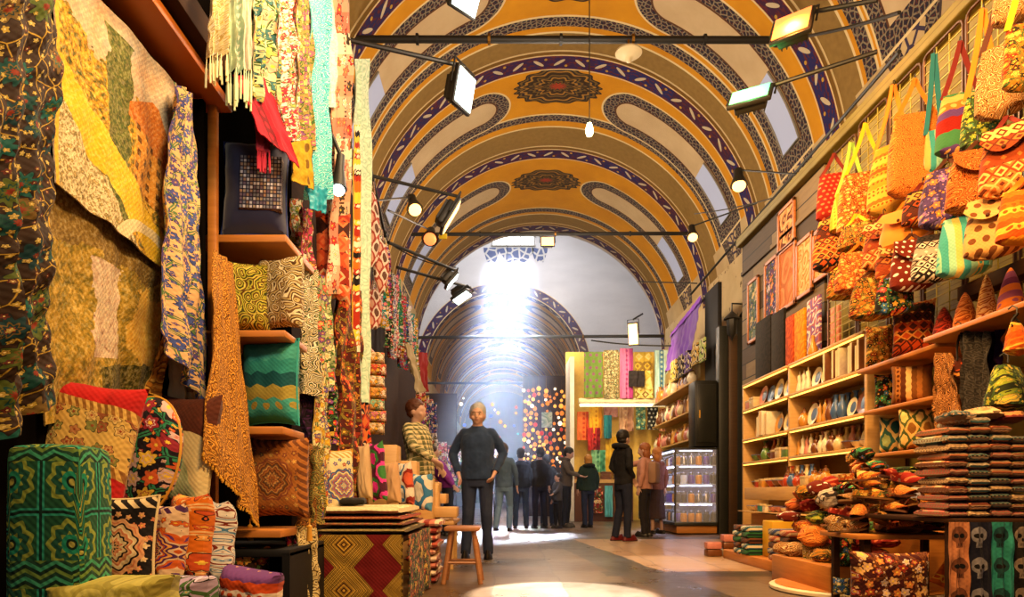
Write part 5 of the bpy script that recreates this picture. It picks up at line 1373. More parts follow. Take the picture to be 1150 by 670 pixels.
# goods: protos
def pm(mb, nm, m): return mb.mesh(nm, m)
CER = {n: plain('glaze ' + n, c, .3, spec=.6, var=.4, scale=30) for n, c in {'white': '#d8ccb0', 'ochre': '#b8802c', 'red': '#a83c1c', 'blue': '#3c5a8a', 'green': '#5a7a3c', 'brown': '#6a3c1c', 'cream': '#c8b080', 'pink': '#c07a70', 'teal': '#2c7a78'}.items()}
CK = list(CER)
def jar_me(m, i):
    mb = MB().lathe([(.03, 0), (.045, .01), (.055, .05), (.045, .09), (.028, .11), (.03, .125), (.024, .125)], n=14); lid = MB().lathe([(.03, .125), (.028, .14), (.01, .15), (.008, .16), (.012, .168), (.002, .174)], n=14)
    return [('body', mb.mesh('body', m)), ('lid', lid.mesh('lid', CER['brown']))]
def vase_me(m, i):
    return [('body', MB().lathe([(.025, 0), (.03, .01), (.045, .06), (.03, .12), (.014, .15), (.014, .18), (.024, .195), (.018, .195)], n=14).mesh('body', m)), ('foot', MB().lathe([(.03, 0), (.032, .008), (.025, .014)], n=14).mesh('foot', CER['brown']))]
def bowl_me(m, i):
    return [('body', MB().lathe([(.025, 0), (.03, .008), (.06, .035), (.075, .07), (.07, .07), (.05, .035), (.01, .012)], n=18).mesh('body', m)), ('rim', MB().lathe([(.072, .066), (.077, .07), (.072, .074)], n=18).mesh('rim', CER['blue']))]
def fig_me(m, i):
    mb = MB().lathe([(.03, 0), (.034, .01), (.026, .06), (.016, .10), (.02, .12), (.018, .145), (.006, .16), (.002, .19)], n=12)
    return [('body', mb.mesh('body', m)), ('base', MB().lathe([(.036, 0), (.036, .012)], n=12).mesh('base', CER['brown']))]
def book_me(m, i):
    w, d, h = .035, .13, .20
    return [('cover', MB().box((-w / 2, -d / 2, 0), (w / 2, d / 2, h), bev=.003).mesh('cover', m)), ('page_block', MB().box((-w / 2 + .005, -d / 2 - .001, .005), (w / 2 - .005, d / 2, h + .001)).mesh('page_block', plain('paper', '#d8c8a0', .8)))]
def pbox_me(m, i):
    return [('carton', MB().box((-.06, -.05, 0), (.06, .05, .09), bev=.004).mesh('carton', m)), ('lid', MB().box((-.062, -.052, .07), (.062, .052, .094), bev=.003).mesh('lid', CER['cream']))]
def plate_me(m, i):
    Mx = Matrix.Rotation(math.radians(78), 4, 'X')
    a = MB().lathe([(.02, 0), (.05, .003), (.085, .014), (.088, .018), (.05, .008), (.01, .006)], n=22, M=Mx); b = MB().lathe([(.05, .0085), (.03, .0095), (.005, .010)], n=22, M=Mx)
    o = Vector((0, 0, .088))
    for q in (a, b): q.v = [p + o for p in q.v]
    return [('dish', a.mesh('dish', m)), ('painted_centre', b.mesh('painted_centre', CER['blue']))]
KN = {'jar': ('lidded jar', 'jar', jar_me), 'vase': ('slender vase', 'vase', vase_me), 'bowl': ('small bowl', 'bowl', bowl_me), 'figurine': ('figurine', 'figurine', fig_me), 'book': ('upright book', 'book', book_me), 'box': ('gift box', 'box', pbox_me), 'plate': ('painted plate', 'plate', plate_me)}
PRO = {}
def good(kind, col, loc, yaw, label, group, s=1.0, lean=0):
    if (kind, col) not in PRO: PRO[(kind, col)] = KN[kind][2](CER[col], 0)
    r = thing(KN[kind][0].split()[-1] if kind != 'box' else 'gift_box', label, KN[kind][1], loc, 0, group); r.rotation_euler = (0, math.radians(lean), math.radians(yaw)); r.scale = (s, s, s)
    for nm, me in PRO[(kind, col)]: link(bpy.data.objects.new(nm, me), r)
    return r
rg = random.Random(11)
def where(t): return ['nearest end', 'nearer half', 'before middle', 'past middle', 'farther half', 'farthest end'][min(5, int(t * 6))]
WD = {'jar': .112, 'vase': .094, 'bowl': .156, 'figurine': .076, 'book': .037, 'box': .128, 'plate': .18}
def fill(z, ya, yb_, kinds, cols, shelf, step, group, x=3.31, s=1.0, rows=1):
    for r in range(rows):
        y = ya + .02; n = 0
        while True:
            t = (y - ya) / (yb_ - ya); k = kinds[min(len(kinds) - 1, int(t * len(kinds)))] if rg.random() < .6 else rg.choice(kinds); c = rg.choice(cols); q = s * rg.uniform(.85, 1.1)
            if r: k = 'book' if 'book' in kinds else 'box' if k == 'box' else 'vase'; q = s * 1.15
            w_ = WD[k] * q + .004
            if y + w_ > yb_ or n > 60: break
            xx = x + (.14 if r else 0) + (.03 if k in ('plate', 'bowl') and not r else 0)
            good(k, c, (xx, y + w_ / 2, z + .001), -90, '%s %s, %s of the %s%s' % (c, KN[k][0], where(t), shelf, ', at back' if r else ''), group, q)
            y += w_ + rg.uniform(0, .02); n += 1
WC = ['white', 'cream', 'ochre', 'pink', 'brown', 'red']
N_, F_ = (6.42, 8.02), (8.15, 9.57)
fill(1.85, *N_, ['book', 'book', 'plate', 'figurine'], WC, 'second shelf in the near bay', .085, 'goods on the second lit shelf', s=1.3)
fill(1.455, *N_, ['plate', 'vase', 'figurine', 'jar'], ['white', 'ochre', 'red', 'brown', 'cream', 'blue', 'ochre'], 'third shelf in the near bay', .10, 'goods on the third lit shelf', s=1.25, rows=2)
fill(1.15, *N_, ['bowl', 'jar', 'vase', 'figurine'], ['white', 'cream', 'brown', 'pink', 'ochre'], 'fourth shelf in the near bay', .11, 'goods on the fourth lit shelf', s=1.1, rows=2)
fill(1.85, *F_, ['plate', 'plate', 'box'], ['pink', 'cream', 'brown', 'blue'], 'second shelf in the far bay', .15, 'goods on the second lit shelf', s=1.4)
fill(1.455, *F_, ['plate', 'book', 'plate'], ['cream', 'ochre', 'white'], 'third shelf in the far bay', .14, 'goods on the third lit shelf', s=1.4)
fill(1.15, *F_, ['box', 'jar', 'bowl'], ['red', 'brown', 'green', 'cream'], 'fourth shelf in the far bay', .13, 'goods on the fourth lit shelf', s=1.2, rows=2)
fill(.80, 6.45, 8.45, ['box', 'jar', 'bowl', 'box'], ['brown', 'red', 'cream', 'blue', 'ochre'], 'counter top tray', .14, 'goods on the counter tray', x=2.96, s=1.0, rows=2)
fill(.53, 6.95, 8.45, ['bowl', 'box', 'bowl'], ['white', 'teal', 'cream', 'pink'], 'counter lower tray', .16, 'goods on the counter lower tray', x=2.88, s=.85)
# packs and boxes on the floor platform
for (ya, x, z0, nx, nz, cols, w, d, h, lb, gp) in [
    (8.35, 2.42, .0, 3, 4, ['pink', 'white', 'brown'], .17, .16, .085, 'small printed carton', 'cartons piled on the floor'),
    (7.35, 2.62, .10, 2, 5, ['green', 'teal', 'brown'], .26, .24, .06, 'folded green and dark pack', 'packs piled on the platform'),
    (6.38, 2.64, .10, 2, 5, ['brown', 'red', 'blue'], .24, .26, .06, 'folded dark brown pack', 'packs piled on the platform')]:
    for a in range(nx):
        for b in range(nz - (a if nx == 3 else 0)):
            c = cols[(a + b) % 3]
            xx = x + (.0 if nx == 3 else .0); yy = ya + a * (d + .02)
            if nx == 3: xx = 2.84 - a * .19; yy = ya
            o = place(MB().box((-w / 2, -d / 2, 0), (w / 2, d / 2, h - .004), bev=.014), 'folded_pack' if nx == 2 else 'printed_carton', CER[c] if nx == 3 else stripes('pack %s' % c, {'green': ['#1c4a2c', '#2c6a3c', '#143020'], 'teal': ['#1c3c4a', '#2c5a6a', '#d8d0b0'], 'brown': ['#4a2414', '#6a3c20', '#2c1810'], 'red': ['#6a2418', '#a84c30', '#d8b080'], 'blue': ['#1c2c4a', '#2c3c6a', '#a8a090']}[c], 40, axis=1, co='obj'),
                  (xx, yy, z0 + b * h), rg.uniform(-6, 6), '%s %s, %s of the %s' % (c, lb, ['bottom', 'second up', 'third up', 'fourth up', 'top'][b], (['near column', 'far column'][a] if nx == 2 else ['right column', 'middle column', 'left column'][a]) + (' by the slipper heap' if ya < 7 else ' on the platform' if nx == 2 else ' beyond the platform')), 'pack' if nx == 2 else 'carton', gp)
# framed pictures on the cladding
FRM = wood('orange frame', '#c87c3c', '#8a4c20')
def framed(lb, art, q, X=3.575, fm=FRM, nm='framed_picture'):
    (x0, yt0), (x1, yt1), yb0 = q
    a = W(x0, yt0, X); b = W(x1, yt1, X); zb = W(x0, yb0, X).z; zt = (a.z + b.z) / 2
    y0, y1 = min(a.y, b.y), max(a.y, b.y); fw = .045
    root = thing(nm, lb, 'picture', (X, (y0 + y1) / 2, zb))
    mb = MB()
    for lo, hi in (((X - .03, y0, zb), (X, y1, zb + fw)), ((X - .03, y0, zt - fw), (X, y1, zt)), ((X - .03, y0, zb), (X, y0 + fw, zt)), ((X - .03, y1 - fw, zb), (X, y1, zt))): mb.box(lo, hi, bev=.004)
    part(mb.build('frame', fm), root)
    part(MB().box((X - .015, y0 + fw * .6, zb + fw * .6), (X - .004, y1 - fw * .6, zt - fw * .6)).build('picture_panel', art), root)
framed('tall narrow framed tile picture in teal, farthest of the frames', floral('teal tile art', '#6a7a78', ['#c8b890', '#3c4a6a'], 5, co='obj'), ((853, 308), (841, 318), 380))
framed('framed picture with violet and orange floral tiles', floral('violet tile art', '#5a3c6a', ['#d87c3c', '#c8b8c8', '#3c4a8a'], 6, co='obj'), ((875, 282), (860, 298), 362))
framed('orange framed medallion picture, topmost of the frames', scroll('medallion art', ['#c88850', '#e0b078', '#6a3420'], 3, co='obj'), ((894, 222), (875, 238), 272))
framed('orange framed plain salmon panel under the medallion picture', scroll('salmon art', ['#c87848', '#d88c58', '#b86a3c'], 2, co='obj'), ((895, 268), (876, 280), 340))
framed('cream framed panel with faint ornament beside the salmon one', scroll('cream art', ['#d8bc84', '#c8a468', '#b08040'], 5, co='obj'), ((914, 260), (896, 272), 326))
framed('cream framed calligraphy panel nearest to the bags', scroll('cream art dotted', ['#e0c48c', '#d0ac70', '#a8783c'], 8, co='obj'), ((934, 248), (915, 260), 306))
for j, (x0, x1, yt, yb, cc, lb) in enumerate([(908, 922, 330, 388, ['#7a5a9a', '#e0d0d0', '#a85a6a'], 'violet and white patterned panel leaning on the top shelf'), (931, 944, 342, 380, ['#d89a8a', '#c8806a'], 'pink panel leaning on the top shelf'), (894, 905, 345, 396, ['#e0981c', '#c87c10'], 'bright yellow panel leaning on the top shelf'), (884, 893, 352, 402, ['#c8541c', '#a83c10'], 'orange red panel leaning on the top shelf'), (868, 882, 345, 410, ['#17130f', '#241c16'], 'black cloth hanging left of the orange red panel'), (850, 867, 352, 418, ['#14110f', '#221b17'], 'black cloth hanging farthest left over the shelves')]):
    X = 3.45; a, b = W(x1, yt, X), W(x0, yb, X); zb = 2.195; 
    o = MB().box((X - .02, a.y, zb), (X + .01, b.y, a.z), bev=.004).build('leaning_panel' if j < 4 else 'hanging_cloth', scroll('panel art %d' % j, cc, 5, co='obj'), origin=(X, (a.y + b.y) / 2, zb)); tag(o, lb, 'panel' if j < 4 else 'cloth')
vz = place(MB().lathe([(.03, 0), (.05, .03), (.055, .09), (.03, .15), (.018, .2), (.02, .24), (.01, .25)], n=14), 'vase', CER['ochre'], (3.35, 7.7, 2.192), 0, 'yellow ochre vase standing alone on the top shelf among the panels', 'vase')
# ================= POST, GLASS CASE, AWNING, FAR SHOP =================
YG = 12.8
DG = wood('dark green black timber', '#2a2a20', '#12120c')
post = thing('shop_post', 'tall dark timber post between the glass case and the souvenir shelves', 'post', (4.08, YG, 0))
part(MB().box((3.88, YG, 0), (4.05, YG + .2, 3.75), bev=.01).build('dark_board', DG), post)
part(MB().box((4.05, YG - .04, 0), (4.2, YG + .16, 3.6), bev=.01).build('brown_board', wood('brown post', '#5a3c1c', '#33200e')), post)
part(MB().box((4.2, YG, 0), (4.34, YG + .2, 3.9), bev=.01).build('inner_board', DG), post)
spk = thing('wall_cabinet', 'black hanging cabinet above the glass case beside the post', 'cabinet', (3.68, YG, 1.6))
part(MB().box((3.46, YG + .05, 1.58), (3.87, YG + .5, 2.78), bev=.02).build('body', plain('black lacquer', '#14140f', .4)), spk)
part(MB().box((3.50, YG + .03, 1.66), (3.83, YG + .05, 2.70), bev=.005).build('door', plain('black door', '#20201a', .3)), spk)
part(MB().box((3.53, YG + .015, 2.1), (3.55, YG + .03, 2.24)).build('handle', GOLDC, None), spk)
gl = Mt('display glass'); b_ = gl.out((.9, .95, 1, 1), .05, trans=.0, alpha=.12, spec=.6); GLASS = b_
gc = thing('glass_case', 'glass display case with cold white lit shelves beside the dark post', 'display case', (3.5, 14, 0))
x0, x1, y0, y1 = 3.08, 3.86, YG, 16.2
part(MB().box((x0 + .05, y0 + .05, .02), (x1, y1, .16), bev=.01).build('plinth', WOODO), gc)
part(MB().box((x0, y0, .16), (x1, y1, .22), bev=.01).build('base_panel', DG), gc)
for zz in (.56, .90, 1.24): part(MB().box((x0 + .02, y0 + .02, zz), (x1 - .02, y1 - .02, zz + .012)).build('glass_shelf', plain('frosted shelf %.1f' % zz, '#c8d0d8', .2)), gc)
CL = glow('cold case light', '#dcdcff', 15)
for zz in (.53, .87, 1.21, 1.5):
    part(MB().box((x0 + .015, y0 + .1, zz), (x0 + .035, y1 - .1, zz + .012)).build('light_strip', CL), gc)
    part(MB().box((x0 + .1, y0 + .015, zz), (x1 - .1, y0 + .035, zz + .012)).build('light_strip', CL), gc)
part(MB().box((x0, y0, 1.53), (x1, y1, 1.56), bev=.005).build('top_panel', DG), gc)
for x, y in ((x0, y0), (x1 - .03, y0), (x0, y1 - .03), (x1 - .03, y1 - .03), (x0, 14.5)): part(MB().box((x, y, .22), (x + .03, y + .03, 1.53)).build('corner_post', plain('steel', '#6a6c70', .3, .8)), gc)
part(MB().box((x0 + .004, y0 + .03, .22), (x0 + .010, y1 - .03, 1.53)).build('glass_pane', GLASS), gc)
part(MB().box((x0 + .03, y0 + .004, .22), (x1 - .03, y0 + .010, 1.53)).build('glass_pane', GLASS), gc)
part(MB().box((x1 - .01, y0 + .03, .22), (x1, y1 - .03, 1.53)).build('back_panel', plain('pale case back', '#a8a8b8', .5)), gc)
SIL = {'silver': plain('silver box', '#a8a8b0', .25, .9), 'violet': plain('violet glass', '#4a2c8a', .2, spec=.7), 'amber': plain('amber glass', '#c87c1c', .2, spec=.7), 'pale': plain('pale crystal', '#d0d8e0', .15, spec=.8), 'dark': plain('dark trinket', '#2c2430', .4)}
jm = {}
for c, m in SIL.items():
    jm[c] = [('body', MB().lathe([(.05, 0), (.06, .01), (.06, .13), (.05, .16), (.045, .16)], n=14).mesh('body', m)), ('lid', MB().lathe([(.05, .16), (.05, .19), (.015, .2), (.012, .215), (.002, .22)], n=14).mesh('lid', SIL['silver']))]
lev = {.22: 'bottom', .572: 'second', .912: 'third', 1.252: 'top'}
for zz, ln in lev.items():
    for i in range(24):
        side = i >= 19
        c = rg.choice(list(SIL)); loc = (x0 + .16 + (.3 if 0 else 0), y0 + .3 + i * .155, zz + .001) if not side else (x0 + .2 + (i - 19) * .135, y0 + .13, zz + .001)
        r = thing('trinket_jar', '%s jar on the %s shelf of the glass case, %s' % (c, ln, 'front corner' if side else ['near end', 'near middle', 'middle', 'far middle', 'far end'][min(4, i * 5 // 19)]), 'jar', loc, 0, 'jars in the glass case')
        for nm, me in jm[c]: link(bpy.data.objects.new(nm, me), r)
# purple awning
PUR = plain('purple cloth', '#5a1c9a', .7, sheen=.3); PURL = plain('violet band', '#8a4ac8', .7)
aw = thing('awning', 'purple cloth awning with a pale edge high above the far right stalls', 'awning', (4.2, 16.2, 4.0))
mb = cloth_mesh((4.25, 17.9, 4.78), (4.15, 14.9, 4.85), (3.95, 14.9, 3.75), (4.05, 17.9, 3.75), folds=5, amp=.03); part(mb.build('cloth', PUR, weld=False), aw)
mb = cloth_mesh((4.24, 17.92, 4.80), (4.13, 14.88, 4.88), (4.1, 14.88, 4.72), (4.19, 17.92, 4.66), folds=5, amp=.01); part(mb.build('edge_band', PURL, weld=False), aw)
part(MB().tube([(4.27, 14.8, 4.88), (4.27, 18.0, 4.8)], .03).build('rail', IRON), aw)
board('shop_partition', 'black upright screen beside the purple awning above the hanging cabinet', 'screen', (4.22, 14.0, 2.9), (4.3, 14.9, 4.9), plain('black screen', '#14100f', .7))
for j, (px0, px1, yt, yb, c, lb) in enumerate([(754, 760, 402, 430, '#d8b848', 'yellow'), (762, 768, 396, 425, '#2c2430', 'dark'), (769, 776, 390, 420, '#5a3c8a', 'violet'), (777, 784, 384, 412, '#c8a04c', 'amber'), (786, 792, 378, 408, '#a8b860', 'pale green')]):
    X = 3.98; a, b = W(px1, yt, X), W(px0, yb, X)
    tag(MB().box((X - .02, a.y, b.z), (X + .02, b.y, a.z), bev=.005).build('hanging_poster', scroll('poster %d' % j, [c, '#17130f', '#d8c8a0', c], 3, co='obj'), origin=(X, a.y, b.z)), '%s poster hanging below the purple awning' % lb, 'poster')
# right stall wall under awning with goods
board('stall_wall', 'lit cream wall of the stall under the purple awning', 'wall panel', (4.3, 15.0, 0), (4.4, 18.9, 3.9), plain('stall cream wall', '#b89a5c', .7))
for j, zz in enumerate((1.9, 2.5, 3.1)):
    board('shelf_board', '%s cream shelf on the stall wall beyond the hanging cabinet' % ('lowest', 'middle', 'highest')[j], 'shelf', (3.95, 15.1, zz - .04), (4.3, 18.9, zz), WOODL)
    for i in range(13):
        c = rg.choice(WC); k = rg.choice(['plate', 'vase', 'jar', 'figurine'])
        good(k, c, (4.05, 15.3 + i * .28, zz + .001), -90, '%s %s on the %s cream shelf under the awning, %s' % (c, KN[k][0], ('lowest', 'middle', 'highest')[j], ['near end', 'middle', 'far end'][min(2, i // 5)]), 'souvenirs under the awning', 2.0)
# ---------- far shop facing the aisle ----------
YS = 19.0
def fx(px, Y=YS): return (px - VX) / F * Y
def fz(py, Y=YS): return CH + (HY - py) / F * Y
sh = thing('textile_kiosk', 'brightly lit yellow-walled textile kiosk facing down the aisle', 'kiosk', (fx(700), YS + 1, 0))
KY = plain('kiosk yellow lining', '#e8c460', .7)
part(MB().box((fx(640), YS + 1.2, 0), (fx(765), YS + 1.3, fz(385))).build('back_panel', KY), sh)
part(MB().box((fx(640), YS, 0), (fx(645), YS + 1.2, fz(400)), bev=.01).build('side_post', plain('white painted post', '#d8d4cc', .5)), sh)
part(MB().box((fx(650), YS - .05, fz(452)), (fx(755), YS + .15, fz(447)), bev=.01).build('crossbeam', plain('pale beam', '#e8dcb8', .5)), sh)
KL = glow('kiosk lamp strip', '#fff0c0', 6)
part(MB().box((fx(652), YS + .16, fz(455)), (fx(753), YS + .2, fz(452.5))).build('light_strip', KL), sh)
part(MB().box((fx(645), YS + .1, fz(542)), (fx(712), YS + 1.1, fz(538))).build('counter_top', WOODL), sh)
part(MB().box((fx(646), YS + .12, 0), (fx(712), YS + 1.0, fz(542))).build('counter_front', plain('kiosk counter', '#5a3420', .7)), sh)
def kcloth(lb, m, x0, x1, y0, y1, Y=YS - .1, nm='hanging_cloth', **k):
    hang(nm, lb, 'textile', m, [(x0, y0, Y), (x1, y0, Y), (x1, y1, Y), (x0, y1, Y)], folds=k.pop('folds', 2), amp=k.pop('amp', .03), nu=20, nv=24, seed=x0, **k)
kcloth('green embroidered cloth with squares high on the far kiosk', dots('green squares', '#6a8a3c', '#8a5a7a', 6), 656, 677, 395, 446)
kcloth('cream dotted cloth beside the green one on the far kiosk', floral('cream dotted', '#d8cca0', ['#6a5a3c', '#8a7a5a'], 9), 678, 695, 393, 447)
kcloth('pink cloth high on the far kiosk', stripes('pink stripe', ['#c84c9a', '#d878b0', '#b03c8a'], 8), 696, 711, 391, 447)
kcloth('yellow cloth with plaid squares high on the far kiosk', kilim('yellow plaid', ['#c8a83c', '#d8c060', '#8a6a2c', '#e0d088'], 4), 713, 733, 395, 447)
kcloth('black lace shawl hanging in front of the yellow plaid', plain('black lace', '#241a1c', .8), 706, 724, 416, 434, YS - .2)
kcloth('pale blue cloth at the right of the kiosk top', stripes('blue stripe', ['#8ac0d0', '#b8dce0', '#5a8ab0', '#d0e8e0'], 8), 735, 750, 393, 447)
kcloth('orange red shawl at the left of the kiosk', stripes('orange shawl', ['#d85a28', '#e87c3c', '#c84020'], 8), 648, 661, 462, 494, YS + .6)
kcloth('amber yellow shawl inside the kiosk', stripes('amber shawl', ['#e0a018', '#f0b82c', '#c88410'], 8), 662, 676, 454, 492, YS + .55)
kcloth('pink square cloth pinned inside the kiosk', plain('kiosk pink', '#d8a0a0', .8), 678, 694, 454, 468, YS + .9)
kcloth('cream draped shawl inside the kiosk', stripes('cream drape', ['#e0c8a8', '#d0a888', '#b88870'], 8), 695, 712, 456, 484, YS + .6, amp=.06)
kcloth('crimson shawl bunched inside the kiosk', stripes('kiosk crimson', ['#b01c28', '#d83c3c', '#8a1020'], 8), 660, 674, 480, 505, YS + .5, amp=.08)
kcloth('sea green shawl low inside the kiosk', stripes('kiosk sea green', ['#6ab08a', '#8ac8a0', '#4a9a7a'], 8), 664, 680, 505, 530, YS + .5, amp=.05)
kcloth('teal scarf falling behind the man in black', stripes('kiosk teal', ['#2c8a9a', '#1c6a80'], 8), 678, 687, 466, 492, YS + .5)
kcloth('teal patterned cloth pinned right of the cream drape', floral('kiosk teal floral', '#5a9a90', ['#c8d8a0', '#2c5a5a'], 8), 714, 725, 457, 482, YS + .6)
kcloth('black and white spotted cloth in the kiosk', dots('kiosk bw', '#2c2c2c', '#c8c8c0', 9), 727, 739, 457, 482, YS + .6)
kcloth('peach cloth right of the spotted one', stripes('kiosk peach', ['#e0a078', '#d88858'], 8), 740, 748, 458, 484, YS + .6)
kcloth('white lilac shawl at the right end of the kiosk', stripes('kiosk lilac', ['#d8d0d8', '#a890b8', '#e0dce0'], 8), 747, 757, 458, 490, YS + .5, amp=.06)
kcloth('tall yellow cloth behind the man in black', stripes('kiosk yellow', ['#e0b838', '#d0a020'], 6), 680, 694, 490, 530, YS + .7)
kcloth('light blue cloth hanging from the kiosk counter', plain('kiosk blue', '#5ab0c0', .7), 679, 688, 545, 580, YS)
kcloth('red and black patterned cloth on the counter front', floral('counter floral', '#8a1c20', ['#17130f', '#d86a5c', '#e0c8a0'], 5), 662, 677, 546, 576, YS)
kcloth('brown cloth at the right of the counter front', plain('kiosk brown', '#8a5a20', .7), 690, 706, 545, 580, YS)
for i in range(12):
    c = rg.choice(FN); f = FN.index(c)
    place(fold_mb(.28, .3, .07, 2, i), 'folded_cloth', FMAT[f], (fx(652) + (i % 4) * .36, YS + .2, fz(538) + .002 + (i // 4) * .072), 0, '%s folded cloth on the kiosk counter, %s layer, %s' % (c, ['bottom', 'middle', 'top'][i // 4], ['left end', 'left middle', 'right middle', 'right end'][i % 4]), 'cloth', 'folded cloths on the kiosk counter')
# lantern stall beyond (hanging lamps of coloured glass)
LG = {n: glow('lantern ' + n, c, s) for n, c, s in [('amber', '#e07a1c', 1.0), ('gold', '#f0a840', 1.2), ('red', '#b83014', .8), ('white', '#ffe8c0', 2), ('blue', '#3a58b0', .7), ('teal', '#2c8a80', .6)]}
BR = plain('brass', '#8a6020', .35, .8)
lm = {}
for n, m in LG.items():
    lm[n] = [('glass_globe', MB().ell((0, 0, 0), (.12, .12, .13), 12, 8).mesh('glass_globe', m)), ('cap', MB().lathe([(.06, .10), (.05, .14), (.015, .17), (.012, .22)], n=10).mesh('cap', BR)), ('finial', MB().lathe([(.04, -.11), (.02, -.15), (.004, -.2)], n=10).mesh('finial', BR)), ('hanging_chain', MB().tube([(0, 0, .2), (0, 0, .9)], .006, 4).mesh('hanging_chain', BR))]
lk = list(LG)
board('lantern_rack', 'dark rack wall behind the glowing lantern display far down the aisle', 'rack', (fx(588, 23), 23.6, 0), (fx(640, 23), 23.8, fz(418, 23)), WOODD)
board('lantern_rack', 'dark rack wall behind the sparse lanterns on the far left', 'rack', (fx(462, 24), 24.3, 0), (fx(512, 24), 24.5, fz(440, 24)), WOODD)
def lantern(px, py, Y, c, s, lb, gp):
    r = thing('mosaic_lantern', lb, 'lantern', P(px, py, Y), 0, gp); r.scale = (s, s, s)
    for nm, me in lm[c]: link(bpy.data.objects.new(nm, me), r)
rl = random.Random(3); LP_ = []
for j in range(18):
    for i in range(13):
        px = 589 + i * 4.1 + rl.uniform(-1.6, 1.6); py = 438 + j * 5.4 + rl.uniform(-2, 2)
        if 606 < px < 622 and 462 < py < 482: continue
        c = rl.choice(['amber', 'gold', 'amber', 'gold', 'amber', 'white', 'gold', 'red', 'amber'])
        if any((px - a) ** 2 + (py - b) ** 2 < 19 for a, b in LP_): continue
        LP_.append((px, py)); lantern(px, py, 22.8 + rl.uniform(0, .5), c, rl.uniform(.3, .62), '%s glass lantern, %s row of the lantern wall, %s' % (c, ['top', 'top', 'high', 'high', 'high', 'upper', 'upper', 'upper', 'middle', 'middle', 'middle', 'lower', 'lower', 'lower', 'low', 'low', 'bottom', 'bottom'][j], ['left', 'centre', 'right'][min(2, i // 5)]), 'lanterns on the lantern wall')
tag(MB().box((fx(608, 22.5), 22.4, fz(480, 22.5)), (fx(620, 22.5), 22.44, fz(463, 22.5)), bev=.01).build('notice_board', scroll('notice', ['#a8c0a0', '#c8d4b8', '#8aa890'], 2, co='obj'), origin=(fx(614, 22.5), 22.42, fz(480, 22.5))), 'pale green double-panel sign hanging among the lanterns', 'sign')
# shop fronts lining the far arcade
for sd in (-1, 1):
    board('far_stall', 'dark timber stall front along the %s side of the far arcade' % ('left' if sd < 0 else 'right'), 'stall', (sd * 2.4 - (.5 if sd < 0 else 0), 30.6, 0), (sd * 2.4 + (.5 if sd > 0 else 0), 44, 3.6), WOODD)
    for i in range(24):
        c = rl.randrange(11); Y = 31 + i * .52; z1 = rl.uniform(1.6, 3.5); h = rl.uniform(.5, 1.1); x = sd * (2.36 - rl.uniform(0, .25))
        mb = cloth_mesh((x, Y, z1), (x - sd * .25, Y + .3, z1), (x - sd * .25, Y + .3, z1 - h), (x, Y, z1 - h), folds=2, amp=.04, nu=8, nv=8)
        tag(mb.build('hanging_garment', floral('arcade goods %d' % c, SC[c], [SC[(c + 3) % 11], '#e8d8c0'], 5) if ('arcade goods %d' % c) not in bpy.data.materials else bpy.data.materials['arcade goods %d' % c], origin=(x, Y, z1 - h), weld=False), '%s garment on the %s stalls of the far arcade, %s' % (nm_[c], 'left' if sd < 0 else 'right', ['near', 'middle', 'deep'][min(2, i // 8)]), 'garment', 'garments in the far arcade')
# small lamps far behind the crowd; white ones also stand in for glints on fabric
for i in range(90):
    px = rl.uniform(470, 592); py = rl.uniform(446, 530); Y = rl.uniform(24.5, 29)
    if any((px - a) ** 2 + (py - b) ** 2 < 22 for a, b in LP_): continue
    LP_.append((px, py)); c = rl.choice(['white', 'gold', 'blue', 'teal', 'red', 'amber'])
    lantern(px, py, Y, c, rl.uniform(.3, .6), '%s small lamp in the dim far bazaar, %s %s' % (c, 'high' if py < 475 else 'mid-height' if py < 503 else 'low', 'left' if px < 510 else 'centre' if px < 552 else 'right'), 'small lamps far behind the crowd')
for i in range(14):
    px = 484 + i * 6.0; py = 512 + (i * 13) % 22; Y = 21 + (i % 4) * .8
    c = (i * 4) % 11
    kcloth('%s goods hanging low behind the walking crowd, %s' % (nm_[c], ['far left', 'left', 'centre', 'right'][min(3, i // 4)]), floral('far goods %d' % i, SC[c], [SC[(c + 3) % 11], '#e0d8c8'], 5), px - 5, px + 6, py - 20, py + 16, Y)
# ================= PEOPLE =================
SKINS = {'light': '#b49080', 'tan': '#a07458'}
def capsule(mb, pts, rs, n=10):
    pts = [Vector(p) for p in pts]
    mb.tube(pts, rs, n)
    for p, r in zip(pts, rs): mb.ell(p, r, n, 6)
def hand_mb(mb, wrist, dirv, side_v, curl=.5, s=1.0, thumb=1):
    """palm, four unequal fingers with a knuckle bend, and a thumb leaving the side of the palm"""
    d = Vector(dirv).normalized(); w = Vector(side_v); w = (w - d * w.dot(d)).normalized(); nn = d.cross(w).normalized()
    wr = Vector(wrist); pc = wr + d * .045 * s
    for t in (-.6, 0, .6): capsule(mb, [wr + w * t * .02 * s, wr + d * .085 * s + w * t * .034 * s], [.02 * s, .0165 * s], 8)
    for i, (o, L) in enumerate(((-.034, .062), (-.012, .074), (.011, .070), (.032, .055))):
        b = wr + d * .085 * s + w * o * s
        a = curl; d1 = (d * math.cos(a * .6) + nn * math.sin(a * .6)); d2 = (d * math.cos(a * 1.7) + nn * math.sin(a * 1.7))
        m = b + d1 * L * .5 * s; e = m + d2 * L * .5 * s
        capsule(mb, [b, m, e], [.0095 * s, .009 * s, .0078 * s], 8)
    tb = wr + d * .03 * s + w * -.03 * s * thumb
    t1 = tb + (d * .6 - w * .75 * thumb + nn * .3).normalized() * .035 * s; t2 = t1 + (d * .9 - w * .25 * thumb + nn * .4).normalized() * .03 * s
    capsule(mb, [tb, t1, t2], [.013 * s, .0105 * s, .009 * s], 8)
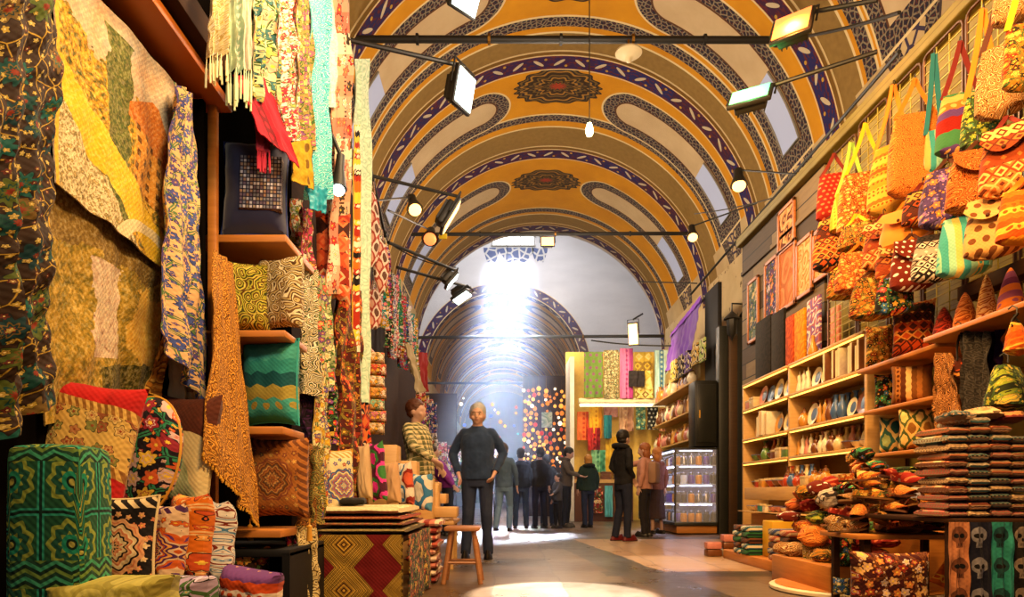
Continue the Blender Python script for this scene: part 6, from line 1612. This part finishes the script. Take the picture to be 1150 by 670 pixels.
def person(label, loc, face, Ht=1.72, lean=0, head=(0, 0), arms=None, legs=None, top='#303338', bottom='#20242e', shoe='#17130f', hair='#1c1410',
           skin='light', vox=.013, coat=False, skirt=False, hairlen=0, topmat=None, girth=1.0, hood=None, belt=False, extra=None, cat='person', fine=False):
    k = Ht / 1.75
    root = thing('person', label, cat, loc, math.radians(face)); root.scale = (k, k, k)
    hipz = .93
    def L(p):
        p = Vector(p)
        if lean and p.z > hipz - .05:
            q = p - Vector((0, 0, hipz)); q = Matrix.Rotation(math.radians(lean), 3, 'X') @ q; return q + Vector((0, 0, hipz))
        return p
    arms = arms or {}
    SH = {-1: Vector((-.165, .01, 1.405)), 1: Vector((.165, .01, 1.405))}
    AR = {s: [Vector(q) for q in arms.get(s, ((s * .24, .03, 1.15), (s * .25, -.03, .90)))] for s in (-1, 1)}
    LG = {s: [Vector(q) for q in (legs or {}).get(s, ((s * .105, -.01, .50), (s * .12, .03, .09)))] for s in (-1, 1)}
    sk = plain('skin ' + label[:18], SKINS[skin], .55, var=.08, spec=.35)
    hm = Matrix.Translation(L((0, .005, 1.44))) @ Matrix.Rotation(math.radians(lean * .45 + head[0]), 4, 'X') @ Matrix.Rotation(math.radians(head[1]), 4, 'Z') @ Matrix.Scale(1.07, 4) @ Matrix.Translation((0, -.005, -1.50))
    def fin(mb, nm, m, v=vox, sm=3):
        o = bpy.data.objects.new(nm, mb.mesh(nm, m, smooth=True, weld=False)); link(o, root)
        r = o.modifiers.new('remesh', 'REMESH'); r.mode = 'VOXEL'; r.voxel_size = v; r.use_smooth_shade = True
        q = o.modifiers.new('smooth', 'SMOOTH'); q.factor = .5; q.iterations = sm
        return o
    # body: one continuous surface
    b = MB()
    b.loft([(0, 0, .86, .13, .09), (0, 0, .95, .155, .10), (0, 0, 1.08, .135, .085), (0, 0, 1.28, .15, .095), (0, .005, 1.37, .14, .08), (0, .01, 1.44, .075, .058)], 18)
    b.v = [L(p) for p in b.v]
    capsule(b, [L((0, .012, 1.44)), hm @ Vector((0, .005, 1.56))], [.058, .055])
    def hp(x, y, z): return hm @ Vector((x, y, z))
    def he(c, r, n=16, m=12): b.ell(c, r, n, m, M=hm)
    he((0, .004, 1.655), (.074, .094, .098)); he((0, -.022, 1.605), (.056, .066, .062)); he((0, -.05, 1.565), (.026, .026, .02))
    he((0, -.094, 1.628), (.011, .018, .024), 8, 6); he((0, -.100, 1.618), (.016, .014, .010), 8, 6)
    he((0, -.078, 1.672), (.05, .016, .010), 10, 6); he((0, -.083, 1.592), (.024, .012, .009), 8, 6)
    for s in (-1, 1):
        he((s * .078, .012, 1.635), (.010, .02, .031), 8, 6); he((s * .042, -.066, 1.615), (.022, .02, .02), 8, 6)
        e, w_ = AR[s]
        capsule(b, [L(SH[s] + Vector((-s * .02, 0, -.02))), L(e)], [.040, .034]); capsule(b, [L(e), L(w_)], [.037, .025])
        d = (L(w_) - L(e)).normalized(); hand_mb(b, L(w_), d, Vector((0, -1, 0)) if abs(d.y) < .8 else Vector((1, 0, 0)), .55 if s in arms else .35, 1.0, 1)
        kn, an = LG[s]
        capsule(b, [(s * .09, 0, .90), kn], [.075, .05]); capsule(b, [kn, an], [.05, .034]); capsule(b, [an, an + Vector((0, -.1, -.05))], [.035, .03])
    fin(b, 'body', sk, vox if not fine else .0075)
    # clothing
    tm = topmat or plain('top ' + label[:18], top, .85, var=.12, scale=20)
    g = girth; t = MB()
    zb = .50 if coat else .88
    rings = [(0, 0, zb, .175 * g, .13 * g)] + ([(0, 0, .75, .19 * g, .14 * g)] if coat else []) + [(0, -.008, .97, .178 * g, .125 * g), (0, -.012, 1.10, .172 * g, .122 * g), (0, 0, 1.28, .188 * g, .125 * g), (0, .008, 1.37, .188 * g, .11 * g), (0, .012, 1.43, .135, .085), (0, .014, 1.47, .068, .064)]
    t.loft(rings, 20); t.v = [L(p) for p in t.v]
    for s in (-1, 1):
        e, w_ = AR[s]; capsule(t, [L(SH[s] + Vector((-s * .02, 0, -.015))), L(SH[s].lerp(e, .5)), L(e)], [.066 * g, .058 * g, .05 * g]); d = L(w_) - L(e)
        t.tube([L(e), L(e) + d * .5, L(e) + d * .93], [.05 * g, .045 * g, .036 * g], 12)
    to = fin(t, 'coat' if coat else 'sweater' if fine else 'jacket', tm, vox * .8 if not fine else .009, 2)
    dt = bpy.data.textures.get('cloth folds') or bpy.data.textures.new('cloth folds', 'CLOUDS'); dt.noise_scale = .12
    dm = to.modifiers.new('folds', 'DISPLACE'); dm.texture = dt; dm.strength = .022; dm.texture_coords = 'OBJECT' if False else 'LOCAL'
    if fine:
        c = MB(); ring = [L((math.cos(a) * .066, .014 + math.sin(a) * .062, 1.472 + math.sin(a) * .012)) for a in [2 * PI * i / 24 for i in range(25)]]; c.tube(ring, .009, 6, cap=False)
        link(bpy.data.objects.new('collar', c.mesh('collar', tm)), root)
        for s in (-1, 1):
            e, w_ = L(AR[s][0]), L(AR[s][1]); d = (w_ - e); link(bpy.data.objects.new('cuff', MB().tube([e + d * .86, e + d * .95], [.042, .040], 12).mesh('cuff', tm)), root)
    bm_ = plain('bottom ' + label[:18], bottom, .85, var=.15, scale=14)
    p = MB()
    if skirt:
        p.loft([(0, 0, .30, .21, .17), (0, 0, .6, .19, .15), (0, 0, .92, .165, .12), (0, 0, .98, .15, .11)], 20)
    else:
        p.loft([(0, 0, .80, .15, .11), (0, 0, .88, .165, .118), (0, 0, .96, .158, .112), (0, 0, 1.0, .15, .105)], 18)
        for s in (-1, 1):
            kn, an = LG[s]
            capsule(p, [(s * .088, 0, .88), kn], [.092, .068]); p.tube([kn, kn.lerp(an, .5), an + Vector((0, 0, -.035))], [.068, .062, .056], 12)
    po = fin(p, 'skirt' if skirt else 'trousers', bm_, vox * .8 if not fine else .009, 2)
    dm = po.modifiers.new('folds', 'DISPLACE'); dm.texture = dt; dm.strength = .016
    sm_ = plain('shoe ' + label[:18], shoe, .4, var=.1)
    for s in (-1, 1):
        an = LG[s][1]; sb = MB(); c = Vector((an.x, an.y - .055, 0))
        def sf(u, v):
            a = 2 * PI * u; y = math.cos(a) * .14; x = math.sin(a) * .046 * (1 - .15 * math.cos(a + .4)); z = [0.0, .02, .05, .07 + .04 * max(0, -math.cos(a + PI)) ** 1.0][int(v * 3 + .01)]
            kx = [1, 1.03, .9, .62][int(v * 3 + .01)]
            return c + Vector((x * kx, -y * (kx if v < .9 else .75) + (.03 if v > .9 else 0), z + an.z - .09))
        sb.grid(sf, 20, 3); sb.add([sf(i / 20, 0) for i in range(20)], [tuple(range(20))[::-1]]); sb.add([sf(i / 20, 1) for i in range(20)], [tuple(range(20))])
        so = bpy.data.objects.new('shoe', sb.mesh('shoe', sm_)); link(so, root); link(bpy.data.objects.new('sole', MB().tube([sf(i / 20, 0) + Vector((0, 0, .006)) for i in range(21)], .006, 4, cap=False).mesh('sole', plain('sole', '#0c0a08'))), so)
    # hair
    hmat = plain('hair ' + label[:18], hair, .6, var=.25, scale=60, spec=.4)
    h = MB(); h.ell((0, .030, 1.686), (.088, .104, .100), 20, 12, M=hm)
    if hairlen: h.ell((0, .045, 1.64 - hairlen * .5), (.085, .07, .07 + hairlen * .55), 16, 10, M=hm)
    else: h.ell((0, .035, 1.625), (.076, .076, .06), 16, 8, M=hm)
    # keep the face clear
    ho = bpy.data.objects.new('hair', h.mesh('hair', hmat, weld=False)); link(ho, root)
    r = ho.modifiers.new('remesh', 'REMESH'); r.mode = 'VOXEL'; r.voxel_size = .007; r.use_smooth_shade = True
    ht = bpy.data.textures.get('hair tufts') or bpy.data.textures.new('hair tufts', 'CLOUDS'); ht.noise_scale = .035
    dm = ho.modifiers.new('tufts', 'DISPLACE'); dm.texture = ht; dm.strength = .016; dm.texture_coords = 'LOCAL'
    if fine:
        eyem = plain('eye white', '#c8c0b8', .3); dk = plain('iris', '#1c120c', .2)
        for s in (-1, 1):
            e = bpy.data.objects.new('eye', MB().ell((s * .030, -.079, 1.650), (.0125, .008, .007), 10, 6, M=hm).mesh('eye', eyem)); link(e, root)
            link(bpy.data.objects.new('iris', MB().ell((s * .030, -.0855, 1.650), (.0055, .003, .0055), 8, 6, M=hm).mesh('iris', dk)), e)
            link(bpy.data.objects.new('eyebrow', MB().tube([hm @ Vector(q) for q in ((s * .016, -.095, 1.668), (s * .032, -.093, 1.673), (s * .048, -.080, 1.668))], [.003, .0045, .002], 6).mesh('eyebrow', plain('brow', '#5a5048', .8))), root)
        link(bpy.data.objects.new('mouth', MB().ell((0, -.0935, 1.592), (.022, .004, .004), 10, 6, M=hm).mesh('mouth', plain('lips', '#8a4a40', .5))), root)
    if hood:
        hb = MB(); ring = [L((math.cos(a) * .12, .05 + math.sin(a) * .10, 1.47 + math.sin(a) * .02)) for a in [2 * PI * i / 20 for i in range(21)]]; hb.tube(ring, .04, 8, cap=False)
        link(bpy.data.objects.new('hood', hb.mesh('hood', plain('hood ' + label[:12], hood, .9, var=.4, scale=60))), root)
    if belt: link(bpy.data.objects.new('belt', MB().loft([(0, 0, .955, .168, .122), (0, 0, .99, .163, .118)], 20).mesh('belt', BLACK)), root)
    if extra: extra(root, L)
    return root
def ground(px, py): Y = F * CH / (py - HY); return P(px, py, Y)
def m_sweater():
    M = Mt('charcoal knitted sweater'); p = M.coord('Object'); x, y, z = M.xyz(p); n = M.noise(p, 12, 4)
    k = M.sin(x * 500) * M.sin(z * 500)
    return M.out(M.mix(n, hx('#1a2740'), hx('#2c3e60')), .9, bump=k * .4 + n, bs=.35, bd=.005, spec=.1, sheen=.1)
person('grey-haired man in a dark charcoal sweater standing in the aisle, hands at his pockets', Vector((-.285, 7.95, 0)), -4, 1.76, fine=True, vox=.012, hair='#94979c',
       arms={-1: ((-.285, .05, 1.17), (-.205, -.07, .945)), 1: ((.285, .05, 1.17), (.20, -.10, .955))}, legs={-1: ((-.10, -.02, .50), (-.135, .02, .09)), 1: ((.10, -.01, .50), (.115, .05, .09))},
       bottom='#242e48', shoe='#0f0e10', topmat=m_sweater(), girth=1.03, belt=True, skin='light')
def m_check():
    M = Mt('green and cream checked shirt'); p = M.coord('Object'); x, y, z = M.xyz(p); u, v = (x + y * .9) * 17, (z + y * .3) * 17
    a, b = M.fr(u) < .5, M.fr(v) < .5
    c = M.mix(a, hx('#c8b88a'), hx('#6a6a44')); c = M.mix(b * .6, c, hx('#3c4430')); c = M.mix(M.fr(v * 1 + .1) < .08, c, hx('#d8c898'))
    return M.out(c, .9, bump=M.noise(p, 10, 3), bs=.3)
person('brown-haired man in a green and cream checked shirt turned towards the aisle behind the steps', Vector((-.92, 7.9, .06)), 62, 1.74, lean=-6, topmat=m_check(), hair='#4a2410', bottom='#2a2a30', girth=1.1, vox=.012, head=(6, 8),
       arms={-1: ((-.24, -.10, 1.17), (-.16, -.30, 1.0)), 1: ((.24, .02, 1.15), (.22, -.12, .95))})
person('man in a black jacket and jeans with dark red shoes standing side-on right of centre', ground(700, 607), 118, 1.74, top='#0e0e12', bottom='#161c30', shoe='#5a1416', hair='#14100e', hood='#141416', vox=.012, head=(4, 10), girth=1.0,
       arms={-1: ((-.22, .06, 1.16), (-.14, -.09, .97)), 1: ((.22, .06, 1.16), (.14, -.09, .97))}, legs={-1: ((-.09, -.02, .50), (-.10, .0, .09)), 1: ((.09, .0, .50), (.11, .08, .09))})
person('person in a dark navy jacket seen from behind, left of the crowd', ground(585, 593), 176, 1.72, top='#1c2638', bottom='#2c3c58', hair='#17120f', girth=1.15)
person('person in a long black coat standing second from the left in the crowd', ground(606, 593), 205, 1.74, top='#14141a', bottom='#14182a', hair='#120e0c', coat=False, arms={1: ((.2, -.12, 1.15), (.1, -.34, 1.05))})
person('dark-clothed person half hidden between the black coat and the grey hoodie', ground(615, 590), 160, 1.66, top='#101014', bottom='#232c40', hair='#17110e')
person('man in a brown-grey hoodie bending his head over the lantern counter', ground(636, 592), 70, 1.78, top='#4a423c', bottom='#171c28', hair='#14100e', head=(24, 0), hood='#4a423c', arms={-1: ((-.2, -.1, 1.17), (-.1, -.34, 1.1)), 1: ((.2, -.1, 1.17), (.1, -.34, 1.1))})
person('child in a grey jacket and dark cap in front of the crowd', ground(626, 593), -60, 1.18, top='#3c3a3c', bottom='#17181f', hair='#17171a', arms={1: ((.22, -.15, 1.2), (.3, -.38, 1.08))}, girth=1.15)
person('blond woman in a dark green parka with a fur hood, standing at the kiosk', ground(660, 592), 200, 1.60, top='#14281f', bottom='#1c2438', hair='#a8742c', hood='#14180f', girth=1.25, hairlen=.04, legs={-1: ((-.10, -.03, .50), (-.10, -.04, .09)), 1: ((.10, .02, .50), (.13, .12, .09))})
def backpack(root, L):
    link(bpy.data.objects.new('backpack', MB().box((-.16, .10, .98), (.16, .26, 1.38), bev=.05).mesh('backpack', plain('beige backpack', '#8a6a54', .8))), root)
person('woman in a pink-beige jacket with a backpack reaching towards the glass case', ground(724, 602), -118, 1.62, top='#a87868', bottom='#1c1718', hair='#8a5028', hairlen=.1, girth=1.1, extra=backpack, head=(8, 0), arms={-1: ((-.20, -.26, 1.36), (-.12, -.5, 1.36))})
person('woman in a brown jacket and patterned skirt beside the glass case', ground(737, 599), -150, 1.60, top='#6a4038', bottom='#3c2c2c', hair='#a86c38', hairlen=.08, skirt=True, girth=1.05)
person('person in a violet jacket bending over goods behind the grey-haired man', ground(503, 601), 110, 1.66, lean=-28, top='#7a2c8a', bottom='#1c2438', hair='#2c1810', girth=1.1)
person('person in pale jeans walking away just right of the grey-haired man', ground(566, 598), 165, 1.70, top='#4a6078', bottom='#6a88a8', hair='#3c2c20', legs={-1: ((-.09, -.10, .52), (-.10, -.02, .12)), 1: ((.09, .05, .5), (.10, .25, .13))})
person('distant shopper in a dark blue coat deep in the aisle, left of centre', ground(552, 588), 175, 1.7, top='#1c2a48', bottom='#141824', hair='#17120f')
dogm = plain('fawn fur', '#a88a68', .9, var=.4, scale=60)
# ================= LAMPS, RODS, CABLES =================
def rod(label, a, b, r=.03, clamps=0, nm='tie_rod'):
    root = thing(nm, label, 'rod', a.lerp(b, .5))
    part(MB().tube([a, b], r, 10).build('bar', IRON), root)
    for e in (a, b):
        d = (b - a).normalized(); part(MB().tube([e - d * .02, e + d * .05], r * 1.8, 10).build('wall_mount', IRON), root)
    for i in range(clamps):
        c = a.lerp(b, (i + 1) / (clamps + 1)); d = (b - a).normalized() * .02; part(MB().tube([c - d, c + d], r * 1.5, 8).build('clamp', BR if i % 2 else IRON), root)
rod('thick black tie rod spanning the vault near the top of the picture', P(388, 44, 10.7), P(872, 45, 10.7), .055, 5)
rod('black tie rod spanning the vault at mid height below the dome window', P(455, 263, 17.7), P(792, 262, 17.7), .045, 3)
rod('black tie rod across the opening in front of the white wall', P(440, 379, 22.35), P(762, 377, 22.35), .05, 2)
rod('lowest tie rod across the far arcade', P(458, 430, 29.9), P(652, 430, 29.9), .05, 2)
rod('slim iron rod sloping down the left side behind the mint cotton', P(384, 40, 6.5), P(432, 262, 9.5), .018)
LMPG = {c: glow('floodlight glass ' + c, h, s) for c, h, s in [('white', '#e8fff8', 6), ('amber', '#ff8a48', 1.5), ('green', '#70ffa4', 1.25), ('warm', '#ffb868', 5)]}
def flood(label, px, py, Y, w, h, yaw, tilt, glass, arm=None, power=0, col='#ffffff', target=None):
    """square floodlight: housing, glass, bracket, cooling fins; arm runs to the wall"""
    c = P(px, py, Y); k = Y / F; W_, H_ = w * k, h * k
    root = thing('floodlight', label, 'floodlight', c)
    R = Matrix.Translation(c) @ Matrix.Rotation(math.radians(yaw), 4, 'Z') @ Matrix.Rotation(math.radians(tilt), 4, 'X')
    def put(mb, nm, m):
        mb.v = [R @ p for p in mb.v]; return part(mb.build(nm, m), root)
    mb = MB(); mb.box((-W_ / 2, .0, -H_ / 2), (W_ / 2, .05, H_ / 2), bev=.015)
    mb.box((-W_ * .36, .05, -H_ * .36), (W_ * .36, .14, H_ * .36), bev=.02)
    put(mb, 'housing', IRON)
    mb = MB()
    for i in range(6): mb.box((-W_ * .3 + i * W_ * .12 - .004, .14, -H_ * .3), (-W_ * .3 + i * W_ * .12 + .004, .17, H_ * .3))
    put(mb, 'cooling_fins', IRON)
    put(MB().box((-W_ * .43, -.012, -H_ * .43), (W_ * .43, -.001, H_ * .43), bev=.004), 'lamp_glass', LMPG[glass])
    mb = MB(); mb.tube([(-W_ * .54, .05, 0), (-W_ * .54, .05, H_ * .62), (W_ * .54, .05, H_ * .62), (W_ * .54, .05, 0)], .012, 6); put(mb, 'mounting_bracket', IRON)
    if arm:
        a = P(*arm); part(MB().tube([a, R @ Vector((0, .06, H_ * .62))], .022, 8).build('arm', IRON), root)
    if power:
        lamp('SPOT', 'floodlight_beam', R @ Vector((0, -.08, 0)), target if target is not None else R @ Vector((0, -2, 0)), col, power, .12, 120, .8)
def hang_lamp(label, px, py, Y, rad, glass, arm=None, yaw=0, tilt=60):
    c = P(px, py, Y); root = thing('spot_lamp', label, 'lamp', c)
    R = Matrix.Translation(c) @ Matrix.Rotation(math.radians(yaw), 4, 'Z') @ Matrix.Rotation(math.radians(-tilt), 4, 'X')
    a = MB().lathe([(rad * .5, .25), (rad * .55, .14), (rad, 0.0), (rad * .94, 0.0), (rad * .5, .13)], n=18); a.v = [R @ p for p in a.v]; part(a.build('shade', IRON), root)
    a = MB().ell((0, 0, -.01), (rad * .75, rad * .75, rad * .6), 14, 8); a.v = [R @ p for p in a.v]; part(a.build('bulb', LMPG[glass]), root)
    if arm: part(MB().tube([P(*arm), R @ Vector((0, 0, .25))], .014, 6).build('arm', IRON), root)
# ================= CAMERA AND LIGHT =================
sc = bpy.context.scene; LK=.45
cam = bpy.data.cameras.new('camera'); co = bpy.data.objects.new('camera', cam); link(co)
co.location = (0, 0, CH); co.rotation_euler = (PI / 2, 0, 0)
cam.sensor_fit = 'HORIZONTAL'; cam.sensor_width = 36; cam.lens = 36 * F / 1150
cam.shift_x = (575 - VX) / 1150; cam.shift_y = (HY - 335) / 1150
cam.clip_start = .05; cam.clip_end = 200
sc.camera = co
sc.view_settings.view_transform = 'Standard'; sc.view_settings.look = 'None'
sc.view_settings.gamma = 1; sc.view_settings.exposure = 0.0; sc.view_settings.use_curve_mapping = False
w = bpy.data.worlds.new('world'); sc.world = w; w.use_nodes = True
bg = w.node_tree.nodes['Background']; bg.inputs[0].default_value = hx('#e8e4e6'); bg.inputs[1].default_value = WORLD = .3
def lamp(kind, name, loc, target, col, power, size=.3, spot=70, blend=.5, spread=180):
    d = bpy.data.lights.new(name, kind); d.color = hx(col)[:3]; d.energy = power*.0+power*LK
    if kind == 'AREA':
        d.shape = 'DISK'; d.size = size; d.spread = math.radians(spread)
    else:
        d.shadow_soft_size = size
        if kind == 'SPOT': d.spot_size = math.radians(spot); d.spot_blend = blend
    o = bpy.data.objects.new(name, d); link(o); o.location = loc
    o.rotation_euler = (Vector(target) - Vector(loc)).to_track_quat('-Z', 'Y').to_euler()
    return o
for y, p in ((3.5, 520), (7.5, 660), (12, 700), (16, 640), (20, 450)):
    lamp('POINT', 'vault_light', (1.2, y, 5.2), (1.2, y, 8), '#ffe6c8', p, .5)
lamp('AREA', 'crossing_light', (0.6, 26, 12.4), (0.6, 27, 0), '#eef2ff', 1500, 3)
for y in (34, 42): lamp('POINT', 'arcade_light', (0, y, 5), (0, y, 8), '#ffd0a0', 220, .5)
# warm stall lamps
lamp('AREA', 'stall_light', (0.6, 1.0, 3.6), (-1.6, 3.2, 1.4), '#ffc070', 270, .6)
lamp('AREA', 'stall_light', (-.2, 3.6, 3.9), (-1.5, 4.4, 1.2), '#ffcf90', 190, .6)
lamp('AREA', 'stall_light', (1.6, 3.5, 4.3), (3.4, 5.8, 2.6), '#ffb45c', 300, .6)
lamp('AREA', 'stall_light', (1.4, 6.5, 4.6), (3.4, 7.8, 1.2), '#ffc060', 400, .6)
lamp('AREA', 'stall_light', (1.6, 2.6, 3.2), (2.8, 4.4, .4), '#ffc070', 300, .6)
sc.cycles.max_bounces = 6; sc.cycles.diffuse_bounces = 3; sc.cycles.glossy_bounces = 3
sc.cycles.transparent_max_bounces = 8; sc.cycles.transmission_bounces = 4
sc.cycles.sample_clamp_indirect = 4; sc.cycles.caustics_reflective = False; sc.cycles.caustics_refractive = False
lamp('AREA', 'kiosk_light', (3.0, 16.8, 4.4), (3.1, 19.4, 2.0), '#ffe0a0', 240, .6)
lamp('AREA', 'stall_light', (-.2, 1.5, 2.9), (-1.2, 3.4, 3.2), '#fff0d0', 90, .4)  # unseen fill light added to brighten the hanging scarves
sc.cycles.volume_bounces = 0; sc.cycles.use_denoising = True
flood('square white floodlight on a long arm from the left wall, left of the vault centre', 522, 101, 7.2, 38, 42, 62, 12, 'white', (384, 43, 6.2), 0)
flood('white floodlight cut by the top edge of the picture', 524, -4, 6.8, 40, 34, 45, 25, 'white', (420, -60, 6.2))
flood('amber-glowing floodlight at the top right', 889, 27, 7.0, 46, 42, -38, -28, 'amber', (985, 0, 6.6), 500, '#ff9440', Vector((3.4, 7.4, 3.4)))
flood('green-glowing floodlight below the amber one', 842, 106, 7.4, 48, 34, -30, -40, 'green', (985, 58, 6.8), 120, '#7affa0', Vector((3.5, 8.6, 3.9)))
flood('dark floodlight seen edge-on above the left scarves, uppermost of the left three', 507, 244, 9.6, 26, 40, 100, 30, 'warm', (412, 196, 8.2))
flood('tilted floodlight at the end of the third left arm', 508, 316, 10.5, 20, 20, 100, 40, 'white', (436, 272, 9.0))
flood('lowest floodlight of the left arms, glowing white underneath', 519, 334, 11, 22, 22, 75, 60, 'white', (446, 300, 9.6))
flood('small black floodlight hanging from the middle tie rod', 615, 271, 17.6, 16, 12, 0, -15, 'warm')
flood('slanting black floodlight hanging before the white wall on the right', 711, 375, 17.6, 12, 26, -30, 10, 'warm', (722, 352, 17.6))
hang_lamp('small downlight on the right wall under the first painted panel', 830, 208, 10.5, .13, 'warm', (905, 196, 9.4), 0, 10)
hang_lamp('glowing wall lamp where the middle tie rod meets the right wall', 778, 266, 13.5, .12, 'warm', (850, 228, 12.4), 0, 20)
hang_lamp('orange glowing lamp beside the yellow card on the left arm', 483, 268, 11.5, .14, 'amber', (436, 236, 9.0), 0, 40)
hang_lamp('chrome clamp lamp shining on the coral suzani', 380, 212, 4.55, .055, 'white', (372, 150, 4.6), 0, 15)
hang_lamp('dim small spotlight on the second left arm', 466, 235, 10.0, .12, 'warm', (412, 226, 8.2), 30, 30)
# pendant bulbs
def pendant(label, px, py, Y, s, ztop, col='warm'):
    c = P(px, py, Y); root = thing('pendant_bulb', label, 'light bulb', c)
    part(MB().lathe([(.012, .1), (.03, .09), (.05, .02), (.055, -.03), (.035, -.075), (.004, -.09)], c, 14).build('bulb', glow('bulb ' + label[:10], '#fff0b8', 12)), root)
    part(MB().lathe([(.022, .15), (.024, .09), (.02, .08)], c, 10).build('socket', IRON), root)
    part(MB().tube([c + Vector((0, 0, .14)), Vector((c.x, c.y, ztop))], .008, 5).build('cord', IRON), root)
    root.scale = (1, 1, 1)
    lamp('POINT', 'bulb_light', c + Vector((0, -.15, -.05)), c, '#ffe0a0', 60, .06)
pendant('bare pear-shaped bulb hanging on a long cord from the vault centre', 662, 146, 9.6, 1, 8.4)
dc = P(706, 63, 10.6); dr = thing('ceiling_lamp', 'cream glass dish lamp fixed under the thick tie rod', 'lamp', dc)
part(MB().lathe([(.04, .12), (.19, .07), (.2, .04), (.15, .0), (.09, -.03), (.05, -.05), (.03, -.09), (.004, -.1)], dc, 22).build('glass_dish', plain('cream dish glass', '#d8c8a0', .3, var=.1)), dr)
part(MB().tube([dc + Vector((0, 0, .1)), dc + Vector((0, 0, .24))], .02, 6).build('stem', BR), dr)
fc = P(570, 390, 27); fr = thing('ceiling_lamp', 'star-shaped glowing lamp hanging in front of the far arcade', 'lamp', fc)
part(MB().lathe([(.02, .2), (.14, .1), (.34, .0), (.12, -.06), (.02, -.1)], fc, 8).build('lamp_glass', glow('far lamp', '#ffffe8', 8)), fr)
part(MB().tube([fc + Vector((0, 0, .2)), fc + Vector((0, 0, 5))], .012, 4).build('cord', IRON), fr)
# sagging cables and conduits
def cable(label, pts, r=.012): 
    mb = MB().tube([P(*q) for q in pts], r, 6); o = mb.build('cable', IRON, origin=P(*pts[0])); tag(o, label, 'cable')
def sag(a, b, s, n=12): return [(lerp(a[0], b[0], t), lerp(a[1], b[1], t) + s * 4 * t * (1 - t), lerp(a[2], b[2], t)) for t in [i / n for i in range(n + 1)]]
cable('long black pipe running up the right wall past the green floodlight', sag((776, 330, 14), (1010, 58, 7.2), 0), .022)
cable('black arm pipe crossing to the amber floodlight from the upper right', sag((868, 46, 10.5), (1010, 14, 7.0), 4), .02)
cable('thin cable sagging along the right wall above the plank cladding', sag((780, 240, 13.5), (950, 190, 9.6), 8), .01)
cable('thin wire between the left arms', sag((436, 272, 9.0), (512, 300, 10.5), 6), .008)
cable('thin rod with small lamps on the right in front of the white wall', sag((716, 316, 17), (783, 318, 15.6), 0), .014)
cable('horizontal black rod above the far kiosk', sag((664, 382, 18.6), (760, 388, 17.5), 2), .02)
tag(MB().box(P(493, 268, 10.4), P(502, 262, 10.4) + Vector((0, .02, 0)), bev=.003).build('yellow_card', plain('yellow card', '#d8c01c', .6)), 'small yellow card hanging by the orange lamp', 'card')
for j, (px, pt, pb) in enumerate([(819, 372, 596)]):
    lc = P(822, 366, 12.6); lr = thing('wall_lantern', 'black iron wall lantern on a bracket at the top of the dark post', 'lantern', lc)
    part(MB().lathe([(.02, .26), (.14, .14), (.15, .12), (.10, .11), (.08, -.14), (.03, -.2), (.01, -.26)], lc, 8).build('lantern_body', IRON), lr)
    part(MB().tube([lc + Vector((0, 0, .2)), lc + Vector((.0, 0, .4)), lc + Vector((.25, .1, .42))], .015, 6).build('bracket', IRON), lr)
# iron fanlight beside the post
ic = W(828, 400, 4.6); ir = thing('iron_grille', 'arched black iron grille window behind the wall lantern', 'grille', ic)
mb = MB(); n = 14
arc = [Vector((4.98, 14.6 + 1.0 * math.cos(PI * i / n), 3.2 + 1.3 * math.sin(PI * i / n))) for i in range(n + 1)]
mb.tube(arc, .05, 6); mb.tube([arc[0], arc[-1]], .04, 6)
for i in range(1, n, 2): mb.tube([Vector((4.98, 14.6, 3.2)), arc[i]], .018, 5)
part(mb.build('grille_bars', IRON), ir); part(MB().box((5.0, 13.6, 2.4), (5.05, 15.6, 3.2)).build('dark_panel', IRON), ir)
# ---------- daylight shaft and haze ----------
def haze(name, lo, hi, dens, col='#dfe6f5', an=.55, lb=''):
    m = bpy.data.materials.new(name); m.use_nodes = True; t = m.node_tree; t.nodes.clear()
    v = t.nodes.new('ShaderNodeVolumeScatter'); v.inputs['Color'].default_value = hx(col); v.inputs['Density'].default_value = dens; v.inputs['Anisotropy'].default_value = an
    o = t.nodes.new('ShaderNodeOutputMaterial'); t.links.new(v.outputs[0], o.inputs['Volume'])
    ob = MB().box(lo, hi).build('dust_haze', m, smooth=False); return tag(ob, lb, 'haze', kind='stuff')
haze('dust haze', (-2.6, 14.3, .02), (3.4, 29.6, 9.2), .0085, lb='thin bright dust haze hanging in the daylight shaft at the crossing')
lamp('AREA', 'sun_shaft', P(576, 272, 29.4), P(548, 560, 14.6), '#e6eeff', 850, 1.9, spread=7)
lamp('SPOT', 'sun_patch', (1.2, 9.0, 9.0), (.42, 5.15, 0), '#fff4e0', 110000, .05, 8, .12)
lamp('SPOT', 'sun_patch', (2.6, 9.7, 8.6), (1.75, 7.6, 0), '#fff0d8', 7000, .05, 12, .6)
